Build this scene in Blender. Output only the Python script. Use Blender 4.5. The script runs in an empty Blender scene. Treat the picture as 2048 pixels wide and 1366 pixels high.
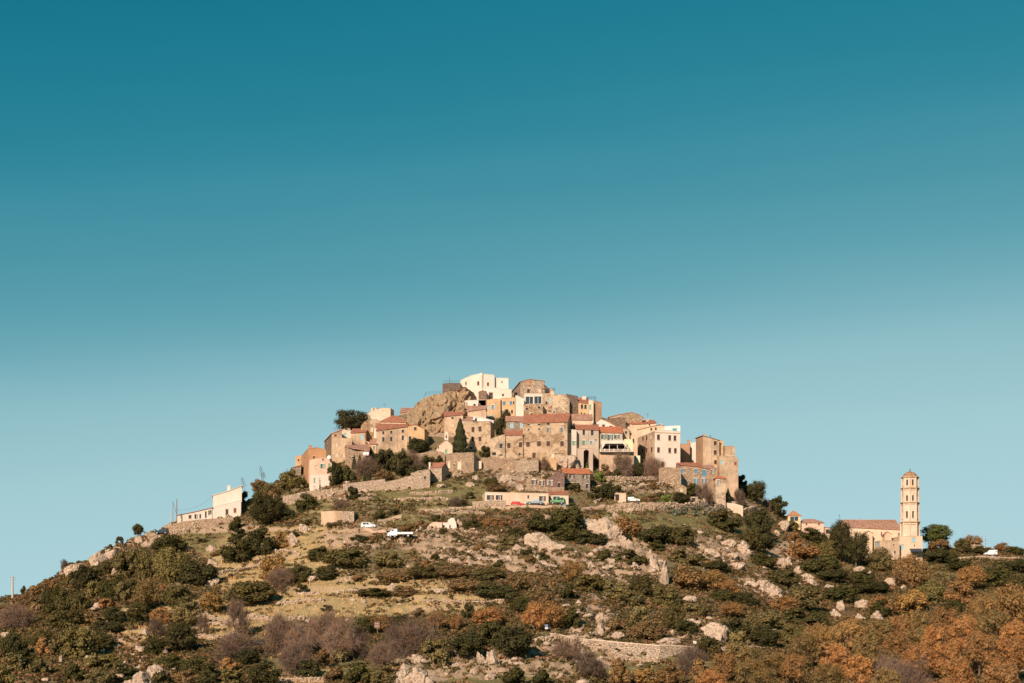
import bpy, math, random
import numpy as np
from mathutils import Vector, Matrix
from mathutils.geometry import tessellate_polygon

# ------------------------------------------------------------------ scene, camera, sky, sun
S = bpy.context.scene
COL = S.collection
F = 2970.0          # focal length in photo pixels (photo 2048 wide)
HZ = 1280.0         # photo row of the true horizon
CX = 1024.0
cam_d = bpy.data.cameras.new("camera")
cam = bpy.data.objects.new("camera", cam_d)
COL.objects.link(cam)
cam.location = (0, 0, 0)
cam.rotation_euler = (math.radians(90), 0, 0)
cam_d.sensor_width = 36.0
cam_d.lens = F / 2048 * 36
cam_d.shift_y = (HZ - 683) / 2048
cam_d.clip_start = 0.5
cam_d.clip_end = 20000
S.camera = cam

SUN_AZ = math.radians(24)      # sun stands behind the camera, to its left
SUN_EL = math.radians(28)
to_sun = Vector((-math.sin(SUN_AZ) * math.cos(SUN_EL), -math.cos(SUN_AZ) * math.cos(SUN_EL), math.sin(SUN_EL)))
sun_d = bpy.data.lights.new("sun", 'SUN')
sun_d.energy = 5.0
sun_d.angle = math.radians(0.5)
sun_d.color = (1.0, 0.81, 0.67)
sun = bpy.data.objects.new("sun", sun_d)
sun.rotation_euler = to_sun.to_track_quat('Z', 'Y').to_euler()
sun.location = (-200, -300, 300)
COL.objects.link(sun)

world = bpy.data.worlds.new("World")
S.world = world
world.use_nodes = True
wn = world.node_tree.nodes
wl = world.node_tree.links
bg = wn["Background"]
sky = wn.new("ShaderNodeTexSky")
sky.sky_type = 'NISHITA'
sky.sun_disc = False
sky.sun_elevation = SUN_EL
sky.sun_rotation = math.atan2(to_sun.x, to_sun.y)
sky.air_density = 1.0
sky.dust_density = 0.1
sky.ozone_density = 3.0
# the photograph's teal grade of the sky: one power and one gain per channel, the same all round
k1 = wn.new("ShaderNodeVectorMath"); k1.operation = 'SCALE'; k1.inputs[3].default_value = 0.1
k2 = wn.new("ShaderNodeVectorMath"); k2.operation = 'SCALE'; k2.inputs[3].default_value = 10.0 / 2 ** 0.35
gsep = wn.new("ShaderNodeSeparateColor"); cur = wn.new("ShaderNodeValToRGB")
# the photograph's teal grade: the sky's own brightness read off against its graded colour, the same all round
SKY_GRADE = ((0.0, (.002, .05, .08)), (.21, (.0075, .17, .255)), (.250, (.0109, .195, .283)), (.318, (.034, .254, .342)), (.437, (.147, .397, .468)),
             (.518, (.290, .522, .580)), (.65, (.368, .600, .645)), (.82, (.415, .640, .690)), (1.0, (.44, .655, .70)))
els = cur.color_ramp.elements
while len(els) > 1: els.remove(els[-1])
for i, (q, c) in enumerate(SKY_GRADE):
    e = els[0] if i == 0 else els.new(q)
    e.position = q; e.color = (*c, 1)
wl.new(sky.outputs[0], k1.inputs[0]); wl.new(k1.outputs[0], gsep.inputs[0]); 
cur.color_ramp.interpolation = 'B_SPLINE'
wtc = wn.new("ShaderNodeTexCoord"); wmp = wn.new("ShaderNodeMapping"); wmp.inputs["Scale"].default_value = (2.2, 2.2, 16.0); wmp.inputs["Rotation"].default_value = (0.0, 0.0, 0.0)
wno = wn.new("ShaderNodeTexNoise"); wno.inputs["Scale"].default_value = 1.0; wno.inputs["Detail"].default_value = 3.0
wl.new(wtc.outputs["Generated"], wmp.inputs["Vector"]); wl.new(wmp.outputs[0], wno.inputs["Vector"])
wma = wn.new("ShaderNodeMapRange"); wma.inputs[1].default_value = 0.3; wma.inputs[2].default_value = 0.7; wma.inputs[3].default_value = 0.98; wma.inputs[4].default_value = 1.02
wl.new(wno.outputs["Fac"], wma.inputs[0])
wmu = wn.new("ShaderNodeMath"); wmu.operation = 'MULTIPLY'; wl.new(gsep.outputs[1], wmu.inputs[0]); wl.new(wma.outputs[0], wmu.inputs[1]); wl.new(wmu.outputs[0], cur.inputs[0])
wl.new(cur.outputs[0], k2.inputs[0]); wl.new(k2.outputs[0], bg.inputs[0])
bg.inputs[1].default_value = 0.1

S.view_settings.view_transform = 'Standard'
S.view_settings.look = 'None'
S.view_settings.exposure = 0.35
S.view_settings.gamma = 1.0
S.view_settings.use_curve_mapping = False
S.cycles.max_bounces = 5
S.cycles.diffuse_bounces = 2
S.cycles.transparent_max_bounces = 8

# ------------------------------------------------------------------ helpers
rng = np.random.default_rng(7)
random.seed(7)


def sstep(a, b, x):
    t = np.clip((x - a) / (b - a), 0, 1)
    return t * t * (3 - 2 * t)


_PERM = np.random.default_rng(3).random((512, 512)).astype(np.float64)


def vnoise(x, y):
    xi = np.floor(x).astype(int); yi = np.floor(y).astype(int)
    fx = x - xi; fy = y - yi
    fx = fx * fx * (3 - 2 * fx); fy = fy * fy * (3 - 2 * fy)
    a = _PERM[xi % 512, yi % 512]; b = _PERM[(xi + 1) % 512, yi % 512]
    c = _PERM[xi % 512, (yi + 1) % 512]; d = _PERM[(xi + 1) % 512, (yi + 1) % 512]
    return (a * (1 - fx) + b * fx) * (1 - fy) + (c * (1 - fx) + d * fx) * fy


def fbm(x, y, o=4):
    s = 0; a = 1.0; t = 0
    for i in range(o):
        s = s + a * (vnoise(x * 2 ** i + 17.3 * i, y * 2 ** i + 5.1 * i) - 0.5); t += a; a *= 0.5
    return s / t * 2          # about -1..1


def np_mesh(name, verts, faces):
    verts = np.asarray(verts, dtype=np.float32)
    me = bpy.data.meshes.new(name)
    if isinstance(faces, np.ndarray):
        k = faces.shape[1]
        me.vertices.add(len(verts)); me.vertices.foreach_set("co", verts.ravel())
        me.loops.add(faces.size); me.loops.foreach_set("vertex_index", faces.astype(np.int32).ravel())
        me.polygons.add(len(faces))
        me.polygons.foreach_set("loop_start", np.arange(0, faces.size, k, dtype=np.int32))
        me.update(calc_edges=True)
    else:
        me.from_pydata(verts.tolist(), [], faces); me.update()
    return me


def link(name, data, parent=None, mats=()):
    o = bpy.data.objects.new(name, data)
    COL.objects.link(o)
    if data is not None:
        for m in mats:
            if m.name not in [k.name for k in data.materials if k]:
                data.materials.append(m)
    if parent is not None:
        o.parent = parent
    return o


def tag(o, label, cat, group=None):
    o["label"] = label; o["category"] = cat; o["kind"] = o.get("kind") or "thing"
    if group: o["group"] = group
    return o


def thing(name, label, cat, loc=(0, 0, 0), rz=0.0, group=None):
    o = bpy.data.objects.new(name, None)
    COL.objects.link(o)
    o.empty_display_size = 0.5
    o.location = loc; o.rotation_euler = (0, 0, rz)
    return tag(o, label, cat, group)


class MB:
    """collects simple shapes into one mesh"""
    def __init__(s): s.v = []; s.f = []

    def poly(s, pts):
        n = len(s.v); s.v += [tuple(p) for p in pts]; s.f.append(tuple(range(n, n + len(pts))))

    def box(s, x0, x1, y0, y1, z0, z1):
        n = len(s.v)
        s.v += [(x0, y0, z0), (x1, y0, z0), (x1, y1, z0), (x0, y1, z0), (x0, y0, z1), (x1, y0, z1), (x1, y1, z1), (x0, y1, z1)]
        for q in ((0, 3, 2, 1), (4, 5, 6, 7), (0, 1, 5, 4), (1, 2, 6, 5), (2, 3, 7, 6), (3, 0, 4, 7)):
            s.f.append(tuple(n + i for i in q))
        return s

    def hexa(s, p):
        n = len(s.v); s.v += [tuple(q) for q in p]
        for q in ((0, 3, 2, 1), (4, 5, 6, 7), (0, 1, 5, 4), (1, 2, 6, 5), (2, 3, 7, 6), (3, 0, 4, 7)):
            s.f.append(tuple(n + i for i in q))
        return s

    def bar(s, a, b, r0, r1=None, n=5):
        r1 = r0 if r1 is None else r1
        a = Vector(a); b = Vector(b); d = (b - a)
        if d.length < 1e-6: return s
        d.normalize()
        u = d.orthogonal().normalized(); w = d.cross(u)
        k = len(s.v)
        for p, r in ((a, r0), (b, r1)):
            for i in range(n):
                t = 2 * math.pi * i / n
                s.v.append(tuple(p + u * (math.cos(t) * r) + w * (math.sin(t) * r)))
        for i in range(n):
            j = (i + 1) % n
            s.f.append((k + i, k + j, k + n + j, k + n + i))
        s.f.append(tuple(k + n + i for i in range(n)))
        s.f.append(tuple(k + n - 1 - i for i in range(n)))
        return s

    def lathe(s, prof, n=8, cx=0, cy=0, a0=0.0):
        k = len(s.v)
        for r, z in prof:
            for i in range(n):
                t = a0 + 2 * math.pi * i / n
                s.v.append((cx + r * math.cos(t), cy + r * math.sin(t), z))
        for j in range(len(prof) - 1):
            for i in range(n):
                i2 = (i + 1) % n
                s.f.append((k + j * n + i, k + j * n + i2, k + (j + 1) * n + i2, k + (j + 1) * n + i))
        s.f.append(tuple(k + (len(prof) - 1) * n + i for i in range(n)))
        s.f.append(tuple(k + n - 1 - i for i in range(n)))
        return s

    def build(s, name, mat, parent=None, smooth=False):
        me = bpy.data.meshes.new(name)
        me.from_pydata([tuple(map(float, p)) for p in s.v], [], s.f); me.update()
        if smooth: me.polygons.foreach_set("use_smooth", [True] * len(me.polygons))
        return link(name, me, parent, (mat,))


def copy_tree(o, parent=None):
    c = o.copy(); COL.objects.link(c)
    if parent is not None: c.parent = parent
    for ch in list(o.children): copy_tree(ch, c)
    return c


# ------------------------------------------------------------------ materials
def new_mat(name):
    m = bpy.data.materials.new(name); m.use_nodes = True
    nt = m.node_tree
    b = nt.nodes["Principled BSDF"]
    b.inputs["Roughness"].default_value = 0.9
    b.inputs["Specular IOR Level"].default_value = 0.2
    return m, nt.nodes, nt.links, b


def rgb(c): return (c[0], c[1], c[2], 1.0)


def N(nodes, t, **kw):
    n = nodes.new("ShaderNode" + t)
    for k, v in kw.items(): setattr(n, k, v)
    return n


def mix(nodes, links, fac, a, b, mode='MIX'):
    n = nodes.new("ShaderNodeMix"); n.data_type = 'RGBA'; n.blend_type = mode
    for sock, v in ((n.inputs[0], fac), (n.inputs[6], a), (n.inputs[7], b)):
        if isinstance(v, (int, float)): sock.default_value = v
        elif isinstance(v, tuple): sock.default_value = rgb(v)
        else: links.new(v, sock)
    return n.outputs[2]


def ramp(nodes, links, src, a, b):
    n = nodes.new("ShaderNodeMapRange"); n.inputs[1].default_value = a; n.inputs[2].default_value = b
    links.new(src, n.inputs[0]); return n.outputs[0]


def noise(nodes, links, vec, scale, detail=4, rough=0.6):
    n = nodes.new("ShaderNodeTexNoise"); n.inputs["Scale"].default_value = scale
    n.inputs["Detail"].default_value = detail; n.inputs["Roughness"].default_value = rough
    links.new(vec, n.inputs["Vector"]); return n.outputs["Fac"]


def flat(name, c, rough=0.7, metal=0.0, spec=0.3):
    m, n, l, b = new_mat(name)
    g = N(n, "NewGeometry")
    f = noise(n, l, g.outputs["Position"], 3.0, 3)
    l.new(mix(n, l, f, tuple(x * 0.85 for x in c), tuple(min(1, x * 1.12) for x in c)), b.inputs["Base Color"])
    b.inputs["Roughness"].default_value = rough; b.inputs["Metallic"].default_value = metal
    b.inputs["Specular IOR Level"].default_value = spec
    return m


_mc = {}


def plaster(c, stain=(0.25, 0.16, 0.09), amt=0.5, streak=True):
    key = ('p', c, stain, amt)
    if key in _mc: return _mc[key]
    m, n, l, b = new_mat("plaster"); g = N(n, "NewGeometry"); P = g.outputs["Position"]
    big = ramp(n, l, noise(n, l, P, 0.22, 6, 0.7), 0.42, 0.68)
    st = N(n, "Mapping"); st.inputs["Scale"].default_value = (1.6, 1.6, 0.16); l.new(P, st.inputs["Vector"])
    sk = ramp(n, l, noise(n, l, st.outputs[0], 1.0, 5, 0.7), 0.48, 0.72)
    fine = noise(n, l, P, 3.5, 4, 0.7)
    c1 = mix(n, l, fine, tuple(x * 0.84 for x in c), tuple(min(1, x * 1.14) for x in c))
    k = N(n, "Math", operation='MULTIPLY'); l.new(big, k.inputs[0]); k.inputs[1].default_value = amt
    c2 = mix(n, l, k.outputs[0], c1, stain)
    k2 = N(n, "Math", operation='MULTIPLY'); l.new(sk, k2.inputs[0]); k2.inputs[1].default_value = amt * 0.75
    c3 = mix(n, l, k2.outputs[0], c2, stain)
    l.new(c3, b.inputs["Base Color"])
    bp = N(n, "Bump"); bp.inputs["Distance"].default_value = 0.06; bp.inputs["Strength"].default_value = 0.6
    l.new(fine, bp.inputs["Height"]); l.new(bp.outputs[0], b.inputs["Normal"])
    _mc[key] = m; return m


def stone(c, dark=0.5, size=0.45, patch=None):
    """rubble masonry; patch = colour of the old plaster left on it"""
    key = ('s', c, dark, size, patch)
    if key in _mc: return _mc[key]
    m, n, l, b = new_mat("masonry"); g = N(n, "NewGeometry"); P = g.outputs["Position"]
    mp = N(n, "Mapping"); mp.inputs["Scale"].default_value = (1 / size, 1 / size, 1.5 / size); l.new(P, mp.inputs["Vector"])
    v = N(n, "TexVoronoi"); v.inputs["Scale"].default_value = 1.0; l.new(mp.outputs[0], v.inputs["Vector"])
    e = N(n, "TexVoronoi", feature='DISTANCE_TO_EDGE'); e.inputs["Scale"].default_value = 1.0; l.new(mp.outputs[0], e.inputs["Vector"])
    hs = N(n, "SeparateColor"); l.new(v.outputs["Color"], hs.inputs[0])
    col = mix(n, l, hs.outputs[0], tuple(x * (1 - dark) for x in c), tuple(min(1, x * (1 + dark * 0.75)) for x in c))
    w = mix(n, l, hs.outputs[1], col, (c[0] * 0.9, c[1] * 0.92, c[2] * 1.05))
    big = ramp(n, l, noise(n, l, P, 0.18, 5, 0.65), 0.35, 0.7)
    w2 = mix(n, l, big, w, (c[0] * 0.62, c[1] * 0.58, c[2] * 0.52), 'MIX')
    w3 = mix(n, l, 0.4, w, w2)
    j = ramp(n, l, e.outputs["Distance"], 0.0, 0.09)
    out = mix(n, l, j, (c[0] * 0.45, c[1] * 0.42, c[2] * 0.38), w3)
    if patch:
        pf = ramp(n, l, noise(n, l, P, 0.3, 6, 0.72), 0.46, 0.54)
        out = mix(n, l, pf, out, patch)
    l.new(out, b.inputs["Base Color"])
    bp = N(n, "Bump"); bp.inputs["Distance"].default_value = 0.16; bp.inputs["Strength"].default_value = 0.9
    l.new(j, bp.inputs["Height"]); l.new(bp.outputs[0], b.inputs["Normal"])
    _mc[key] = m; return m


def tiles(c, old=0.4):
    key = ('t', c, old)
    if key in _mc: return _mc[key]
    m, n, l, b = new_mat("roof_tiles"); tc = N(n, "TexCoord"); P = tc.outputs["Object"]
    w = N(n, "TexWave", wave_type='BANDS', bands_direction='X'); w.inputs["Scale"].default_value = 0.9
    w.inputs["Distortion"].default_value = 0.6; l.new(P, w.inputs["Vector"])
    mp = N(n, "Mapping"); mp.inputs["Scale"].default_value = (3.6, 2.2, 2.2); l.new(P, mp.inputs["Vector"])
    v = N(n, "TexVoronoi"); v.inputs["Scale"].default_value = 1.0; l.new(mp.outputs[0], v.inputs["Vector"])
    hs = N(n, "SeparateColor"); l.new(v.outputs["Color"], hs.inputs[0])
    c1 = mix(n, l, hs.outputs[0], tuple(x * (1 - 0.75 * old) for x in c), (min(1, c[0] * (1 + old * .5)), min(1, c[1] * (1 + 1.2 * old)), min(1, c[2] * (1 + 1.6 * old))))
    big = ramp(n, l, noise(n, l, P, 0.35, 5, 0.7), 0.5, 0.7)
    k = N(n, "Math", operation='MULTIPLY'); l.new(big, k.inputs[0]); k.inputs[1].default_value = old
    c2 = mix(n, l, k.outputs[0], c1, (0.22, 0.13, 0.08))
    c3 = mix(n, l, ramp(n, l, w.outputs["Fac"], 0.0, 0.45), tuple(x * 0.55 for x in c), c2)
    l.new(c3, b.inputs["Base Color"])
    bp = N(n, "Bump"); bp.inputs["Distance"].default_value = 0.1; bp.inputs["Strength"].default_value = 0.8
    l.new(w.outputs["Fac"], bp.inputs["Height"]); l.new(bp.outputs[0], b.inputs["Normal"])
    _mc[key] = m; return m


def granite(name, c1, c2, lichen):
    m, n, l, b = new_mat(name); g = N(n, "NewGeometry"); P = g.outputs["Position"]
    a = noise(n, l, P, 0.35, 8, 0.72)
    f = noise(n, l, P, 2.6, 6, 0.7)
    st = N(n, "Mapping"); st.inputs["Rotation"].default_value = (0.3, 0.5, 0.2); st.inputs["Scale"].default_value = (2.2, 2.2, 0.5); l.new(P, st.inputs["Vector"])
    s = noise(n, l, st.outputs[0], 0.9, 6, 0.75)
    c = mix(n, l, ramp(n, l, a, 0.35, 0.65), c1, c2)
    c = mix(n, l, ramp(n, l, f, 0.47, 0.62), c, lichen)
    c = mix(n, l, ramp(n, l, s, 0.56, 0.74), c, tuple(x * 0.5 for x in c1))
    l.new(c, b.inputs["Base Color"])
    bp = N(n, "Bump"); bp.inputs["Distance"].default_value = 0.35; bp.inputs["Strength"].default_value = 1.0
    l.new(s, bp.inputs["Height"])
    b2 = N(n, "Bump"); b2.inputs["Distance"].default_value = 0.12; b2.inputs["Strength"].default_value = 1.0
    l.new(f, b2.inputs["Height"]); l.new(bp.outputs[0], b2.inputs["Normal"]); l.new(b2.outputs[0], b.inputs["Normal"])
    return m


def leaf_mat(name="foliage", sat=0.5):
    """leaf colour comes from each plant's own object colour, with a little variety per leaf"""
    m, n, l, b = new_mat(name)
    oi = N(n, "ObjectInfo"); g = N(n, "NewGeometry")
    r = g.outputs["Random Per Island"]
    k = N(n, "MapRange"); k.inputs[3].default_value = 0.76; k.inputs[4].default_value = 1.27; l.new(r, k.inputs[0])
    mu = N(n, "VectorMath", operation='SCALE'); l.new(oi.outputs["Color"], mu.inputs[0]); l.new(k.outputs[0], mu.inputs[3])
    big = ramp(n, l, noise(n, l, g.outputs["Position"], 0.6, 3), 0.35, 0.7)
    c = mix(n, l, big, mu.outputs[0], (1.25, 1.0, 0.75), 'MULTIPLY')
    l.new(c, b.inputs["Base Color"])
    b.inputs["Roughness"].default_value = 0.9; b.inputs["Specular IOR Level"].default_value = 0.04
    tr = N(n, "BsdfTranslucent"); l.new(c, tr.inputs[0])
    mx = N(n, "MixShader"); mx.inputs[0].default_value = 0.08
    out = n["Material Output"]
    l.new(b.outputs[0], mx.inputs[1]); l.new(tr.outputs[0], mx.inputs[2]); l.new(mx.outputs[0], out.inputs[0])
    return m


M_leaf = leaf_mat()
M_bark = flat("bark", (0.13, 0.095, 0.07))
M_granite = granite("granite", (0.50, 0.36, 0.25), (0.66, 0.49, 0.355), (0.27, 0.20, 0.14))
M_cliff = granite("cliff_rock", (0.36, 0.235, 0.13), (0.50, 0.34, 0.20), (0.17, 0.115, 0.07))
M_glass = flat("window_glass", (0.03, 0.045, 0.05), 0.15, 0.0, 0.5)
M_shade = flat("painted_interior_shade", (0.035, 0.025, 0.02))  # dark colour standing in for the shade inside openings
M_shut = flat("brown_shutter", (0.075, 0.036, 0.024))
M_blue = flat("blue_shutter", (0.06, 0.23, 0.36))
M_lblue = flat("pale_blue_shutter", (0.30, 0.46, 0.50))
M_teal = flat("teal_shutter", (0.02, 0.36, 0.42))
M_green = flat("green_shutter", (0.20, 0.36, 0.22))
M_dgreen = flat("dark_green_shutter", (0.05, 0.11, 0.08))
M_cream = flat("cream_wood", (0.62, 0.50, 0.33))
M_white = flat("white_paint", (0.68, 0.64, 0.58))
M_lime = plaster((0.66, 0.56, 0.44), (0.55, 0.40, 0.27), 0.25)
M_red = flat("dark_red_shutter", (0.24, 0.07, 0.045))
M_iron = flat("iron", (0.06, 0.055, 0.05), 0.5, 0.4)
M_wood = flat("weathered_wood", (0.22, 0.16, 0.11))
M_concrete = flat("concrete", (0.52, 0.44, 0.35))
M_sill = flat("stone_sill", (0.54, 0.41, 0.28))
T_red = tiles((0.47, 0.165, 0.09), 0.5)
T_bright = tiles((0.58, 0.18, 0.08), 0.3)
T_pink = tiles((0.52, 0.24, 0.15), 0.55)
T_orange = tiles((0.56, 0.24, 0.11), 0.35)
T_old = tiles((0.40, 0.19, 0.10), 0.6)

# ------------------------------------------------------------------ terrain
_sx = [-900, -500, -200, 0, 45, 76, 119, 178, 216, 254, 300, 338, 400, 480, 520, 560, 600, 660, 700, 760, 820, 880, 940, 1010, 1100, 1200, 1260, 1340, 1400, 1470, 1500, 1540, 1580, 1640, 1700, 1760, 1850, 1900, 1950, 2048, 2250, 2600, 3000]
_sr = [1330, 1305, 1262, 1197, 1190, 1171, 1148, 1119, 1101, 1084, 1069, 1052, 1036, 1010, 985, 960, 935, 893, 868, 846, 822, 798, 796, 800, 802, 833, 850, 876, 910, 955, 975, 1012, 1040, 1062, 1078, 1090, 1097, 1095, 1099, 1113, 1150, 1215, 1270]
_cx = [-900, 0, 400, 600, 900, 1200, 1500, 1800, 2048, 3000]
_cy = [380, 405, 440, 462, 496, 496, 484, 482, 478, 450]
Y0 = 250.0


def sky_row(px): return np.interp(px, _sx, _sr)
def crest_y(px): return np.interp(px, _cx, _cy)


def base_z(x, Y):
    px = CX + F * x / np.maximum(Y, 1.0)
    s = sky_row(px); yc = crest_y(px)
    v = (Y - Y0) / (yc - Y0)
    row = 1366 - v * (1366 - s)
    row = np.where(v < 0, 1366 - v * 500, row)
    z = (HZ - row) / F * Y
    zc = (HZ - s) / F * yc
    d = Y - yc
    back = np.maximum(zc - 0.0022 * np.clip(d, 0, 80) ** 2 - 0.32 * np.maximum(d - 20, 0), -25)
    z = np.where(v > 1, back, z)
    z = np.minimum(z, np.where(Y < 120, -2.0 - Y * 0.055, 1e9))
    return np.maximum(z, -25.0), px, v


_WALK = []   # level places (cars, roads): (px0, px1, r0, r1)


def masks(px, row):
    """land cover of the hillside as it is seen in the photograph: meadow, green, heath, rock (0..1 each)"""
    def el(cx, cy, rx, ry, soft=0.35):
        q = ((px - cx) / rx) ** 2 + ((row - cy) / ry) ** 2
        return 1 - sstep(1 - soft, 1 + soft, q)
    mx = np.maximum
    meadow = mx.reduce([el(760, 1192, 250, 42), el(560, 1125, 150, 40), el(640, 1215, 300, 18), el(600, 1352, 90, 16), el(480, 1130, 60, 60), el(260, 1262, 130, 30), el(620, 1078, 130, 26), el(380, 1240, 170, 40)])
    green = mx.reduce([el(430, 1090, 110, 22), el(850, 985, 140, 26), el(960, 1012, 140, 20), el(1330, 1000, 70, 20), el(1370, 1050, 160, 18), el(1865, 1135, 50, 30), el(1000, 1348, 140, 20), el(440, 1065, 120, 25), el(1300, 1330, 140, 30), el(950, 935, 60, 10), el(620, 1010, 60, 20), el(1240, 1040, 80, 14), el(800, 1040, 60, 12), el(700, 1330, 160, 30)])
    heath = mx.reduce([el(940, 1165, 110, 36), el(770, 1182, 70, 16), el(1000, 1215, 140, 40), el(1050, 1052, 140, 34), el(940, 1050, 60, 12), el(1100, 1200, 90, 50), el(1560, 1190, 120, 60), el(1700, 1200, 100, 40), el(860, 1270, 200, 40), el(1320, 1240, 140, 60), el(350, 1335, 180, 30), el(1800, 1200, 160, 60), el(1800, 1300, 300, 60), el(100, 1300, 150, 60), el(200, 1200, 150, 60)])
    rock = mx.reduce([el(960, 1100, 130, 36), el(850, 1085, 60, 20), el(1080, 1125, 90, 26), el(1240, 1075, 70, 30), el(1240, 1130, 90, 36), el(1420, 1100, 90, 26), el(1580, 1130, 60, 50), el(1180, 1245, 60, 40), el(210, 1108, 60, 20), el(285, 1078, 40, 14), el(150, 1138, 50, 12), el(240, 1290, 70, 20), el(1180, 1300, 180, 12), el(1090, 1330, 150, 24), el(300, 1345, 50, 24), el(830, 1345, 60, 26), el(720, 1075, 80, 30), el(900, 1330, 140, 30), el(1050, 940, 90, 34), el(880, 830, 80, 50), el(1520, 1180, 60, 30), el(690, 990, 60, 14), el(420, 1055, 110, 12), el(1300, 975, 120, 12), el(1350, 1012, 150, 8), el(1400, 1260, 60, 30)])
    return meadow, green, heath, rock


def terrain_z(x, Y):
    x = np.asarray(x, float); Y = np.asarray(Y, float)
    z, px, v = base_z(x, Y)
    row = HZ - z / np.maximum(Y, 1) * F
    meadow, green, heath, rock = masks(px, row)
    town = (1 - sstep(975, 1015, row)) * sstep(560, 620, px) * (1 - sstep(1500, 1560, px))
    amp = sstep(0.0, 0.1, v + 0.3) * (1 - 0.85 * town)
    z = z + amp * (1.3 * fbm(x / 26, Y / 26, 3) + 0.5 * fbm(x / 6, Y / 6, 3)) * (1 - 0.6 * sstep(0.93, 1.0, v))
    ridg = 1 - np.abs(fbm(x / 6 + 9, Y / 5, 4)) * 2.6; rid2 = 1 - np.abs(fbm(x / 2.2 + 29, Y / 2.0, 3)) * 3.0
    z = z + amp * rock * (1.25 * np.maximum(ridg, 0) + 0.7 * np.maximum(rid2, 0)) - amp * rock * .6
    z = z + amp * 0.28 * fbm(x / 1.7, Y / 1.7, 2)
    # old cultivation terraces across the meadow
    per = 2.4
    q = z + 2.2 * fbm(x / 45, Y / 45, 3)
    fr = q / per - np.floor(q / per)
    st = (sstep(0.62, 0.98, fr) - fr) * per * 0.62
    z = z + st * np.clip(mxm(meadow, green * 0.5), 0, 1) * (1 - rock) * (1 - town) * sstep(-.35, .25, fbm(x / 17 + 70, Y / 17, 2)) * .8
    return z


def mxm(a, b): return np.maximum(a, b)


def Yof(px, row):
    s = float(sky_row(px)); yc = float(crest_y(px))
    return Y0 + (1366 - row) / (1366 - s) * (yc - Y0)


def gz(x, Y): return float(terrain_z(np.array([x]), np.array([Y]))[0])


def at(px, row, Y=None):
    """the spot on the hillside that the photograph shows at (px, row)"""
    Y = Yof(px, row) if Y is None else Y
    x = (px - CX) / F * Y
    return Vector((x, Y, gz(x, Y)))


def W(px, row, Y):
    """a point at distance Y seen at photo pixel (px, row)"""
    return Vector(((px - CX) / F * Y, Y, (HZ - row) / F * Y))


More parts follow.
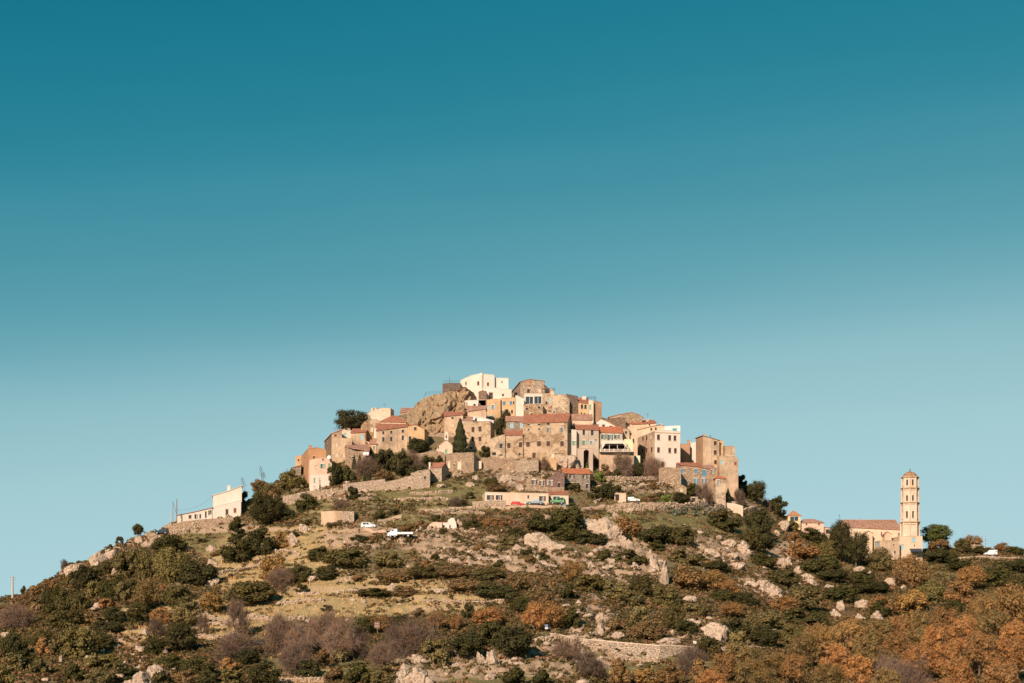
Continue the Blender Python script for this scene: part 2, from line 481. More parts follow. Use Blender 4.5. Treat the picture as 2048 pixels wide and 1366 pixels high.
def build_terrain():
    us = np.concatenate([np.linspace(-1.3, -0.42, 50)[:-1], np.linspace(-0.42, 0.42, 620), np.linspace(0.42, 1.3, 50)[1:]])
    Ys = np.concatenate([np.linspace(4, 200, 36)[:-1], np.linspace(200, 245, 30)[:-1], np.linspace(245, 505, 430), np.linspace(505, 620, 50)[1:], np.geomspace(630, 5000, 24)])
    U, YY = np.meshgrid(us, Ys)
    X = U * YY
    Z = terrain_z(X, YY)
    v = np.stack([X, YY, Z], -1).reshape(-1, 3)
    ny, nx = X.shape
    i = (np.arange(ny - 1)[:, None] * nx + np.arange(nx - 1)[None, :]).ravel()
    f = np.stack([i, i + 1, i + 1 + nx, i + nx], 1)
    me = np_mesh("hillside", v, f)
    px = CX + F * U; row = HZ - Z / YY * F
    me_, gr, he, ro = masks(px, row)
    n1 = fbm(X / 5, YY / 5, 4); n2 = fbm(X / 5 + 50, YY / 5, 4)
    col = np.stack([np.clip(me_ + 0.35 * n1 * (me_ > 0.02), 0, 1), np.clip(gr + 0.6 * n2 * (gr > 0.02), 0, 1), np.clip(he, 0, 1), np.clip(ro, 0, 1)], -1).reshape(-1, 4).astype(np.float32)
    a = me.color_attributes.new("cover", 'FLOAT_COLOR', 'POINT')
    a.data.foreach_set("color", col.ravel())
    me.polygons.foreach_set("use_smooth", [True] * len(me.polygons))
    m, n, l, b = new_mat("hillside_ground")
    at_ = N(n, "Attribute", attribute_name="cover"); sp = N(n, "SeparateColor"); l.new(at_.outputs["Color"], sp.inputs[0])
    g = N(n, "NewGeometry"); P = g.outputs["Position"]
    nA = noise(n, l, P, 0.12, 6, 0.65); nB = noise(n, l, P, 0.9, 6, 0.7); nC = noise(n, l, P, 4.0, 4, 0.7); nD = noise(n, l, P, 0.33, 7, 0.7)
    base = mix(n, l, ramp(n, l, nD, 0.38, 0.6), (0.176, 0.124, 0.065), (0.137, 0.130, 0.049))
    base = mix(n, l, ramp(n, l, nB, 0.45, 0.65), base, (0.273, 0.176, 0.094))
    gold = mix(n, l, ramp(n, l, nB, 0.35, 0.65), (0.50, 0.315, 0.145), (0.30, 0.225, 0.095))
    gold = mix(n, l, ramp(n, l, nD, 0.48, 0.56), gold, (0.24, 0.205, 0.085))
    gold = mix(n, l, ramp(n, l, nC, 0.42, 0.62), gold, (0.525, 0.362, 0.175))
    grn = mix(n, l, ramp(n, l, nB, 0.35, 0.65), (0.125, 0.112, 0.040), (0.25, 0.195, 0.080))
    hea = mix(n, l, ramp(n, l, nB, 0.4, 0.65), (0.101, 0.074, 0.041), (0.216, 0.135, 0.074))
    c = mix(n, l, sp.outputs[2], base, hea)
    c = mix(n, l, sp.outputs[1], c, grn)
    c = mix(n, l, sp.outputs[0], c, gold)
    rk = mix(n, l, ramp(n, l, nC, 0.35, 0.65), (0.297, 0.198, 0.127), (0.506, 0.352, 0.231))
    rf = N(n, "Math", operation='MULTIPLY_ADD'); l.new(at_.outputs["Alpha"], rf.inputs[0]); rf.inputs[1].default_value = 0.20
    l.new(nD, rf.inputs[2])
    c = mix(n, l, ramp(n, l, rf.outputs[0], 0.60, 0.68), c, rk)
    sl = N(n, "SeparateXYZ"); l.new(g.outputs["Normal"], sl.inputs[0])
    c = mix(n, l, ramp(n, l, sl.outputs[2], 0.80, 0.66), c, rk)
    l.new(c, b.inputs["Base Color"])
    b1 = N(n, "Bump"); b1.inputs["Distance"].default_value = 0.5; b1.inputs["Strength"].default_value = 0.9; l.new(nB, b1.inputs["Height"])
    b2 = N(n, "Bump"); b2.inputs["Distance"].default_value = 0.2; b2.inputs["Strength"].default_value = 0.9; l.new(nC, b2.inputs["Height"]); l.new(b1.outputs[0], b2.inputs["Normal"])
    l.new(b2.outputs[0], b.inputs["Normal"])
    o = link("hillside", me, None, (m,)); o["kind"] = "structure"
    # the plain round the hill
    mb = MB(); R = 9000
    mb.poly([(-R, -R, -26), (R, -R, -26), (R, R, -26), (-R, R, -26)])
    p = mb.build("ground_plain", m); p["kind"] = "structure"
    return m


M_ground = build_terrain()


def build_cliff():
    """the bare rock that carries the top terrace: grooved front, real depth, top running back into the hill"""
    top = [(800, 850), (812, 822), (822, 814), (836, 801), (852, 792), (884, 788), (900, 784), (925, 776), (945, 779), (957, 795), (968, 812), (975, 830)]
    nx, nv, nb = 150, 120, 30
    pxs = np.linspace(800, 975, nx)
    tr = np.interp(pxs, [t[0] for t in top], [t[1] for t in top])
    br = np.interp(pxs, [800, 830, 871, 900, 975], [862, 872, 893, 897, 880])
    s = (pxs - 800) / 175
    edge = np.clip(np.minimum(s, 1 - s) * 5, 0, 1) ** 0.5
    rows = []
    for k in range(nv + nb):
        if k < nv:
            t = k / (nv - 1)
            r = br + (tr - br) * t
            Y = 462 + 24 * (1 - edge) + 17 * t ** 1.6
        else:
            q = (k - nv + 1) / nb
            r = tr
            Y = 462 + 24 * (1 - edge) + 17 + 22 * q
        Yp = (Y if k < nv else 462 + 24 * (1 - edge) + 17) + 13 * sstep(886, 914, pxs) * (1 - min(1, k / nv)) ** .6
        x = (pxs - CX) / F * Yp
        z = (HZ - r) / F * Yp - (0 if k < nv else 3.0 * q ** 2)
        # cracks, buttresses and ledges
        wx = x + 3.0 * fbm(x / 7 + 3, z / 7 + 9, 3); wz = z + 2.5 * fbm(x / 6 + 33, z / 6 + 1, 3)
        gro = np.abs(fbm((wx - wz * .35) / 5.5 + 3, (wz + wx * .2) / 9, 4))
        gr2 = np.abs(fbm((wx + wz * .15) / 2.2 + 13, (wz * .8 - wx * .5) / 3.4, 3))
        led = fbm(wx / 6 + 31, (wz + wx * 0.5) / 3.4, 4)
        big = fbm(x / 9 + 7, z / 8, 3)
        w = 1.0 if k < nv else max(0.0, 1 - q)
        Y = Y + 13 * sstep(886, 914, pxs) * (1 - min(1, k / nv)) ** .6 + w * (5.5 * np.maximum(0.3 - gro, 0) + 5.0 * np.maximum(.24 - gr2, 0) - 1.5 * led - 3.2 * big + .9 * fbm(x / 1.1, z / 1.3, 2))
        z = z + (0.0 if k < nv - 10 else 1.6) * (led + .5 * big)
        rows.append(np.stack([x, Y, z], -1))
    V = np.stack(rows).reshape(-1, 3); ny = nv + nb
    i = (np.arange(ny - 1)[:, None] * nx + np.arange(nx - 1)[None, :]).ravel()
    me = np_mesh("cliff", V, np.stack([i, i + 1, i + 1 + nx, i + nx], 1))
    o = link("granite_cliff", me, None, (M_cliff,)); o["kind"] = "structure"


build_cliff()
# ------------------------------------------------------------------ houses
# window styles: (kind of part, panel material, open shutters, arched, light frame)
STY = {
    'd': ('window', None, None, False, False), 'a': ('window', None, None, True, False),
    'f': ('window', None, None, False, True), 'w': ('window', None, None, False, True),
    'b': ('window', M_shut, None, False, False), 'g': ('window', M_cream, None, False, False),
    'B': ('window', M_blue, None, False, False), 'p': ('window', M_lblue, None, False, False),
    't': ('window', M_teal, None, False, False), 'G': ('window', M_green, None, False, False),
    'r': ('window', M_red, None, False, False),
    'og': ('window', None, M_green, False, True), 'ob': ('window', None, M_shut, False, True),
    'oB': ('window', None, M_blue, False, True), 'oD': ('window', None, M_dgreen, False, True),
    'op': ('window', None, M_lblue, False, True),
    'D': ('door', M_shut, None, False, False), 'Dw': ('door', M_cream, None, False, False),
    'Dg': ('door', M_green, None, False, False), 'Dd': ('door', M_shade, None, False, False), 'Db': ('door', M_lblue, None, False, False),  # Dd: open doorways and veranda filled with a sheet coloured as shade
    'Dr': ('door', M_red, None, False, False), 'DW': ('door', M_white, None, False, False),
}


def tess(outline, holes, to3):
    """triangles of a wall outline with holes cut in it"""
    loops = [[Vector((p[0], p[1], 0)) for p in outline]] + [[Vector((p[0], p[1], 0)) for p in h] for h in holes]
    tri = tessellate_polygon(loops)
    pts = [p for lp in loops for p in lp]
    return [to3(p.x, p.y, 0) for p in pts], tri


def house(name, label, x0, x1, top, base, a=0.0, d=9.0, lpx=None, rpx=None, wall=None, roof=None, wins=(), Y=None,
          chim=(), cat="house", lwall=None, group="houses of the hilltop village", found=6.0, rmat=None, dy=0.0, band=None, aerial=False, pipes=()):
    """front wall from photo column x0 to x1 standing on the hill at row base; top = photo points of its upper edge;
    lpx / rpx: column of the far end of the side wall in view; roof: ('flat',) ('front',) ('eave', ridge row, k) ('hip', ridge row, inset)"""
    a = math.radians(a)
    if Y is None: Y = Yof((x0 + x1) / 2, base) + dy
    if not isinstance(top, (list, tuple)): top = [(x0, top), (x1, top)]
    top = [tuple(t) for t in top]
    P0 = Vector(((x0 - CX) / F * Y, Y, 0))
    ux = Vector((math.cos(a), math.sin(a), 0)); vy = Vector((-math.sin(a), math.cos(a), 0))
    t1 = (x1 - CX) / F
    w = (t1 * P0.y - P0.x) / (ux.x - t1 * ux.y)
    if lpx is not None:
        t3 = (lpx - CX) / F
        den = vy.x - t3 * vy.y
        dd = (t3 * P0.y - P0.x) / den if abs(den) > 1e-5 else 99
        d = dd if 1.0 < dd < 26 else 12
    if rpx is not None:
        P1 = P0 + ux * w; t2 = (rpx - CX) / F
        den = vy.x - t2 * vy.y
        dd = (t2 * P1.y - P1.x) / den if abs(den) > 1e-5 else 99
        d = dd if 1.0 < dd < 26 else 12
    zb = (HZ - base) / F * Y
    root = thing(name, label, cat, (P0.x, P0.y, zb), a, group)

    def hit(face, px, row):
        if face == 'f': o_, u_, n_ = P0, ux, -vy
        elif face == 'l': o_, u_, n_ = P0, vy, -ux
        else: o_, u_, n_ = P0 + ux * w, vy, ux
        dr = Vector(((px - CX) / F, 1, (HZ - row) / F))
        t = o_.dot(n_) / dr.dot(n_)
        p = dr * t
        return (p - o_).dot(u_), p.z - zb, t

    tp = []
    for i, (px, row) in enumerate(top):
        u, z, _ = hit('f', px, row)
        if i == 0: u = 0.0
        if i == len(top) - 1: u = w
        tp.append((u, z))
    zl, zr = tp[0][1], tp[-1][1]
    kind = roof[0] if roof else 'flat'
    # ridge
    k = 0.5; zrd = None
    if kind in ('eave', 'hip'):
        k = roof[2] if len(roof) > 2 and kind == 'eave' else 0.5
        ymid = P0.y + (ux * (w / 2) + vy * (d * k)).y
        zrd = (HZ - roof[1]) / F * ymid - zb
        zrd = min(max(zrd, max(zl, zr) + 0.25), max(zl, zr) + 0.75 * d * k)
    holes = {'f': [], 'l': [], 'r': []}
    winspec = []
    for ws in wins:
        face, px, row, ww, hh, st = ws[:6]; ww *= 1.08 if ww < 7 else 1.0; hh *= 1.05
        u, z, t = hit(face, px, row)
        sc = t / F
        nrm = {'f': -vy, 'l': -ux, 'r': ux}[face]
        dr = Vector(((px - CX) / F, 1, 0)).normalized()
        fore = max(abs(dr.dot(nrm)), 0.25)
        hw = max(ww * sc / 2 / fore, 0.2); hh2 = max(hh * sc / 2, 0.22)
        spec = STY[st]
        lim = w if face == 'f' else d
        if u - hw < 0.12: u = hw + 0.15
        if u + hw > lim - 0.12: u = lim - hw - 0.15
        if u - hw < 0.1: continue
        pts = [(u - hw, z - hh2), (u + hw, z - hh2), (u + hw, z + hh2), (u - hw, z + hh2)]
        if spec[3]:
            pts = [(u - hw, z - hh2), (u + hw, z - hh2), (u + hw, z + hh2 * 0.35)] + \
                  [(u + hw * math.cos(q), z + hh2 * 0.35 + hh2 * 0.65 * math.sin(q)) for q in (0.6, 1.1, math.pi / 2, 2.04, 2.54)] + [(u - hw, z + hh2 * 0.35)]
        # keep the hole clear of the top edge
        if face == 'f':
            us = [p[0] for p in tp]; zs = [p[1] for p in tp]
            lim_z = min(np.interp(u - hw, us, zs), np.interp(u + hw, us, zs), np.interp(u, us, zs)) - 0.12
        else: lim_z = (zl if face == 'l' else zr) + (0.0 if zrd is None else (zrd - zl) * 0.3) - 0.12
        over = max(p[1] for p in pts) - lim_z
        if over > 0: pts = [(p[0], p[1] - over) for p in pts]; z -= over
        bad = False
        for h in holes[face]:
            if not (max(p[0] for p in pts) < min(p[0] for p in h) - 0.05 or min(p[0] for p in pts) > max(p[0] for p in h) + 0.05 or
                    max(p[1] for p in pts) < min(p[1] for p in h) - 0.05 or min(p[1] for p in pts) > max(p[1] for p in h) + 0.05): bad = True
        if bad: continue
        holes[face].append(pts); winspec.append((face, u, z, hw, hh2, spec, pts))
    T = {'f': lambda u, z, q: (u, q, z), 'l': lambda u, z, q: (q, u, z), 'r': lambda u, z, q: (w - q, u, z)}
    mb = MB()
    # a little unevenness along the top edge of ruinous walls comes from TOP points; here only the outline
    fo = [(0, -found), (w, -found)] + [(u, z) for u, z in reversed(tp)]

    def side(zs):
        if kind == 'eave': return [(0, -found), (d, -found), (d, zs if k < 0.99 else zrd)] + ([(d * k, zrd)] if k < 0.99 else []) + [(0, zs)]
        return [(0, -found), (d, -found), (d, zs), (0, zs)]
    main = mb
    for fc, ol in (('f', fo), ('l', side(zl)), ('r', side(zr))):
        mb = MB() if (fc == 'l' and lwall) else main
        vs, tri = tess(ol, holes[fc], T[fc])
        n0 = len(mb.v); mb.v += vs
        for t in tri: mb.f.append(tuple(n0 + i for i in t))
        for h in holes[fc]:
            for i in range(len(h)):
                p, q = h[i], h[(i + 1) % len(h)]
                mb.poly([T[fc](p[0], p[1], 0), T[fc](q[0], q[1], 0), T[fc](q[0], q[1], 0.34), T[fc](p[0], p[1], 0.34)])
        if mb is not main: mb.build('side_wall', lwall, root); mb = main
    mb = main
    if kind == 'eave': mb.poly([(0, d, -found), (w, d, -found), (w, d, zr if k < .99 else zrd), (0, d, zl if k < .99 else zrd)])
    elif kind == 'front' or kind == 'flat': mb.poly([(0, d, -found), (w, d, -found)] + [(u, d, z) for u, z in reversed(tp)])
    else: mb.poly([(0, d, -found), (w, d, -found), (w, d, zr), (0, d, zl)])
    wo = mb.build('wall', wall, root)
    if band:      # a cornice along the top of the front
        bb = MB(); bb.box(-0.08, w + 0.08, -0.14, -0.003, min(zl, zr) - band, min(zl, zr) - band + 0.22)
        bb.build('cornice', M_sill, root)
    # ---- roof
    rb = MB(); th = 0.16; oh = 0.28
    rm = rmat or (T_old if kind != 'flat' else M_concrete)

    def slab(p):      # p: four corners seen from above, counterclockwise
        up = [(q[0], q[1], q[2] + th) for q in p]
        rb.hexa([p[0], p[1], p[2], p[3]] + up)
    if kind == 'flat':
        for i in range(len(tp) - 1):
            (ua, za), (ub, zb_) = tp[i], tp[i + 1]
            if abs(ub - ua) < 1e-3: continue
            e = 0.004
            p = [(ua + e, 0.30, za - 0.35), (ub - e, 0.30, zb_ - 0.35), (ub - e, d - 0.05, zb_ - 0.35), (ua + e, d - 0.05, za - 0.35)]
            slab(p)
            # coping on the parapet
        cp = MB()
        for i in range(len(tp) - 1):
            (ua, za), (ub, zb_) = tp[i], tp[i + 1]
            if abs(ub - ua) < 0.3: continue
            cp.hexa([(ua, -0.06, za), (ub, -0.06, zb_), (ub, 0.29, zb_), (ua, 0.29, za), (ua, -0.06, za + .1), (ub, -0.06, zb_ + .1), (ub, 0.29, zb_ + .1), (ua, 0.29, za + .1)])
        cp.box(-0.05, 0.28, 0.295, d, zl - 0.02, zl + 0.09); cp.box(w - 0.28, w + 0.05, 0.295, d, zr - 0.02, zr + 0.09)
        cp.build('parapet', wall, root)
    elif kind == 'front':
        for i in range(len(tp) - 1):
            (ua, za), (ub, zb_) = tp[i], tp[i + 1]
            sl = (zb_ - za) / max(ub - ua, 1e-3)
            e0 = oh if i == 0 else 0; e1 = oh if i == len(tp) - 2 else 0
            slab([(ua - e0, -0.18, za - sl * e0 + .002), (ub + e1, -0.18, zb_ + sl * e1 + .002), (ub + e1, d + .2, zb_ + sl * e1 + .002), (ua - e0, d + .2, za - sl * e0 + .002)])
    elif kind == 'eave':
        dk = d * k; s = (zrd - zl) / dk; s2 = (zrd - zr) / dk
        slab([(-.22, -oh, zl - s * oh + .002), (w + .22, -oh, zr - s2 * oh + .002), (w + .22, dk, zrd + .002), (-.22, dk, zrd + .002)])
        if k < 0.99:
            slab([(-.22, dk + .003, zrd + .002), (w + .22, dk + .003, zrd + .002), (w + .22, d + oh, zr - s2 * oh), (-.22, d + oh, zl - s * oh)])
        rb.bar((-.22, dk, zrd + th), (w + .22, dk, zrd + th), 0.13, n=6)
    elif kind == 'hip':
        ins = roof[2] if len(roof) > 2 else min(w, d) / 2
        ins = min(ins, w / 2 - 0.05); m_ = d / 2
        A = [(-oh, -oh, zl), (w + oh, -oh, zr), (w + oh, d + oh, zr), (-oh, d + oh, zl)]
        R = [(ins, m_, zrd), (w - ins, m_, zrd)]
        lift = lambda p: (p[0], p[1], p[2] + th)
        rb.poly([lift(A[0]), lift(A[1]), R[1], R[0]]); rb.poly([lift(A[1]), lift(A[2]), R[1]])
        rb.poly([lift(A[2]), lift(A[3]), R[0], R[1]]); rb.poly([lift(A[3]), lift(A[0]), R[0]])
        for i in range(4): rb.poly([A[i], A[(i + 1) % 4], lift(A[(i + 1) % 4]), lift(A[i])])
        rb.poly([A[3], A[2], A[1], A[0]])
    ro = rb.build('roof', rm, root)
    # ---- openings
    for face, u, z, hw, hh2, spec, pts in winspec:
        tf = T[face]
        nm, panel, shut, arch, frame = spec
        fr = MB(); pn = MB(); sl_ = MB()

        def bx(m, ua, ub, za, zb_, q0, q1):
            c = [tf(ua, za, q0), tf(ub, za, q0), tf(ub, za, q1), tf(ua, za, q1), tf(ua, zb_, q0), tf(ub, zb_, q0), tf(ub, zb_, q1), tf(ua, zb_, q1)]
            m.hexa(c)
        e = 0.004
        fw = 0.10
        if panel is None:
            o = fr
            bx(sl_, u - hw - .02, u + hw + .02, z - hh2 - 0.14, z - hh2 - .004, -0.09, 0.1)
            if not arch:
                bx(fr, u - hw - 0.15, u + hw + 0.15, z + hh2 + .004, z + hh2 + 0.2, -0.03, 0.05)
            if frame:
                bx(fr, u - hw + e, u - hw + fw, z - hh2 + e, z + hh2 - e, 0.16, 0.24)
                bx(fr, u + hw - fw, u + hw - e, z - hh2 + e, z + hh2 - e, 0.16, 0.24)
                bx(fr, u - 0.05, u + 0.05, z - hh2 + e, z + hh2 - e, 0.165, 0.235)
                bx(fr, u - hw + fw, u + hw - fw, z + hh2 - fw, z + hh2 - e, 0.165, 0.235)
            if not fr.v: fr, sl_ = sl_, fr
            w_ob = fr.build(nm, M_white if frame else M_sill, root)
            if sl_.v: sl_.build('sill', M_sill, w_ob)
            if arch: pn.poly([tf(p[0], p[1], 0.31) for p in pts])
            else: bx(pn, u - hw + e, u + hw - e, z - hh2 + e, z + hh2 - e, 0.28, 0.32)
            pn.build('pane', M_glass, w_ob)
            if shut is not None:
                for sd in (-1, 1):
                    sb = MB(); a0 = u + sd * (hw + 0.03); a1 = u + sd * (hw * 2.0)
                    bx(sb, min(a0, a1), max(a0, a1), z - hh2, z + hh2, -0.07, -0.02)
                    sb.build('shutter', shut, w_ob)
        else:
            bx(fr, u - hw - 0.13, u + hw + 0.13, z + hh2 + .004, z + hh2 + 0.2, -0.035, 0.05)
            if nm == 'window': bx(sl_, u - hw - 0.1, u + hw + 0.1, z - hh2 - 0.15, z - hh2 - .004, -0.1, 0.1)
            w_ob = fr.build(nm, M_sill, root)
            if sl_.v: sl_.build('sill', M_sill, w_ob)
            if nm == 'window':
                for sd in (-1, 1):
                    sb = MB(); a0 = u + sd * 0.012; a1 = u + sd * (hw - e)
                    bx(sb, min(a0, a1), max(a0, a1), z - hh2 + e, z + hh2 - e, 0.10, 0.15)
                    for j in range(1, 4):
                        zz = z - hh2 + 2 * hh2 * j / 4
                        bx(sb, min(a0, a1) + .05, max(a0, a1) - .05, zz - .03, zz + .03, 0.08, 0.0995)
                    sb.build('shutter', panel, w_ob)
                bx(pn, u - hw + e, u + hw - e, z - hh2 + e, z + hh2 - e, 0.28, 0.32); pn.build('pane', M_glass, w_ob)
            else:
                bx(pn, u - hw + e, u + hw - e, z - hh2 + e, z + hh2 - e, 0.14, 0.22)
                pn.build('leaf_or_shade_sheet', panel, w_ob)
    # ---- chimneys: (px, top row, width m, height m, depth fraction)
    for c in chim:
        px, row, cw, chh, kk = c[:5]
        dr = Vector(((px - CX) / F, 1, 0))
        yy = P0.y + (vy * (d * kk)).y
        for _ in range(3):
            p = dr * yy; u = (p - P0).dot(ux); yy = P0.y + (ux * u + vy * (d * kk)).y
        zt = (HZ - row) / F * yy - zb
        cb = MB(); v_ = d * kk
        cb.box(u - cw / 2, u + cw / 2, v_ - cw / 2, v_ + cw / 2, zt - chh, zt - .15)
        cb.box(u - cw / 2 - .08, u + cw / 2 + .08, v_ - cw / 2 - .08, v_ + cw / 2 + .08, zt - .15, zt)
        cb.build('chimney', c[5] if len(c) > 5 else wall, ro)
    if aerial:
        ab = MB(); u, v_ = w * .7, d * .55; zt = (zrd or zr) - .2; ab.bar((u, v_, zt), (u, v_, zt + 2.3), .035, n=4)
        for q in (1.75, 2.0, 2.2): ab.bar((u - .5, v_, zt + q), (u + .5, v_, zt + q), .022, n=3)
        ab.build('aerial', M_iron, ro)
    for (px, r0, r1) in pipes:
        u, z0_, _ = hit('f', px, r1); _, z1_, _ = hit('f', px, r0); pb = MB(); pb.bar((u, -.09, z0_), (u, -.09, z1_), .06, n=5); pb.build('drainpipe', M_sill, root)
    root["w"] = w; root["d"] = d
    return root
# ------------------------------------------------------------------ the village, left to right and top to bottom
P_cream = plaster((0.68, 0.49, 0.34), (0.42, 0.27, 0.15), 0.65)
P_pale = plaster((0.68, 0.52, 0.385), (0.46, 0.31, 0.18), 0.55)
P_white = plaster((0.70, 0.588, 0.490), (0.55, 0.40, 0.27), 0.38)
P_pure = plaster((0.74, 0.68, 0.62), (0.6, 0.5, 0.4), 0.1)
P_ochre = plaster((0.62, 0.40, 0.215), (0.34, 0.20, 0.10), 0.75)
P_tan = plaster((0.60, 0.42, 0.275), (0.26, 0.175, 0.11), 0.9)
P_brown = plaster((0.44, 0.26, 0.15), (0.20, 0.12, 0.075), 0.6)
P_pink = plaster((0.70, 0.48, 0.34), (0.36, 0.23, 0.15), 0.45)
P_grey = plaster((0.50, 0.39, 0.295), (0.26, 0.19, 0.13), 0.55)
P_lgrey = plaster((0.64, 0.51, 0.41), (0.36, 0.27, 0.2), 0.4)
P_orange = plaster((0.50, 0.26, 0.13), (0.26, 0.13, 0.07), 0.5)
S_tan = stone((0.54, 0.37, 0.23), 0.6)
S_och = stone((0.50, 0.325, 0.18), 0.6, 0.45, (0.64, 0.45, 0.295))
S_grey = stone((0.42, 0.335, 0.245), 0.6)
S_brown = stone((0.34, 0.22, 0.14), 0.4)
S_dark = stone((0.26, 0.185, 0.135), 0.35)
S_pale = stone((0.60, 0.44, 0.30), 0.4, 0.5)
S_cream = stone((0.55, 0.40, 0.26), 0.3, 0.45, (0.72, 0.53, 0.35))

H = house
# left end
H('stone_house', "low stone house end at the far left foot of the village", 583, 602, [(583, 936), (602, 931)], 958, a=8, d=6, wall=S_grey, roof=('front',), rmat=T_old)
H('stone_house', "narrow ochre house wall behind the brown brick house", 591, 603, [(591, 913), (603, 911)], 942, d=6, wall=P_ochre, roof=('flat',), wins=[('f', 597, 920, 2.5, 4, 'd')])
H('brick_house', "tall orange-brown brick house with slit windows at the left end of the village", 616, 652, [(616, 898), (634, 895), (652, 900)], 962, a=14, lpx=601.5, wall=P_orange, roof=('flat',),
  wins=[('l', 604, 919, 2.5, 10, 'd'), ('l', 608.5, 919, 2.5, 10, 'd'), ('l', 604.5, 940, 2, 6, 'd'), ('l', 608.5, 939, 2, 6, 'd'), ('l', 611, 955, 2, 5, 'd'), ('f', 628, 915, 3, 5, 'd')], chim=[(621, 891, 0.9, 2.2, 0.3)])
H('plastered_house', "pink plastered house with pale green shutters left of the dark garden trees", 619, 664, [(619, 920), (640, 916), (664, 916)], 972, a=10, lpx=616.5, wall=P_pink, roof=('flat',),
  wins=[('f', 632, 934, 3, 6, 'g'), ('f', 645, 932, 5, 8, 'og'), ('f', 659, 931, 4, 7, 'G'), ('f', 646, 911 + 8, 3, 3, 'd'), ('f', 656, 945, 4, 3, 'd')])
H('white_house', "small white house front with narrow windows standing before the pink house", 620, 660, [(620, 950), (655, 949), (660, 957)], 980, a=8, d=5, wall=P_white, roof=('flat',),
  wins=[('f', 629, 961, 3, 8, 'G'), ('f', 639.5, 961, 3, 8, 'g'), ('f', 629, 976, 2.5, 6, 'g'), ('f', 640, 974, 2.5, 8, 'd')])
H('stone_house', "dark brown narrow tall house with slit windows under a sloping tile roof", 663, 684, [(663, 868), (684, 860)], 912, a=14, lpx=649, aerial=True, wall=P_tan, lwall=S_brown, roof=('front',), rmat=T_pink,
  wins=[('l', 655, 885, 1.8, 4, 'd'), ('f', 671, 871, 5, 5, 'r')])
H('plastered_house', "white gabled house tucked under the big pine", 664, 702, [(664, 867), (683, 859), (698, 856), (702, 862)], 884, d=6, wall=P_white, roof=('front',), rmat=T_pink, dy=3, wins=[('f', 678, 872, 3, 4, 'd')])
H('plastered_house', "cream block with one pale blue window below the pine", 684, 718, [(684, 862.5), (702, 861.5), (718, 861)], 886, d=7, wall=P_pale, roof=('flat',),
  wins=[('f', 690, 870, 5, 7, 'p'), ('f', 709, 866, 2, 3, 'd')])
H('plastered_house', "tan house with two rows of pale shuttered windows and rain stains", 664, 704, [(664, 874.5), (684, 874.5), (684.1, 876.5), (704, 877)], 924, a=6, lpx=657, wall=P_tan, roof=('flat',),
  wins=[('f', 673, 890, 4, 9, 'g'), ('f', 688, 890, 4, 9, 'g'), ('f', 673, 910, 5, 8, 'g'), ('f', 687.5, 910, 4, 8, 'g')])
H('plastered_house', "tan house with red shed roof and one pale window beside the cream block", 702, 731, [(702, 866), (717, 866), (717.1, 867), (731, 864)], 898, d=6, dy=-1, wall=P_tan, roof=('eave', 859, 1.0), rmat=T_red,
  wins=[('f', 723.6, 874, 6, 9, 'p')])
H('terrace_house', "low white terrace wall house with a dark doorway above the pink shed roof", 703, 739, [(703, 884), (733, 883), (739, 885)], 899, d=6, wall=P_pale, roof=('flat',), wins=[('f', 733.5, 888, 4, 6, 'd'), ('f', 723, 893, 3, 2.5, 'd')])
H('plastered_house', "little ochre house with pink roof and a cream door beside the long facade", 738, 753, [(738, 889), (753, 888)], 912, d=6, wall=P_ochre, roof=('eave', 881, 1.0), rmat=T_pink, wins=[('f', 748.5, 896, 4, 8, 'f')])
H('stone_house', "stone house with pink shed roof and two white dishes above the small cypresses", 690, 738, [(690, 894), (712, 902), (738, 903)], 934, a=4, lpx=686, d=9, wall=S_tan, roof=('eave', 890, 0.9), rmat=T_pink, wins=[('f', 705, 915, 3, 3, 'd')])
H('stone_house', "rounded old stone house with one shuttered window right of the pine", 722, 760, [(722, 852), (728, 844), (736, 840), (752, 839), (760, 842)], 888, a=6, d=9, wall=S_och, roof=('flat',), wins=[('f', 743.5, 859, 5, 8, 'g'), ('f', 742, 880, 4, 4, 'd')])
H('plastered_house', "pale yellow tall house on the skyline behind the red hipped roof", 728, 781, [(728, 831), (744, 822), (764, 816.5), (781, 817)], 846, a=-10, rpx=788, aerial=True, wall=P_pale, roof=('flat',), dy=6,
  wins=[('f', 767, 826, 5, 10, 'g'), ('f', 741, 834, 3, 4, 'g')], chim=[(745, 816, 0.8, 1.6, 0.2), (752, 816, 0.7, 1.6, 0.2)])
H('plastered_house', "cream house with wide red hipped roof below the pale yellow house", 761, 812, [(761, 844), (812, 845)], 868, a=0, d=10, wall=P_cream, roof=('hip', 831, 3.2), rmat=T_red, wins=[('f', 768, 848.5, 3.5, 3, 'd'), ('f', 768, 855, 3.5, 3, 'd')], dy=2)
H('long_house', "long ochre facade with three rows of small dark windows under a thin red eave", 753, 815, [(753, 861.5), (815, 853)], 907, a=6, lpx=749.5, pipes=((794, 858, 900),), wall=P_tan, roof=('eave', 849, 0.6), rmat=T_red,
  wins=[('f', 766.7, 865.5, 3.5, 6, 'd'), ('f', 782.5, 864.5, 3.5, 6, 'd'), ('f', 805.7, 862.5, 4, 6, 'd'), ('f', 766.7, 879, 4, 9, 'd'), ('f', 782.5, 878, 4, 9, 'd'), ('f', 805.7, 875.5, 4, 9, 'd'), ('f', 805.7, 900, 4, 7, 'd'), ('f', 766, 902, 3, 4, 'd')], chim=[(750.5, 857, 0.7, 3, 0.05, P_white)])
H('gable_house', "ochre gabled house with a balcony door joining the long facade", 815.5, 849, [(815.5, 853), (829, 849), (849, 858)], 903, a=-4, d=10, wall=P_ochre, roof=('front',), rmat=T_red,
  wins=[('f', 830.6, 857.5, 4.5, 6, 'd'), ('f', 820, 879, 5, 12, 'd'), ('f', 838, 880, 3, 5, 'd')])
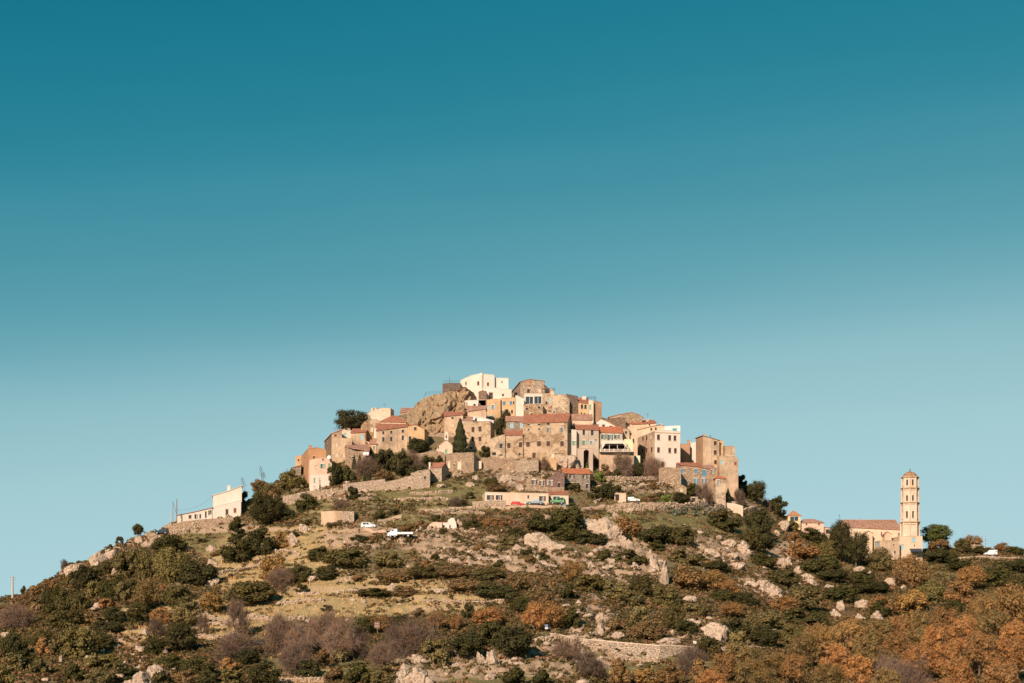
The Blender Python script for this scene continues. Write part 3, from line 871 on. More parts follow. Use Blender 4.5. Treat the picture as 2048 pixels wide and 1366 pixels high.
H('plastered_house', "small pink-roofed house peeping out behind the left end of the granite cliff", 800, 822, [(800, 826), (822, 822)], 842, d=8, dy=8, wall=P_tan, roof=('eave', 817, 1.0), rmat=T_pink)

# top of the hill
H('stone_terrace', "dark red stone block with railing on top of the granite cliff", 885, 921, [(885, 768), (900, 766.5), (921, 767)], 792, a=0, d=9, wall=S_dark, roof=('flat',), Y=486, cat="terrace", found=6.0)
H('white_house', "big white house on the very top with brown shutters", 921, 965, [(921, 761), (931, 756), (943, 751), (965, 746)], 790, a=-12, d=8, rpx=None, pipes=((963.5, 750, 776),), wall=P_white, roof=('flat',), Y=488,
  wins=[('f', 956.5, 766.7, 4, 7, 'b'), ('f', 932, 767, 2.5, 6, 'd')])
H('white_house', "right wing of the summit white house with one small shuttered window", 965.5, 989, [(965.5, 748), (988, 750), (989, 756)], 780, a=10, d=9, aerial=True, wall=P_white, roof=('flat',), Y=487, wins=[('f', 976, 768.5, 3.5, 6, 'b')])
H('white_house', "blank white block at the right of the summit house", 989.5, 1017, [(989.5, 756), (1017, 756.5)], 786, a=0, d=8, wall=P_white, roof=('flat',), Y=489, wins=[('f', 1004, 764, 2, 2, 'd')])
H('white_house', "low white courtyard wall with tall brown door below the summit house", 966, 1023, [(966, 776), (1000, 776), (1000.1, 778), (1023, 779)], 800, d=4, wall=P_white, roof=('flat',), Y=483, cat="house",
  wins=[('f', 981.7, 792, 8, 13, 'D'), ('f', 1006, 790, 3.5, 4, 'd'), ('f', 957 + 15, 790, 3, 3, 'd')])
H('ruined_stone_room', "crumbling brown stone lean-to at the foot of the white summit house", 957, 973, [(957, 784), (965, 781), (973, 783)], 802, d=4, wall=S_brown, roof=('flat',), Y=480, cat="house")
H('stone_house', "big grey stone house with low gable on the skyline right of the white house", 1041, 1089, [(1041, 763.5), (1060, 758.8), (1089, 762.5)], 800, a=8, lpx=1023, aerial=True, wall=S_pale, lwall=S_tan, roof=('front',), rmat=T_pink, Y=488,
  wins=[('f', 1057, 782, 5, 8, 'b'), ('f', 1079, 781, 5, 7, 'g'), ('f', 1068, 772, 2, 2, 'd')], chim=[(1057, 762, 1.2, 1.5, 0.02, P_orange)])
H('stone_house', "small dark domed annex with white columns behind the pergola", 1089.5, 1099, [(1089.5, 771), (1094, 774), (1099, 780)], 800, d=6, wall=S_dark, roof=('front',), rmat=S_dark, Y=487, wins=[('f', 1094, 779, 5, 8, 'a')])
H('glazed_house', "grey house with two huge panorama windows", 1048, 1085, 787.5, 809, d=8, wall=P_lgrey, roof=('flat',), Y=481, wins=[('f', 1059, 800.5, 15.5, 14, 'f'), ('f', 1076, 800, 15, 14, 'f')])
H('stone_house', "rough stone base wall with a dark opening under the panorama windows", 1047, 1086, [(1047, 809.5), (1086, 809)], 838, d=5, wall=S_och, roof=('flat',), Y=477, cat="wall",
  wins=[('f', 1078, 815, 4, 5, 'd'), ('f', 1054, 818, 5, 4, 'a'), ('f', 1064, 828, 4, 3, 'd')])
H('stone_house', "brown stone house right of the panorama windows with a small window", 1085.5, 1104, [(1085.5, 787), (1100, 787), (1104, 793)], 832, a=0, d=8, wall=S_och, roof=('flat',), Y=480, wins=[('f', 1093, 806, 3, 6, 'd'), ('f', 1099, 800, 4, 10, 'p'), ('f', 1103 - 4, 822, 4, 3, 'd')])
H('white_wall_house', "cream chimney-like block beside the pergola on the skyline", 1100, 1109, [(1100, 776), (1109, 784)], 800, d=4, wall=P_cream, roof=('flat',), Y=484)
H('stone_house', "sandy stone house with a white capped parapet and patched walls", 1104.5, 1139, [(1104.5, 793), (1110, 789.5), (1131, 789), (1139, 800)], 835, d=8, wall=S_cream, roof=('flat',), Y=478, wins=[('f', 1126, 816, 4, 6, 'g'), ('f', 1104 + 4, 824, 3, 3, 'd')])
H('stone_house', "dark grey windowless stone house with slanting white edge", 1133, 1156, [(1133, 789), (1136, 789), (1156, 793)], 832, a=12, d=7, wall=S_dark, roof=('flat',), Y=480)
H('ochre_house', "ochre house with two brown arched windows under a red eave", 1156.5, 1177, [(1156.5, 804), (1177, 807)], 834, d=9, a=0, wall=P_ochre, roof=('eave', 797, 0.7), rmat=T_red, Y=481,
  wins=[('f', 1164, 813, 4.5, 9, 'a'), ('f', 1171, 813.5, 4.5, 9, 'a'), ('f', 1163, 827, 3, 4, 'd'), ('f', 1169, 828, 3, 4, 'd')], chim=[(1168, 793, 1.3, 2, 0.5, P_white)])
H('corner_house', "tall corner house with cream left side and brown right side on the skyline", 1187.5, 1203.5, [(1187.5, 802), (1203.5, 805.5)], 844, a=16, lpx=1177, wall=P_brown, roof=('flat',), Y=478)
H('cream_house', "narrow cream house front with one yellow-green shutter", 1177.5, 1187, [(1177.5, 800), (1187, 802)], 844, d=5, wall=P_pale, roof=('flat',), Y=476.5, wins=[('f', 1180.5, 814.5, 4, 9, 'G')])
H('ochre_house', "low ochre house with pale blue shutters left of the bright blue windows", 972, 1001, [(972, 800), (985, 798), (1001, 798.5)], 838, d=8, wall=P_ochre, roof=('flat',), Y=480,
  wins=[('f', 975.5, 815, 3.5, 7, 'p'), ('f', 986, 814, 4, 8, 'op'), ('f', 976, 833, 3.5, 6, 'p'), ('f', 986, 832.5, 3.5, 6, 'p')])
H('ochre_house', "ochre house with bright blue windows below the white courtyard wall", 1001.5, 1030, [(1001.5, 797), (1030, 795)], 836, d=8, wall=P_ochre, roof=('flat',), Y=481,
  wins=[('f', 1008.5, 806.6, 5, 7, 'B'), ('f', 1022, 806, 4.5, 7, 'B'), ('f', 1027.3, 805.5, 2, 6, 'd'), ('f', 1002 + 3, 824, 4, 7, 'f'), ('f', 1024, 823.5, 3.5, 7, 'd')])
H('white_house', "slender white house wall beside the small cypress", 1031, 1048, [(1031, 791), (1036, 792), (1048, 799)], 836, d=8, wall=P_white, roof=('flat',), Y=479)
H('white_terrace_house', "low white terrace building with two small arches right of the cliff", 927, 971, [(927, 803), (935, 801), (971, 800)], 820, d=7, wall=P_white, roof=('flat',), Y=480,
  wins=[('f', 949, 811, 4.5, 7, 'a'), ('f', 958.5, 809.5, 4.5, 7, 'a'), ('f', 933, 807, 3, 3, 'd')])
H('plastered_house', "long tan house under a thin sloping red roof between cliff and ochre houses", 935, 972, [(935, 823), (972, 817)], 842, d=6, wall=P_tan, roof=('eave', 813, 0.9), rmat=T_pink, Y=470)
H('plastered_house', "tan house with red roof and small window at the right foot of the cliff", 889, 926, [(889, 833), (926, 829)], 872, a=4, d=8, wall=P_tan, roof=('eave', 825, 0.8), rmat=T_red, Y=463, wins=[('f', 905, 850, 5, 7, 'g'), ('f', 905, 836, 4, 4, 'd'), ('f', 906, 868, 2, 2, 'd')])
H('plastered_house', "white house gable with a brown shutter above the square stone house", 943, 987, [(943, 833), (965, 836), (987, 842)], 852, d=6, wall=P_pure, roof=('front',), rmat=P_pure, Y=469, wins=[('f', 952, 840, 4, 6, 'b')])
H('white_house', "low white wall with red tiled top left of the white gable", 920, 944, [(920, 841), (944, 841)], 856, d=6, wall=P_white, roof=('eave', 835, 1.0), rmat=T_pink, Y=461.5)
H('stone_house', "square ochre stone house with four brown shuttered windows beside the tall cypress", 926.5, 981, [(926.5, 844), (981, 842.5)], 905, a=-9, rpx=989, wall=S_och, roof=('flat',), Y=452,
  wins=[('f', 946, 859, 5.5, 10, 'b'), ('f', 960, 858, 5.5, 10, 'b'), ('f', 946, 878.5, 5, 9, 'b'), ('f', 960, 878, 5, 9, 'b'), ('f', 942.5, 896, 5, 5, 'd'), ('f', 936, 877, 2, 2, 'd')])

# the big facade and its neighbours
H('grey_house', "grey stone upper house with two teal shuttered windows and pink tile roof", 1012, 1050, [(1012, 842), (1050, 842.5)], 872, d=8, wall=S_grey, roof=('eave', 834, 0.55), rmat=T_pink, Y=450,
  wins=[('f', 1023.4, 851, 6.5, 9, 'p'), ('f', 1043, 851, 6.5, 9, 'p')])
H('large_house', "huge stone and ochre facade with a row of brown shutters and red roof", 1046, 1135, [(1046, 845.5), (1090, 844.5), (1135, 843.5)], 918, a=-8, rpx=1144, aerial=True, pipes=((1091, 846, 915), (1134, 845, 912)), wall=S_och, roof=('eave', 829.5, 0.5), rmat=T_red, Y=446,
  wins=[('f', 1056, 888.5, 6.5, 10, 'b'), ('f', 1078, 887.5, 6.5, 10, 'b'), ('f', 1096.5, 887.5, 6.5, 10, 'b'), ('f', 1124, 887.5, 6.5, 10, 'b'),
        ('f', 1057, 849.5, 5, 3, 'd'), ('f', 1078, 849, 5, 3, 'd'), ('f', 1057, 859, 3, 3.5, 'd'), ('f', 1078, 858, 3, 3.5, 'd'),
        ('f', 1096, 860, 5.5, 10, 'f'), ('f', 1124, 860, 5.5, 10, 'f'), ('f', 1096.5, 848, 5, 4, 'd'), ('f', 1124, 847.5, 6, 2.5, 'g'),
        ('f', 1068, 911, 6, 11, 'D'), ('f', 1105, 911, 5, 8, 'Dw'), ('f', 1091, 906.5, 1.5, 1.5, 'd'), ('f', 1118, 906.5, 1.5, 1.5, 'd'), ('f', 1124, 907, 1.5, 1.5, 'd'), ('f', 1112, 907, 1.5, 1.5, 'd')])
H('stone_house', "stone house with low red roof joining the huge facade on its left", 1010.5, 1046, [(1010.5, 870), (1046, 869.5)], 916, d=7, wall=S_och, roof=('eave', 860, 0.8), rmat=T_red, Y=445.5,
  wins=[('f', 1017.6, 891, 6, 10, 'b'), ('f', 1041, 889.5, 6, 10, 'b'), ('f', 1043 - 4, 908.5, 3.5, 5, 'd')])
H('stone_house', "pale stone lean-to with slanting top and dark garage opening", 981, 1010, [(981, 878), (990, 874.5), (1010, 868.5)], 914, d=7, wall=S_cream, roof=('flat',), Y=445, wins=[('f', 1002, 891.5, 5, 9, 'd'), ('f', 988, 907.5, 8, 6, 'Dd'), ('f', 1002, 910, 6, 2.5, 'd')])
H('plastered_house', "cream house with pink tiled roof behind the arched terrace", 1145, 1185, [(1145, 839), (1185, 840)], 866, d=8, wall=P_cream, roof=('eave', 830, 0.6), rmat=T_pink, Y=456, wins=[('f', 1147.5, 849, 3, 4, 'd')])
H('white_house', "white gable with small windows between the tall corner house and the red roofs", 1186, 1232, [(1186, 848), (1201.5, 838), (1214, 843), (1232, 853)], 868, d=9, aerial=True, wall=P_white, roof=('front',), rmat=T_pink, Y=462, wins=[('f', 1195, 851, 4, 4, 'd'), ('f', 1207, 851.5, 5, 4, 'd'), ('f', 1222, 853.5, 6, 3, 'd')])
H('plastered_house', "grey plastered house with green shutters over the arched terrace", 1153, 1197.5, [(1153, 858), (1197.5, 860)], 912, a=3, d=9, aerial=True, pipes=((1176, 862, 896),), wall=P_grey, roof=('eave', 851, 0.5), rmat=T_red, Y=449,
  wins=[('f', 1167.5, 864.5, 4.5, 10, 'd'), ('f', 1184.5, 865, 5, 10, 'd'), ('f', 1168, 885.5, 5, 9, 'og'), ('f', 1183, 885, 4.5, 7, 'op'), ('f', 1192, 880, 2, 3, 'd')])
H('plastered_house', "pale grey house wall with a green window left of the arched terrace", 1137, 1153, [(1137, 859), (1153, 860)], 918, d=7, wall=P_lgrey, roof=('flat',), Y=447, wins=[('f', 1148, 886, 4, 8, 'og'), ('f', 1139.5, 863, 4, 5, 'd')])
H('restaurant_house', "house with bright red roof and green shutters above the awning terrace", 1198, 1245, [(1198, 864.5), (1245, 865.5)], 905, a=2, d=10, wall=P_grey, roof=('eave', 855, 0.5), rmat=T_bright, Y=450.5,
  wins=[('f', 1207.5, 873.5, 5, 9, 'oD'), ('f', 1220, 876, 5, 13, 'oD'), ('f', 1233.5, 873.8, 5, 8, 'oD')])
H('plastered_house', "tan house with a dark window right of the bright red roof", 1245.5, 1259, [(1245.5, 858), (1259, 859)], 905, d=7, wall=P_tan, roof=('flat',), Y=455, wins=[('f', 1252, 865, 4, 5, 'd')])
H('cream_house', "cream stepped house wall left of the big pale building", 1256, 1275, [(1256, 853), (1270, 855), (1275, 863)], 912, d=7, wall=P_cream, roof=('flat',), Y=456, wins=[('f', 1262, 868, 2.5, 4, 'd'), ('f', 1267, 882, 3, 8, 'd')])

# right half
H('stone_house', "stone house with low pink gable roof on the right skyline", 1218, 1285, [(1218, 834), (1240, 829), (1263, 825), (1276, 829), (1285, 834)], 858, d=10, aerial=True, wall=S_tan, roof=('front',), rmat=T_pink, Y=478, wins=[('f', 1237, 836, 4, 3, 'd')])
H('stone_house', "low rough stone wall house before the pink gable", 1206, 1252, [(1206, 839), (1225, 837), (1252, 836)], 860, d=6, wall=S_brown, roof=('flat',), Y=473)
H('cream_house', "cream house with red mono-pitch roof behind the big pale building", 1238, 1284, [(1238, 849), (1284, 846)], 870, d=9, wall=P_cream, roof=('eave', 838.5, 0.6), rmat=T_red, Y=477, wins=[('f', 1250, 855, 2.5, 3, 'd')])
H('cream_house', "cream house under the right red roof with a chimney on the skyline", 1265.5, 1312, [(1265.5, 849), (1312, 846)], 872, d=9, aerial=True, wall=P_cream, roof=('eave', 841.5, 0.8), rmat=T_red, Y=475.5, wins=[('f', 1299, 850, 2.5, 3, 'd')], chim=[(1295, 838, 0.7, 1.5, 0.6)])
H('cream_house', "cream gable top with two tiny windows above the big pale building", 1271, 1346, [(1271, 861), (1296, 855), (1321, 850), (1346, 860)], 880, d=8, wall=P_cream, roof=('front',), rmat=T_old, Y=474.5, wins=[('f', 1302.6, 858.5, 3.5, 5, 'b'), ('f', 1311.6, 857.5, 3.5, 5, 'b'), ('f', 1332, 860, 4, 2.5, 'b')], chim=[(1322, 847.5, 0.6, 1.4, 0.2)])
H('white_house', "bright white flat-roofed house with a teal awning at the right skyline edge", 1329, 1360.5, [(1329, 853), (1360.5, 851.5)], 876, d=7, wall=P_pure, roof=('flat',), Y=472, wins=[('f', 1349.5, 859.5, 9, 4, 't')])
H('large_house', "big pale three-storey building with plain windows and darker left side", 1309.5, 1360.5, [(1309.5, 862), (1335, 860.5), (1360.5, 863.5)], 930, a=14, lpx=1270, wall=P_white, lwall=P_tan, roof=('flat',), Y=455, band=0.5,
  wins=[('f', 1317, 874.5, 5.5, 9.5, 'b'), ('f', 1339.5, 876, 5, 9.5, 'b'), ('f', 1350, 876.5, 5, 9.5, 'b'), ('f', 1317, 900, 5, 9.5, 'b'), ('f', 1339.5, 901, 5, 9, 'b'), ('f', 1350.8, 901.5, 5, 9, 'b'),
        ('f', 1326, 928, 6, 7, 'Dd'), ('l', 1273.6, 878, 3, 9, 'b'), ('l', 1285.5, 877, 3.2, 9, 'b'), ('l', 1293, 876, 3, 9, 'b'), ('l', 1302, 873.5, 3, 9, 'g'),
        ('l', 1285, 902.5, 2.5, 8, 'b'), ('l', 1293, 901, 3, 9, 'b'), ('l', 1303, 899.5, 3.5, 9.5, 'b'), ('l', 1274, 904, 3, 7, 'b'), ('l', 1299, 915, 2, 2, 'd')])
H('white_shed', "small white shed with flat lid against the left side of the big pale building", 1268.5, 1280, [(1268.5, 912), (1280, 911.5)], 932, a=-12, d=2.2, wall=plaster((0.70, 0.66, 0.46), (0.5, 0.4, 0.25), 0.3), roof=('flat',), Y=450, wins=[('f', 1271.5, 917, 2.5, 6, 'G')])
H('brown_house', "shaded brown house in the gap between the big pale building and the tall right house", 1362, 1380, [(1362, 888), (1380, 889)], 936, d=8, wall=P_brown, roof=('flat',), Y=468, chim=[(1377, 880, 0.7, 2, 0.3, P_orange)])
H('cream_house', "narrow pale house front left of the tall right house", 1381, 1393, [(1381, 886), (1393, 884)], 930, d=8, wall=P_white, roof=('flat',), Y=470)
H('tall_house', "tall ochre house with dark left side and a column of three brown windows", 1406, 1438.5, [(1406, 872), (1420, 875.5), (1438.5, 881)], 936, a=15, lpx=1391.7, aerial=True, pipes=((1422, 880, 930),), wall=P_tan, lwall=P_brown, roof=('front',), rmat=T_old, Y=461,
  wins=[('f', 1430.5, 886.5, 5, 8, 'b'), ('f', 1430.5, 905, 5, 8.5, 'b'), ('f', 1431, 924.5, 5, 8, 'b')], chim=[(1409, 868, 0.6, 1.5, 0.1)])
H('tan_house', "stepped tan house tucked right behind the tall ochre house", 1438.5, 1447, [(1438.5, 881), (1447, 882)], 920, d=7, wall=P_ochre, roof=('flat',), Y=464)
H('tan_house', "tan flat-roofed house with a balcony slab at the right end of the village", 1446, 1470, [(1446, 892), (1470, 893)], 925, d=8, wall=P_tan, roof=('flat',), Y=465, wins=[('f', 1466, 914, 2.5, 3, 'd')])
H('tan_house', "lowest tan house at the right end with one blue and one brown window", 1439, 1476.5, [(1439, 912), (1466, 914), (1476.5, 916.5)], 950, a=4, d=9, wall=P_tan, roof=('flat',), Y=458, wins=[('f', 1443.5, 924.5, 5, 8, 'p'), ('f', 1471, 927, 4, 7, 'r')], found=9)
H('stone_house', "stone row house with bright blue shutters below the big pale building", 1361, 1404, [(1361, 930), (1404, 934)], 972, a=3, d=7, wall=S_tan, roof=('eave', 927, 0.9), rmat=T_red, Y=449,
  wins=[('f', 1363.5 + 1, 942.4, 4.5, 8, 'B'), ('f', 1391.6, 942.4, 5, 8, 'B'), ('f', 1365, 962.5, 4, 10, 'oB'), ('f', 1391.6, 962.7, 4, 11, 'oB')])
H('stone_house', "right half of the blue-shuttered stone row with a solid blue door panel", 1404, 1432, [(1404, 935.5), (1432, 938)], 972, a=3, d=7, wall=S_tan, roof=('eave', 932, 0.9), rmat=T_pink, Y=449.5,
  wins=[('f', 1407, 946, 6.5, 12, 'B'), ('f', 1425, 943.5, 5, 7, 'f'), ('f', 1406.5, 962, 4, 9, 'oB')])
H('stone_house', "ochre house with a small red roof and one narrow window under the balcony", 1431, 1451.5, [(1431, 957), (1451.5, 958)], 985, d=6, wall=S_cream, roof=('hip', 951, 1.2), rmat=T_bright, Y=446, wins=[('f', 1437, 965, 4, 10, 'f')])
H('ruined_stone_house', "little roofless stone ruin with brick-framed door among the terraces", 1350, 1373, [(1350, 970), (1356, 967), (1365, 970), (1373, 976)], 991, d=5, wall=S_tan, roof=('flat',), wins=[('f', 1362.6, 983, 5, 10, 'Dw')])
H('stone_shed', "square stone shed with an open dark door above the long terrace wall", 1378, 1395, [(1378, 994), (1395, 994)], 1009, d=4, wall=S_cream, roof=('flat',), wins=[('f', 1387, 1001.5, 7, 11, 'Dd')], cat="shed")
H('garage', "cream garage with a black opening beside the parked white car", 1229, 1252, [(1229, 986), (1252, 987)], 1003, d=4, wall=P_cream, roof=('flat',), wins=[('f', 1234.5, 995, 8, 12, 'Dd')], cat="garage")

# middle ground
H('gabled_house', "grey stone house with bright orange-red roof and dark veranda", 1128, 1180, [(1128, 946.5), (1180, 947.5)], 978, a=4, d=8, wall=S_grey, roof=('eave', 939, 0.5), rmat=T_bright,
  wins=[('f', 1133.5, 951.5, 4, 8, 'b'), ('f', 1143.5, 951.5, 5, 8, 'ob'), ('f', 1169.6, 953, 4.5, 8, 'ob'), ('f', 1141, 970, 26, 8, 'Dd'), ('f', 1174, 972, 4, 8, 'Dd')])
H('gabled_house', "brown-pink gabled wing with long sloping roof left of the orange-red roof", 1091, 1129, [(1091, 962), (1118, 941), (1129, 946)], 980, a=0, d=8, aerial=True, wall=stone((0.30, 0.185, 0.14), 0.35), roof=('front',), rmat=T_pink,
  wins=[('f', 1095, 965, 3, 8, 'f'), ('f', 1103, 966, 3.5, 9, 'f'), ('f', 1118, 970, 3.5, 9, 'Dd')])
H('stone_house', "old tan stone house with white-framed windows left of the brown-pink gable", 1052, 1091, [(1052, 957), (1070, 954), (1091, 959)], 976, d=7, wall=S_tan, roof=('flat',), wins=[('f', 1068.5, 964, 5, 8, 'ob'), ('f', 1083, 966, 4, 9, 'ob')])
H('long_house', "long low cream bungalow with brown shutters above the parked cars", 970, 1097, [(970, 984.5), (1020, 985.5), (1097, 987)], 1013, a=6, lpx=960, aerial=True, wall=P_pale, roof=('flat',),
  wins=[('f', 980.6, 995, 6.5, 9, 'ob'), ('f', 998, 995, 6, 9, 'ob'), ('f', 1056.6, 994, 3, 6, 'd'), ('f', 1084.7, 997, 6, 9, 'ob')], chim=[(1025.5, 982, 1.0, 1.6, 0.1, P_orange)])
H('garage_house', "cream garage block with red roof behind the green off-road car", 1097.5, 1137, [(1097.5, 989), (1137, 989.5)], 1008, a=0, d=7, wall=P_pale, roof=('eave', 984, 0.8), rmat=T_red, wins=[('f', 1100, 996, 2.5, 8, 'd'), ('f', 1113, 996.5, 14, 7, 'f')])
H('stone_hut', "small stone hut with red roof, white chimney and shaded right side", 861, 883.5, [(861, 934.5), (883.5, 934.5)], 962, a=-16, rpx=896, wall=S_pale, roof=('eave', 927, 0.5), rmat=T_red, wins=[('f', 868, 951, 2, 6, 'd')], chim=[(859.8, 925, 0.5, 3.0, 0.05, P_white)])
H('stone_barn', "blind stone barn with slanting top left of the small red-roofed hut", 821.5, 860, [(821.5, 947), (836, 942), (860, 938)], 978, d=6, wall=S_pale, roof=('flat',), wins=[('f', 850, 955.5, 3, 7, 'd'), ('f', 840 + 0, 944, 2, 2, 'd')])
H('stone_house', "roofless stone house with two arched cream doors below the chapel", 892, 948, [(892, 909), (905, 906.5), (925, 906), (947.9, 905), (948, 909)], 945, a=-6, rpx=960, wall=S_tan, roof=('flat',), wins=[('f', 918.5, 931, 8, 15, 'Dw'), ('f', 897.5, 930, 5, 12, 'Dw'), ('f', 908, 930, 1.5, 2, 'd')])
H('chapel_annex', "tiny pale wall with dark doorway right of the arched cream doors", 943, 963, [(943, 922), (963, 922.5)], 940, d=4, wall=P_pale, roof=('flat',), wins=[('f', 947.5, 926, 4, 9, 'Dd')])

# church square side, left of the church
H('yellow_house', "yellow house with orange hipped roof and a band of windows near the church", 1576, 1601, [(1576, 1031.5), (1601, 1032)], 1062, a=-6, d=6, wall=plaster((0.70, 0.50, 0.25), (0.5, 0.33, 0.17), 0.2), roof=('hip', 1021, 1.8), rmat=T_orange, Y=470, wins=[('f', 1588.6, 1037.5, 17, 8, 'f')], group=None)
H('pink_house', "pink-tan house with flat hipped roof between the yellow house and the church", 1601.5, 1647.5, [(1601.5, 1045.5), (1647.5, 1046)], 1072, a=0, d=9, wall=P_pink, roof=('hip', 1038, 2.0), rmat=T_pink, Y=471, wins=[('f', 1613, 1048.5, 3, 3, 'd'), ('f', 1638, 1048.5, 3, 3, 'd'), ('f', 1637, 1063, 5, 8, 'Dg')], group=None)
H('porch', "dark open shed roof beside the pink-tan house", 1649, 1660, [(1649, 1055), (1660, 1056)], 1070, d=5, wall=P_tan, roof=('front',), rmat=T_pink, Y=472, cat="porch", group=None, wins=[('f', 1655, 1063, 7, 8, 'Dd')])

# the white house on the left slope
H('white_house', "tall blind cream house with slanting top on the left slope", 426, 483.5, [(426, 991), (452, 984), (483.5, 972)], 1018, a=10.5, d=8, wall=P_white, roof=('front',), rmat=P_white, Y=437, group=None, chim=[(457.5, 971, 0.9, 1.8, 0.4, P_white)])
H('white_house', "pink-white lower storey with brown doors under the tall blind cream house", 424, 482, [(424, 1015), (445, 1010), (482, 1001)], 1036, a=10.5, d=5, wall=P_white, roof=('flat',), Y=432, group=None, wins=[('f', 454, 1025, 5, 12, 'D'), ('f', 470, 1021, 5, 8, 'r')])
H('white_annex', "long low white annex with dark openings running down the left slope", 354.5, 424, [(354.5, 1031), (390, 1024), (424, 1016)], 1043, a=10.5, d=6, wall=P_white, roof=('front',), rmat=T_old, Y=430, group=None,
  wins=[('f', 380, 1033.6, 5, 6, 'b'), ('f', 391, 1033, 3.5, 8, 'd'), ('f', 395.5, 1033, 2, 7, 'f'), ('f', 400.5, 1032.5, 3, 7, 'd'), ('f', 411.6, 1029.5, 3, 12, 'D'), ('f', 418, 1025.5, 2, 8, 'd'), ('f', 423 - 1, 1024, 1.8, 7, 'd')], cat="house")
# ------------------------------------------------------------------ church with bell tower
M_corn = plaster((0.56, 0.38, 0.24), (0.36, 0.23, 0.13), 0.6)


def bell_tower():
    Y = 466.0; k = Y / F
    cx = (1820.0 - CX) * k
    z = lambda r: (HZ - r) * k
    m = plaster((0.71, 0.555, 0.425), (0.48, 0.32, 0.19), 0.6)
    root = thing('bell_tower', "tall pale octagonal bell tower with domed brown roof and cross beside the church", 'bell tower', (cx, Y, z(1112)), 0)
    zb = z(1112)
    R = 16.6 * k
    a0 = math.radians(-105)      # a corner faces the camera
    def ring(r0, r1, Ra, Rb, name, mat, par=root):
        mb = MB(); mb.lathe([(Ra, z(r0) - zb), (Rb, z(r1) - zb)], 8, a0=a0); return mb.build(name, mat, par)

    # stage walls with real window openings: eight flat panels each
    def stage(rb, rt, Rs, win, arch=True):
        mb = MB()
        for i in range(8):
            t0 = a0 + i * math.pi / 4; t1 = t0 + math.pi / 4
            A = Vector((Rs * math.cos(t0), Rs * math.sin(t0), 0)); B = Vector((Rs * math.cos(t1), Rs * math.sin(t1), 0))
            u = (B - A).normalized(); L = (B - A).length; n = Vector((u.y, -u.x, 0))
            if n.dot(A) < 0: n = -n
            zl, zh = z(rb) - zb, z(rt) - zb
            hs = []
            if win and i % 2 in (0, 1):
                r0, r1, hw = win
                c = L / 2; y0, y1 = z(r0) - zb, z(r1) - zb; q = hw
                pts = [(c - q, y0), (c + q, y0), (c + q, y1 - q)] + [(c + q * math.cos(s), y1 - q + q * math.sin(s)) for s in (0.6, 1.2, 1.94, 2.54)] + [(c - q, y1 - q)]
                hs = [pts]
            T = lambda uu, zz, qd: tuple(A + u * uu - n * qd + Vector((0, 0, zz)))
            vs, tri = tess([(0, zl), (L, zl), (L, zh), (0, zh)], hs, T)
            n0 = len(mb.v); mb.v += vs; mb.f += [tuple(n0 + j for j in t) for t in tri]
            for h in hs:
                for j in range(len(h)):
                    p, q_ = h[j], h[(j + 1) % len(h)]
                    mb.poly([T(p[0], p[1], 0), T(q_[0], q_[1], 0), T(q_[0], q_[1], .4), T(p[0], p[1], .4)])
                wb = MB(); wb.poly([T(p[0], p[1], .38) for p in h]); w_ = wb.build('window', M_shade, root)  # opening closed by a sheet painted as the tower's inner shade
                sb = MB(); c = L / 2; q = win[2]; y0 = z(win[0]) - zb
                pp = [T(c - q - .1, y0 - .2, -.12), T(c + q + .1, y0 - .2, -.12), T(c + q + .1, y0 - .2, .1), T(c - q - .1, y0 - .2, .1)]
                sb.hexa(pp + [(p[0], p[1], p[2] + .18) for p in pp]); sb.build('sill', m, w_)
            # corner pilaster
            pb = MB(); pb.bar(tuple(A + Vector((0, 0, zl))), tuple(A + Vector((0, 0, zh))), 0.2, n=6)
            pb.build('pilaster', m, root)
        return mb.build('wall', m, root)
    stage(1073, 1046, R * 1.09, None)
    stage(1044, 1007.5, R * 1.03, (1037, 1023, 0.31))
    stage(1005, 978, R * 1.0, (1004 - 1, 991.5, 0.31))
    stage(976, 956, R * 0.96, (972, 960, 0.30))
    for r, RR in ((1045, 1.22), (1006.2, 1.16), (977, 1.13), (955, 1.10), (1050, 1.13), (1010.5, 1.06), (981, 1.04)):
        mb = MB(); zc = z(r) - zb
        mb.lathe([(R * (RR - .06), zc - .22), (R * RR, zc - .05), (R * RR, zc + .12), (R * (RR - .1), zc + .25)], 8, a0=a0)
        mb.build('cornice', M_corn, root)
    mb = MB(); r0 = 14.4 * k
    prof = [(r0 * 1.1, z(954.6) - zb), (r0 * 1.0, z(953.5) - zb), (r0 * 0.93, z(950.5) - zb), (r0 * .76, z(947.5) - zb), (r0 * .5, z(945) - zb), (r0 * .24, z(943.6) - zb), (r0 * .05, z(942.8) - zb)]
    mb.lathe(prof, 8, a0=a0); dome = mb.build('dome', tiles((0.42, 0.20, 0.09), 0.4), root)
    mb = MB(); mb.lathe([(0.05, z(943.4) - zb), (.22, z(942.4) - zb), (.22, z(941.6) - zb), (.04, z(941) - zb)], 8); mb.bar((0, 0, z(942) - zb), (0, 0, z(937) - zb), .05)
    mb.bar((-.32, 0, z(938.7) - zb), (.32, 0, z(938.7) - zb), .045); mb.build('cross', M_iron, dome)
    return m


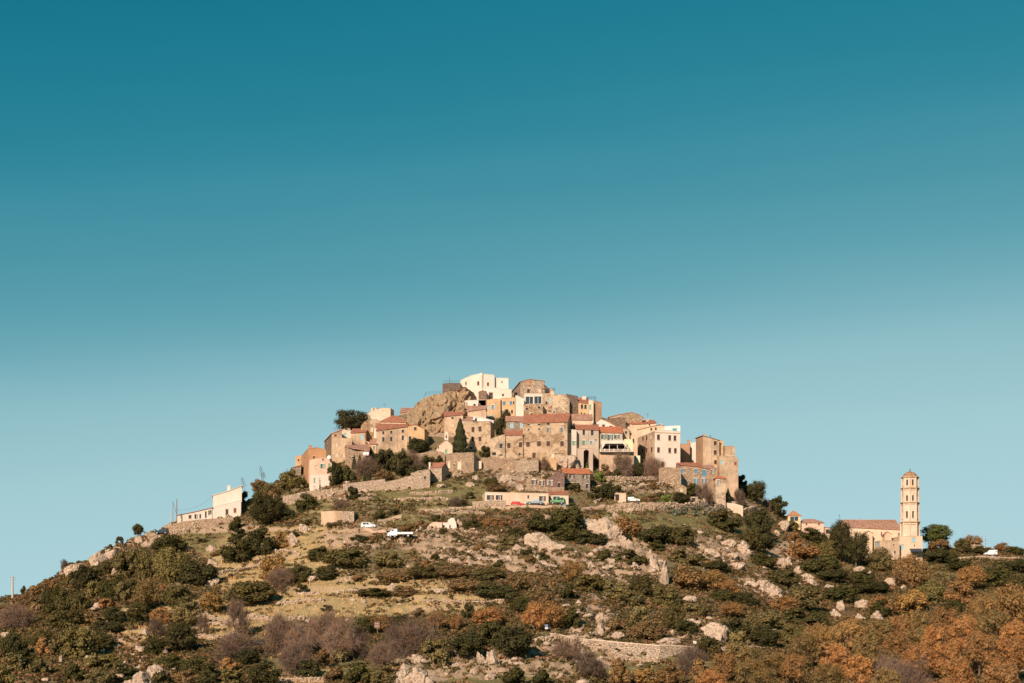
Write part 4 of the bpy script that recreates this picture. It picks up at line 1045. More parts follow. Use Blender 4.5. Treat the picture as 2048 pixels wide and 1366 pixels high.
Mt = bell_tower()
H('church_annex', "square sandy block carrying the bell tower with one pale blue window and navy awning", 1799, 1845, [(1799, 1073), (1845, 1072.5)], 1112, a=0, d=9, wall=plaster((0.66, 0.48, 0.33), (0.4, 0.27, 0.16), 0.45), roof=('flat',), Y=462, group=None, cat="church building",
  wins=[('f', 1827.5, 1080, 8, 8, 'p'), ('f', 1804.5, 1094.5, 5.5, 10, 'Db'), ('f', 1829, 1091, 1.5, 1.5, 'd')])
H('church_annex', "low tan outbuilding with one pale blue window in front of the church nave", 1760, 1799, [(1760, 1081.5), (1799, 1081)], 1108, a=10, lpx=1750, wall=P_tan, roof=('flat',), Y=458, group=None, cat="church building",
  wins=[('l', 1757 - 1, 1089, 5, 8, 'p'), ('f', 1787, 1089.5, 1.5, 2, 'd'), ('f', 1790, 1104.5, 3, 5, 'd')])
nave = H('church_nave', "long church nave with weathered pink tile roof running left from the bell tower", 1699, 1805, [(1699, 1054.5), (1752, 1056.5), (1805, 1059.5)], 1084, a=3, lpx=1673, wall=plaster((0.72, 0.54, 0.38), (0.46, 0.31, 0.19), 0.45), roof=('eave', 1041, 0.5), rmat=T_pink, Y=470, group=None, cat="church",
  wins=[('f', 1763, 1068, 2, 7, 'd'), ('f', 1798, 1069, 2, 6, 'd')])
H('buttress_chapel', "small side chapel with a tiny red roof half hidden by the big evergreen", 1729, 1745, [(1729, 1068), (1737, 1062), (1745, 1066)], 1082, d=3, wall=P_cream, roof=('front',), rmat=T_pink, Y=467.5, group="side chapels along the church nave", cat="chapel")
H('buttress_chapel', "side chapel with tiny red roof nearer the bell tower", 1769, 1783, [(1769, 1069), (1775, 1063.5), (1783, 1068)], 1084, d=3, wall=P_cream, roof=('front',), rmat=T_pink, Y=467.5, group="side chapels along the church nave", cat="chapel")
aw = MB(); p = [W(1819, 1097.5, 461.9), W(1843, 1097.5, 461.9), W(1845, 1103, 459), W(1823, 1103, 459)]
aw.hexa([tuple(q) for q in p] + [(q[0], q[1], q[2] + .06) for q in p])
awo = aw.build('awning', flat("navy_cloth", (0.035, 0.045, 0.08)), None); tag(awo, "dark navy awning over the terrace below the bell tower", "awning")

# gable cross of the church
mb = MB(); q = W(1679, 1035, 478); mb.bar(q, q + Vector((0, 0, 1.0)), .05); mb.bar(q + Vector((-.25, 0, .7)), q + Vector((.25, 0, .7)), .04)
tag(mb.build('gable_cross', M_iron), "thin iron cross on the left gable of the church nave", "cross")

# ------------------------------------------------------------------ little chapel below the cliff
ch = H('chapel', "small cream chapel with a bell gable and pink roof left of the tall cypress", 874, 905, [(874, 893), (888, 882), (893, 880.5), (905, 891)], 908, a=8, lpx=858, wall=P_pale, roof=('front',), rmat=T_pink, Y=447, group=None, cat="chapel",
       wins=[('f', 892.5, 903.5, 4.5, 8, 'Dg'), ('f', 875.5 + 1, 893.5, 2, 4, 'd')])
mb = MB(); Yc = 447.8; k = Yc / F
x0, x1 = (889 - CX) * k, (896.5 - CX) * k; zt, zm, z0_ = (HZ - 863) * k, (HZ - 868) * k, (HZ - 881) * k
out = [(x0, z0_), (x1, z0_), (x1, zm), ((x0 * .3 + x1 * .7), zt + .0 - .2), ((x0 + x1) / 2, zt), ((x0 * .7 + x1 * .3), zt - .2), (x0, zm)]
xm = (x0 + x1) / 2; hole = [(xm - .28, zm - 1.3), (xm + .28, zm - 1.3), (xm + .28, zm - .15), (xm, zm + .15), (xm - .28, zm - .15)]
for yy in (Yc, Yc + .55):
    vs, tri = tess(out, [hole], lambda a_, b_, c_, yy=yy: (a_, yy, b_)); n0 = len(mb.v); mb.v += vs; mb.f += [tuple(n0 + j for j in t) for t in tri]
for lp in (out, hole):
    for j in range(len(lp)):
        p, q = lp[j], lp[(j + 1) % len(lp)]; mb.poly([(p[0], Yc, p[1]), (q[0], Yc, q[1]), (q[0], Yc + .55, q[1]), (p[0], Yc + .55, p[1])])
bg_ = mb.build('bell_gable', P_white); mb2 = MB(); mb2.lathe([(.2, zm - .95), (.16, zm - .7), (.08, zm - .45), (.03, zm - .4)], 8, xm, Yc + .27)
bell = mb2.build('bell', M_iron, bg_)
bg_.parent = ch; bg_.matrix_parent_inverse = (Matrix.Translation(ch.location) @ Matrix.Rotation(ch.rotation_euler.z, 4, 'Z')).inverted()

# ------------------------------------------------------------------ terraces, retaining walls and the arch
P_pierc = plaster((0.50, 0.375, 0.30), (0.34, 0.24, 0.18), 0.5)


def block(name, label, cat, x0, x1, top, base, Y, d, mat, a=0.0, holes=(), group=None, found=2.0, cap=None):
    """solid wall block with a front outline and optional arched holes (px, row of crown, half width px, row of foot)"""
    if base > 935 and 'arched' not in name: Y = Yof((x0 + x1) / 2, base) - .3
    k = Y / F
    if not isinstance(top, list): top = [(x0, top), (x1, top)]
    P0 = ((x0 - CX) * k, Y); zb = (HZ - base) * k
    root = thing(name, label, cat, (P0[0], P0[1], zb), math.radians(a), group)
    sx = 1 / math.cos(math.radians(a))
    tp = [((px - x0) * k * sx, (HZ - r) * k - zb) for px, r in top]; w = (x1 - x0) * k * sx
    hs = []
    for (px, rc, hw, rf) in holes:
        u = (px - x0) * k * sx; q = hw * k; zc = (HZ - rc) * k - zb; zf = (HZ - rf) * k - zb
        hs.append([(u - q, zf), (u + q, zf), (u + q, zc - q)] + [(u + q * math.cos(s), zc - q + q * math.sin(s)) for s in (.5, 1.0, 1.57, 2.14, 2.64)] + [(u - q, zc - q)])
    out = [(0, -found), (w, -found)] + tp[::-1]
    mb = MB()
    for yy in (0, d):
        vs, tri = tess(out, hs, lambda a_, b_, c_, yy=yy: (a_, yy, b_)); n0 = len(mb.v); mb.v += vs; mb.f += [tuple(n0 + j for j in t) for t in tri]
    for lp in [out] + hs:
        for j in range(len(lp)):
            p, q = lp[j], lp[(j + 1) % len(lp)]; mb.poly([(p[0], 0, p[1]), (q[0], 0, q[1]), (q[0], d, q[1]), (p[0], d, p[1])])
    mb.build('wall', mat, root)
    if cap:
        cb = MB()
        for (a_, b_), (c_, d_) in zip(tp[:-1], tp[1:]):
            cb.hexa([(a_, -.1, b_ + .003), (c_, -.1, d_ + .003), (c_, d + .1, d_ + .003), (a_, d + .1, b_ + .003), (a_, -.1, b_ + .15), (c_, -.1, d_ + .15), (c_, d + .1, d_ + .15), (a_, d + .1, b_ + .15)])
        cb.build('coping', cap, root)
    return root, k


block('arched_terrace', "tall grey-pink terrace pier with a dark round arch under the plastered house", 'terrace', 1155, 1186, 897, 934, 443, 6.5, P_pierc, a=3, holes=[(1172.8, 899, 5.6, 936)], cap=M_sill)
block('retaining_wall', "tall smooth ochre retaining wall below the awning terrace", 'wall', 1199, 1268, [(1199, 903.5), (1268, 902)], 946, 444, 6.0, P_tan, a=2, cap=M_sill, found=4)
block('retaining_wall', "grey curved retaining wall under the huge facade", 'wall', 1031, 1077, [(1031, 923), (1040, 920), (1077, 918.5)], 944, 438, 3, S_pale, found=3)
block('retaining_wall', "ochre plastered retaining wall with small drain holes below the huge facade", 'wall', 1079, 1113, [(1079, 916.5), (1113, 917)], 939, 439.5, 3, P_ochre, found=3)
block('retaining_wall', "stone retaining wall left of the blue-shuttered stone row", 'wall', 1318, 1362, [(1318, 938), (1330, 934), (1362, 936)], 972, 449, 4, S_tan, found=3)
block('retaining_wall', "rough stone wall under the pale stone lean-to", 'wall', 962, 1032, [(962, 916), (985, 915), (1010, 919), (1032, 922)], 938, 439, 3, S_tan, found=3)
block('retaining_wall', "pale stone wall below the crowded gabled house and old tan house", 'wall', 1050, 1128, [(1050, 973), (1100, 974), (1128, 974)], 984, 427, 1.2, S_tan, found=2)
block('garden_wall', "stone garden wall running up beside the white house to the dark trees", 'wall', 686, 770, [(686, 968), (725, 963), (770, 958)], 982, 429, 1.0, S_pale)
block('garden_wall', "stone garden wall between the dark trees and the blind stone barn", 'wall', 770, 822, [(770, 965), (790, 960), (822, 951)], 979, 426, 1.0, S_pale)
block('garden_wall', "stepped ruined wall with grass on top above the small stone hut", 'wall', 826, 890, [(826, 908), (845, 906), (866, 900), (888, 905), (890, 914)], 930, 441, 2.5, S_tan)
block('garden_wall', "low pink stone wall climbing to the white house with a lamp", 'wall', 566, 660, [(566, 993), (600, 985), (640, 979), (660, 979)], 996, 430, 1.2, S_pale)
block('garden_wall', "reddish stone wall under the white houses on the left slope", 'wall', 338, 470, [(338, 1051), (365, 1043), (400, 1039), (470, 1034)], 1060, 427, 1.5, S_tan, found=2)
block('garden_wall', "rough stone wall in front of the cream bungalow left of the red car", 'wall', 945, 1012, [(945, 1003), (1012, 1000)], 1016, 416, 0.8, S_pale)
block('stone_enclosure', "square stone enclosure with smooth left half and bare grass above", 'stone building', 642, 684, [(642, 1023), (670, 1021.5), (684, 1022)], 1046, 405, 5.0, P_tan, found=2)
block('stone_enclosure', "rough stone right half of the square enclosure with a dark side gap", 'stone building', 684.3, 708, [(684.3, 1022), (708, 1022.5)], 1044, 404.6, 5.0, S_pale, found=2)
block('ruined_house', "ruined pinkish white house with broken doorways among the scrub", 'ruin', 853, 884, [(853, 1056), (860, 1048), (867, 1044), (884, 1045)], 1066, Yof(870, 1066), 4, P_pink, holes=[(864, 1052, 2.6, 1066)])
block('ruined_house', "white ruined doorway wall with a jagged rounded stub", 'ruin', 884.2, 914, [(884.2, 1045), (895, 1045), (896, 1040), (902, 1036), (908, 1036), (912, 1045), (914, 1060)], 1066, Yof(900, 1066), 4, P_white, holes=[(887.8, 1050, 1.8, 1065), (900, 1050, 1.3, 1064)])
block('fence_wall', "pale board-marked wall at the right end of the long terrace wall", 'wall', 1449, 1486, [(1449, 1005), (1470, 1007), (1486, 1012)], 1020, Yof(1467, 1020), 0.4, P_pale)

# terrace with awning: front beam, canopy, balustrade
def awning_terrace():
    Y = 444.6; k = Y / F
    X = lambda p: (p - CX) * k
    Z = lambda r: (HZ - r) * k
    root = thing('awning_terrace', "cream balcony and dark dining terrace with a long white balustrade", 'terrace', (X(1199), Y, Z(903)))
    o = Vector((X(1199), Y, Z(903)))
    L = lambda p, r, dy: (X(p) - o.x, dy, Z(r) - o.z)
    mb = MB()                                   # balcony slab over the terrace with its slanting cheeks
    mb.hexa([L(1203, 887, 0.2), L(1251, 887, 0.2), L(1251, 887, 5.6), L(1203, 887, 5.6), L(1203, 880.5, 0.2), L(1251, 880.5, .2), L(1251, 880.5, .5), L(1203, 880.5, .5)])
    mb.poly([L(1203, 887, .25), L(1211, 887, .25), L(1203.5, 899, .25)]); mb.poly([L(1251, 887, .25), L(1258, 899, .25), L(1246, 887, .25)])
    mb.build('balcony', P_white, root)
    mb = MB()
    for i in range(7):
        p = 1205 + i * 8
        if p > 1252: break
        mb.box(*[v for v in (L(p, 881, 0)[0] - .12, L(p, 881, 0)[0] + .12)], 0.2, 0.45, L(p, 881, 0)[2], L(p, 878, 0)[2])
    mb.build('balcony_rail', P_white, root)
    mb = MB(); mb.hexa([L(1206, 889, .9), L(1254, 889, .9), L(1256, 904, 5.9), L(1204, 904, 5.9), L(1206, 887.3, .9), L(1254, 887.3, .9), L(1254, 887.3, 5.9), L(1206, 887.3, 5.9)])
    mb = MB(); mb.box(L(1205, 0, 0)[0], L(1257, 0, 0)[0], 5.2, 5.4, 0, L(0, 887.3, 0)[2]); mb.build('shade_back_wall', M_shade, root)  # shade under the balcony is put into this sheet's dark colour
    mb = MB(); mb.hexa([L(1204, 889.5, .5), L(1257, 889.5, .5), L(1255, 887.2, 5.1), L(1207, 887.2, 5.1), L(1204, 889, .5), L(1257, 889, .5), L(1255, 886.8 + .4, 5.1), L(1207, 887, 5.1)])
    mb.build('canopy', flat("dark_canvas", (0.10, 0.085, 0.075)), root)
    mb = MB(); mb.box(L(1199, 0, 0)[0], L(1268, 0, 0)[0], .15, 5.2, -.1, .02); mb.build('terrace_floor', M_concrete, root)
    for i in range(8):
        p = 1200.5 + i * 9.2; mb = MB()
        x = L(p, 0, 0)[0]; mb.box(x - .14, x + .14, .2, .45, .02, .85); mb.build('post', P_white, root)
    mb = MB()
    for i in range(64):
        x = L(1201 + i * 1.02, 0, 0)[0]; mb.box(x - .03, x + .03, .3, .36, .05, .66)
    mb.box(L(1200.5, 0, 0)[0], L(1266, 0, 0)[0], .28, .4, .66, .74)
    b = mb.build('balustrade', P_white, root); b['kind'] = 'stuff'
    for p in (1204.5, 1219, 1235, 1250, 1257):
        mb = MB(); x = L(p, 0, 0)[0]; mb.box(x - .07, x + .07, .5, .64, .02, L(0, 889.4, 0)[2]); mb.build('post', P_white, root)
    for p in (1214, 1228, 1243):
        x = o.x + L(p, 0, 0)[0]; t = thing('dining_table', {1214: "small white table on the awning terrace near its left end", 1228: "small white table in the middle of the awning terrace", 1243: "small white table on the awning terrace near its right end"}[p], 'table', (x, Y + 2.2, o.z + .02), 0, 'tables on the awning terrace')
        a_ = MB(); a_.lathe([(.5, .72), (.5, .76)], 12); a_.build('tabletop', M_white, t); a_ = MB(); a_.bar((0, 0, 0), (0, 0, .72), .05); a_.lathe([(.25, 0), (.2, .04)], 8); a_.build('leg', M_iron, t)


awning_terrace()
block('yellow_stair', "pale yellow stair parapet stepping down right of the awning terrace", 'stair', 1249, 1266, [(1249, 878), (1262, 878.5), (1266, 884)], 903, 447.5, 1.5, plaster((0.72, 0.62, 0.36), (0.5, .4, .22), .2))


def railing(name, label, pts, Y, h, posts, mat=M_iron):
    """thin metal railing along photo points of its foot"""
    root = thing(name, label, 'railing', tuple(W(pts[0][0], pts[0][1], Y))); o = W(pts[0][0], pts[0][1], Y)
    P = [W(p, r, Y) - o for p, r in pts]
    a = MB()
    for p, q in zip(P[:-1], P[1:]):
        for hh in (h, h * .55): a.bar(p + Vector((0, 0, hh)), q + Vector((0, 0, hh)), .03, n=4)
    a.build('rail', mat, root)
    for p in np.linspace(0, len(P) - 1.001, posts):
        i = int(p); c = P[i].lerp(P[i + 1], p - i); b = MB(); b.bar(c, c + Vector((0, 0, h)), .035, n=4); b.build('post', mat, root)


railing('railing', "thin metal railing around the dark red block on the granite cliff", [(886, 767.5), (900, 766), (920, 766.5)], 486.5, 0.9, 8)
railing('railing', "thin metal railing following the top edge of the granite cliff", [(849, 794), (853, 790.5), (872, 788.5), (884, 787.5)], 481, 1.0, 8)


def pergola(label, px0, px1, row, Y, h, dep, n=5):
    root = thing('pergola', label, 'pergola', tuple(W(px0, row, Y))); o = W(px0, row, Y); w = W(px1, row, Y).x - o.x
    for x in (0, w):
        for y in (0, dep): b = MB(); b.bar((x, y, -h), (x, y, 0), .06, n=4); b.build('post', M_iron, root)
    for y in (0, dep): b = MB(); b.bar((-.3, y, 0.05), (w + .3, y, .05), .06, n=4); b.build('beam', M_iron, root)
    for i in range(n): b = MB(); x = w * i / (n - 1); b.bar((x, -.3, .14), (x, dep + .3, .14), .04, n=4); b.build('slat', M_iron, root)


pergola("dark metal pergola on the roof terrace right of the low-gabled skyline house", 1086, 1109, 777, 483, 2.2, 3, 9)
pergola("thin bent pergola on the roof of the tall corner house", 1176, 1191, 794, 480, 2.0, 4, 5)


# satellite dishes
def dish(px, row, Y, label, s=.45, grp=None):
    o = W(px, row, Y); mb = MB(); mb.lathe([(s * .15, .12), (s * .6, .05), (s, -.06), (s * .6, .02), (s * .1, .09)], 12)
    t = thing('satellite_dish', label, 'satellite dish', tuple(o), 0, grp)
    d = mb.build('dish', M_white, t); d.rotation_euler = (math.radians(70), 0, math.radians(-20)); a = MB(); a.bar((0, 0, 0), (0, .5, -.3), .04); a.build('bracket', M_iron, t)


dish(729, 907, Yof(715, 934) - 1.2, "white satellite dish, left one of the pair under the pink shed roof", .6, "dishes on the stone house wall")
dish(734.3, 907, Yof(715, 934) - 1.2, "white satellite dish, right one of the pair under the pink shed roof", .6, "dishes on the stone house wall")
dish(657.5, 914, Yof(642, 972) - .4, "white satellite dish on the roof edge of the pink house with green shutters", .6)


# ------------------------------------------------------------------ vehicles
def vehicle(name, label, cat, px, row, heading, prof, cabin, width, colm, wheels, L, Y=None, extra=None, scale=1.0):
    """prof: side outline (x along, z); cabin: glazed panels [(x0,x1,z0,z1)]; heading: degrees, nose direction in the plane"""
    p = at(px, row, Y)
    root = thing(name, label, cat, (p.x, p.y, p.z + .02), math.radians(heading))
    root.scale = (scale,) * 3
    w = width / 2
    mb = MB(); n = len(prof)
    for i in range(n):
        a, b = prof[i], prof[(i + 1) % n]
        ia = .82 if a[1] > 1.15 else 1.0; ib = .82 if b[1] > 1.15 else 1.0
        mb.poly([(a[0], -w * ia, a[1]), (b[0], -w * ib, b[1]), (b[0], w * ib, b[1]), (a[0], w * ia, a[1])])
    for s in (-1, 1):
        mb.poly([(q[0], s * w * (.82 if q[1] > 1.15 else 1.0), q[1]) for q in (prof if s < 0 else prof[::-1])])
    mb.build('body', colm, root)
    for (x0, x1, z0, z1, sl) in cabin:
        for s in (-1, 1):
            g = MB(); y0 = s * (w * (1.0 - .18 * max(0, (z0 - .95) / .4)) + .015); y1 = s * (w * .83 + .012)
            g.poly([(x0, y0, z0), (x1, y0, z0), (x1 - sl * .5, y1, z1), (x0 + sl, y1, z1)]); g.build('side_window', M_glass, root)
    for x, r in wheels:
        for s in (-1, 1):
            t = MB(); t.bar((x, s * (w - .16), r), (x, s * (w + .03), r), r, n=14); wh = t.build('wheel', flat_tyre, root)
            t = MB(); t.bar((x, s * (w + .031), r), (x, s * (w + .045), r), r * .55, n=10); t.build('rim', flat_rim, wh)
    xf = max(q[0] for q in prof)
    for s in (-1, 1):
        t = MB(); t.box(xf - .12, xf + .02, s * w * .72 - .14, s * w * .72 + .14, .62, .78); t.build('headlight', flat_rim, root)
    if extra: extra(root, w)
    return root


flat_tyre = flat("tyre_rubber", (0.02, 0.02, 0.02), .8)
flat_rim = flat("wheel_rim", (0.45, 0.45, 0.45), .4, .5)
V_red = flat("red_paint", (0.50, 0.035, 0.03), .35, 0, .5)
V_grey = flat("grey_blue_paint", (0.30, 0.34, 0.36), .35, .2, .5)
V_green = flat("green_paint", (0.10, 0.27, 0.10), .45, 0, .5)
V_white = flat("white_car_paint", (0.66, 0.66, 0.64), .35, 0, .5)
V_blue = flat("dark_blue_paint", (0.02, 0.035, 0.05), .6, 0, .2)
HATCH = [(-1.95, .3), (-1.95, .85), (-1.8, 1.0), (-1.45, 1.42), (.1, 1.44), (.85, .98), (1.75, .84), (1.95, .65), (1.95, .3)]
vehicle('parked_car', "red hatchback parked in front of the cream bungalow", 'car', 1035.5, 1014, 0, HATCH, [(-1.35, -.45, .98, 1.36, .1), (-.38, .62, .98, 1.36, .05)], 1.65, V_red, [(-1.25, .31), (1.25, .31)], 3.9)
PICK = [(-2.4, .45), (-2.4, 1.0), (-.5, 1.0), (-.45, 1.62), (.65, 1.62), (1.1, 1.08), (2.25, .98), (2.4, .7), (2.4, .45)]
vehicle('parked_pickup', "grey-blue pickup with open bed parked in front of the cream bungalow", 'pickup truck', 1070, 1012, 0, PICK, [(-.35, .15, 1.05, 1.52, .02), (.22, .85, 1.05, 1.52, .02)], 1.75, V_grey, [(-1.5, .38), (1.5, .38)], 4.8)
JEEP = [(-1.95, .5), (-1.95, 1.1), (-1.9, 1.85), (.25, 1.85), (.45, 1.18), (1.85, 1.1), (1.95, .9), (1.95, .5)]


def jeep_x(root, w):
    t = MB(); t.bar((-2.12, 0, 1.0), (-1.96, 0, 1.0), .34, n=14); t.build('spare_wheel', flat_tyre, root)


vehicle('parked_offroad_car', "green boxy off-road car parked before the red-roofed garage", 'off-road car', 1114, 1008, 180, [(-q[0], q[1]) for q in JEEP][::-1] if False else JEEP, [(-1.75, -.95, 1.15, 1.7, 0), (-.85, -.05, 1.15, 1.7, 0)], 1.7, V_green, [(-1.2, .4), (1.2, .4)], 3.9, extra=jeep_x)
vehicle('parked_car', "small blue-grey car half hidden right of the green off-road car", 'car', 1127.5, 1010.5, 20, HATCH, [(-1.35, -.45, .98, 1.36, .1), (-.38, .62, .98, 1.36, .05)], 1.6, V_grey, [(-1.25, .31), (1.25, .31)], 3.6, scale=.6)
vehicle('parked_car', "white car parked on the green terrace right of the cream garage", 'car', 1265.5, 1002, 0, HATCH, [(-1.35, -.45, .98, 1.36, .1), (-.38, .62, .98, 1.36, .05)], 1.7, V_white, [(-1.25, .31), (1.25, .31)], 3.9)
EST = [(-2.0, .35), (-2.0, 1.3), (-1.75, 1.55), (.2, 1.55), (.8, 1.05), (1.85, .9), (2.0, .7), (2.0, .35)]
vehicle('parked_car', "white estate car with dark nose on the curving dirt track", 'car', 739, 1062.5, -18, EST, [(-1.6, -.7, 1.0, 1.45, .05), (-.6, .45, 1.0, 1.45, .05)], 1.65, V_white, [(-1.25, .33), (1.3, .33)], 4.0)
vehicle('parked_car', "dark blue car on the skyline road at the left slope", 'car', 324, 1063, 175, HATCH, [(-1.35, -.45, .98, 1.36, .1), (-.38, .62, .98, 1.36, .05)], 1.65, V_blue, [(-1.25, .31), (1.25, .31)], 3.9, Y=Yof(324, 1066))
VAN = [(-2.0, .4), (-2.0, 1.75), (-1.85, 1.85), (.35, 1.85), (1.0, 1.15), (1.85, .95), (2.0, .75), (2.0, .4)]
vehicle('parked_van', "white van on the road behind the church at the right", 'van', 1980.5, 1115, 178, VAN, [(-.1, .6, 1.15, 1.65, .05), (-.95, -.25, 1.15, 1.65, .0), (-1.8, -1.1, 1.15, 1.65, .0)], 1.7, V_white, [(-1.25, .34), (1.25, .34)], 4.0)
TRK = [(-3.5, .75), (-3.5, .95), (.55, .95), (.55, 1.95), (.75, 2.1), (1.8, 2.1), (2.35, 1.35), (2.95, 1.15), (3.0, .45), (.5, .45), (.5, .75)]


def bed(root, w):
    t = MB()
    for s in (-1, 1): t.box(-3.5, .5, s * w - .03, s * w + .03, .97, 1.25)
    t.box(-3.53, -3.47, -w, w, .97, 1.25); t.build('load_bed', V_white, root)


vehicle('flatbed_truck', "white flatbed truck standing nose left on the hillside", 'truck', 800, 1090, 171, TRK, [(.72, 1.2, 1.35, 1.95, 0), (1.3, 1.95, 1.35, 1.95, .05)], 1.9, V_white, [(-2.3, .38), (2.2, .38)], 6, extra=bed)


# ------------------------------------------------------------------ poles, signs
def pole(name, label, cat, px, row, top, w=.12, mat=M_wood, Y=None, arms=(), lean=0.0, found=.6):
    Y = Y or Yof(px, row); p = W(px, row, Y); h = (row - top) / F * Y
    root = thing(name, label, cat, tuple(p)); b = MB(); b.bar((0, 0, -found), (lean, 0, h), w, w * .7, n=8); b.build('shaft', mat, root)
    for (z, l) in arms:
        b = MB(); zz = h * z; b.bar((lean * z - l, 0, zz), (lean * z + l, 0, zz), .06, n=4); c = b.build('crossarm', M_iron, root)
        for s in (-l * .9, 0, l * .9):
            b = MB(); b.lathe([(.05, zz + .05), (.09, zz + .15), (.05, zz + .28)], 6, lean * z + s, 0); b.build('insulator', M_white, c)
    return root, p, h


up, upp, uph = pole('utility_pole', "tall wooden utility pole with a diagonal stay at the left end of the white annex", 'utility pole', 353.5, 1045, 998, .16, Y=428, arms=())
b = MB(); b.bar((-8.0 * 428 / F, 0, uph - 5.5 * 428 / F), (-.2, 0, uph - 28 * 428 / F), .08, n=5); b.build('stay', M_wood, up)
pole('utility_pole', "slimmer wooden pole second in line left of the white annex", 'utility pole', 345.8, 1048, 1002, .08, Y=431)
pole('utility_pole', "pale pole farthest down the row left of the white annex", 'utility pole', 341.5, 1051, 1020, .12, Y=433, mat=M_concrete)
pole('concrete_pylon', "white concrete electricity pylon with insulator arms at the left edge", 'pylon', 25, 1206, 1153, .32, M_concrete, arms=[(.97, .75), (.87, .75), (.76, .55)])
pole('lamp_mast', "tall white mast rising behind the cream bungalow", 'mast', 1063.5, 986, 951, .16, M_white, Y=430)
pole('antenna_mast', "thin antenna pole on the dark red block of the cliff top", 'antenna', 898.7, 768, 752, .05, M_iron, Y=488, arms=())
pole('utility_pole', "thin pole on the rocks below the huge stone facade", 'utility pole', 1020, 972, 931, .07, M_wood, Y=430)
pole('utility_pole', "dark thick pole on the right side of the orange-red roofed house", 'utility pole', 1181.5, 978, 952, .2, M_iron, Y=432)
pole('garden_post', "small white post beside the dirt track", 'post', 777, 1064, 1056, .16, M_white)
pole('garden_post', "pale boundary post near the pylon on the bare left slope", 'post', 51, 1195, 1177, .07, M_wood)
pole('antenna_mast', "thin lattice-like aerial on the skyline left of the white van", 'antenna', 1971, 1095, 1072, .05, M_iron, Y=476, arms=[(.8, .35), (.6, .45), (.4, .3)])
pole('street_lamp', "street lamp in front of the small white house", 'street lamp', 640, 984, 960, .07, M_iron, Y=429, arms=[(.97, .3)])

# overhead wire from the poles to the blind house
mb = MB(); A = W(353.5, 1020, 428); B = W(425, 993, 437)
for i in range(12):
    t0, t1 = i / 12, (i + 1) / 12; s = lambda t: A.lerp(B, t) - Vector((0, 0, 1.2 * 4 * t * (1 - t)))
    mb.bar(s(t0), s(t1), .022, n=3)
tag(mb.build('overhead_wire', M_iron), "overhead wire sagging from the utility pole to the blind cream house", "wire")

t, p, h = pole('information_sign', "brown information sign on a leaning post in the lower meadow", 'sign', 755.5, 1262, 1243, .06, M_wood, lean=-.25)
b = MB(); b.box(-.75, .45, -.05, .05, h * .35, h * 1.0); bo = b.build('board', flat("brown_board", (0.15, 0.07, 0.05)), t)
b = MB()
for i, q in enumerate((.82, .62, .45)): b.box(-.6, .28, -.06, -.052, h * q - .1, h * q + .05)
b.build('printed_panel', flat("faded_print", (0.42, 0.30, 0.24)), bo)
t, p, h = pole('road_sign', "blue and white road sign beside the orange oak", 'sign', 1093, 1267, 1249, .05, M_iron)
b = MB(); b.box(-.3, .3, -.06, -.02, h * .72, h * 1.0); b.build('sign_plate', flat("blue_sign", (0.12, 0.20, 0.36)), t)
b = MB(); b.box(-.3, .3, -.06, -.02, h * .5, h * .69); b.build('sign_plate', M_white, t)
t, p, h = pole('road_sign', "small white sign at the right end of the road parapet", 'sign', 1391.5, 1293, 1281, .05, M_iron)
b = MB(); b.poly([(-.5, -.05, h * .55), (.35, -.05, h * .35), (.35, -.05, h * .75), (-.5, -.05, h * 1.0)]); b.poly([(-.5, -.02, h * .55), (.35, -.02, h * .35), (.35, -.02, h * .75), (-.5, -.02, h * 1.0)]); b.build('sign_plate', M_white, t)
# dark green water tank
p = at(513, 1302); b = MB(); b.bar((-1.5, 0, .7), (1.5, 0, .7), .8, n=14); b.build('tank', flat("dark_green_plastic", (0.006, 0.022, 0.018), .8), thing('water_tank', "dark green water tank lying between bushes in the lower left scrub", 'tank', tuple(p)))
# white boundary sphere dish near the church
# ------------------------------------------------------------------ boulders
def ico(sub):
    import bmesh
    bm = bmesh.new(); bmesh.ops.create_icosphere(bm, subdivisions=sub, radius=1.0)
    v = np.array([p.co[:] for p in bm.verts]); f = np.array([[q.index for q in t.verts] for t in bm.faces]); bm.free(); return v, f


ICO4 = ico(5); ICO2 = ico(2); ICO1 = ico(1)


def rock_mesh(seed, kind):
    r = np.random.default_rng(seed); v, f = ICO4; p = v.copy()
    # cut flat faces, then weather them
    for _ in range(15 if kind != 'slab' else 8):
        n = r.normal(size=3); n[2] = n[2] * .7; n /= np.linalg.norm(n); dist = r.uniform(.42, .85)
        s = p @ n; ov = np.maximum(s - dist, 0); p = p - np.outer(ov * .93, n)
    o = r.uniform(0, 90, 3)
    nz = fbm(p[:, 0] * 2.2 + o[0] + p[:, 2] * 1.3, p[:, 1] * 2.2 + o[1] + p[:, 2], 4)
    nf = fbm(p[:, 0] * 7 + o[1], p[:, 2] * 7 + p[:, 1] * 5 + o[2], 3)
    cr = np.abs(fbm(p[:, 0] * 1.6 + o[2], p[:, 2] * 1.1 + p[:, 1] + o[0], 3))
    d = 1 + .13 * nz + .07 * nf - .34 * np.maximum(.13 - cr, 0) / .13
    p = p * d[:, None]
    p = p / np.abs(p).max(0)
    me = np_mesh("boulder", p * .5 + np.array([0, 0, .28]), f)
    return me


ROCKS = {k: [rock_mesh(i * 7 + j * 101 + 3, k) for i in range(5)] for j, k in enumerate(('boulder', 'slab'))}
_named = []     # things that get their label from their place: (object, px, row, words, kind)


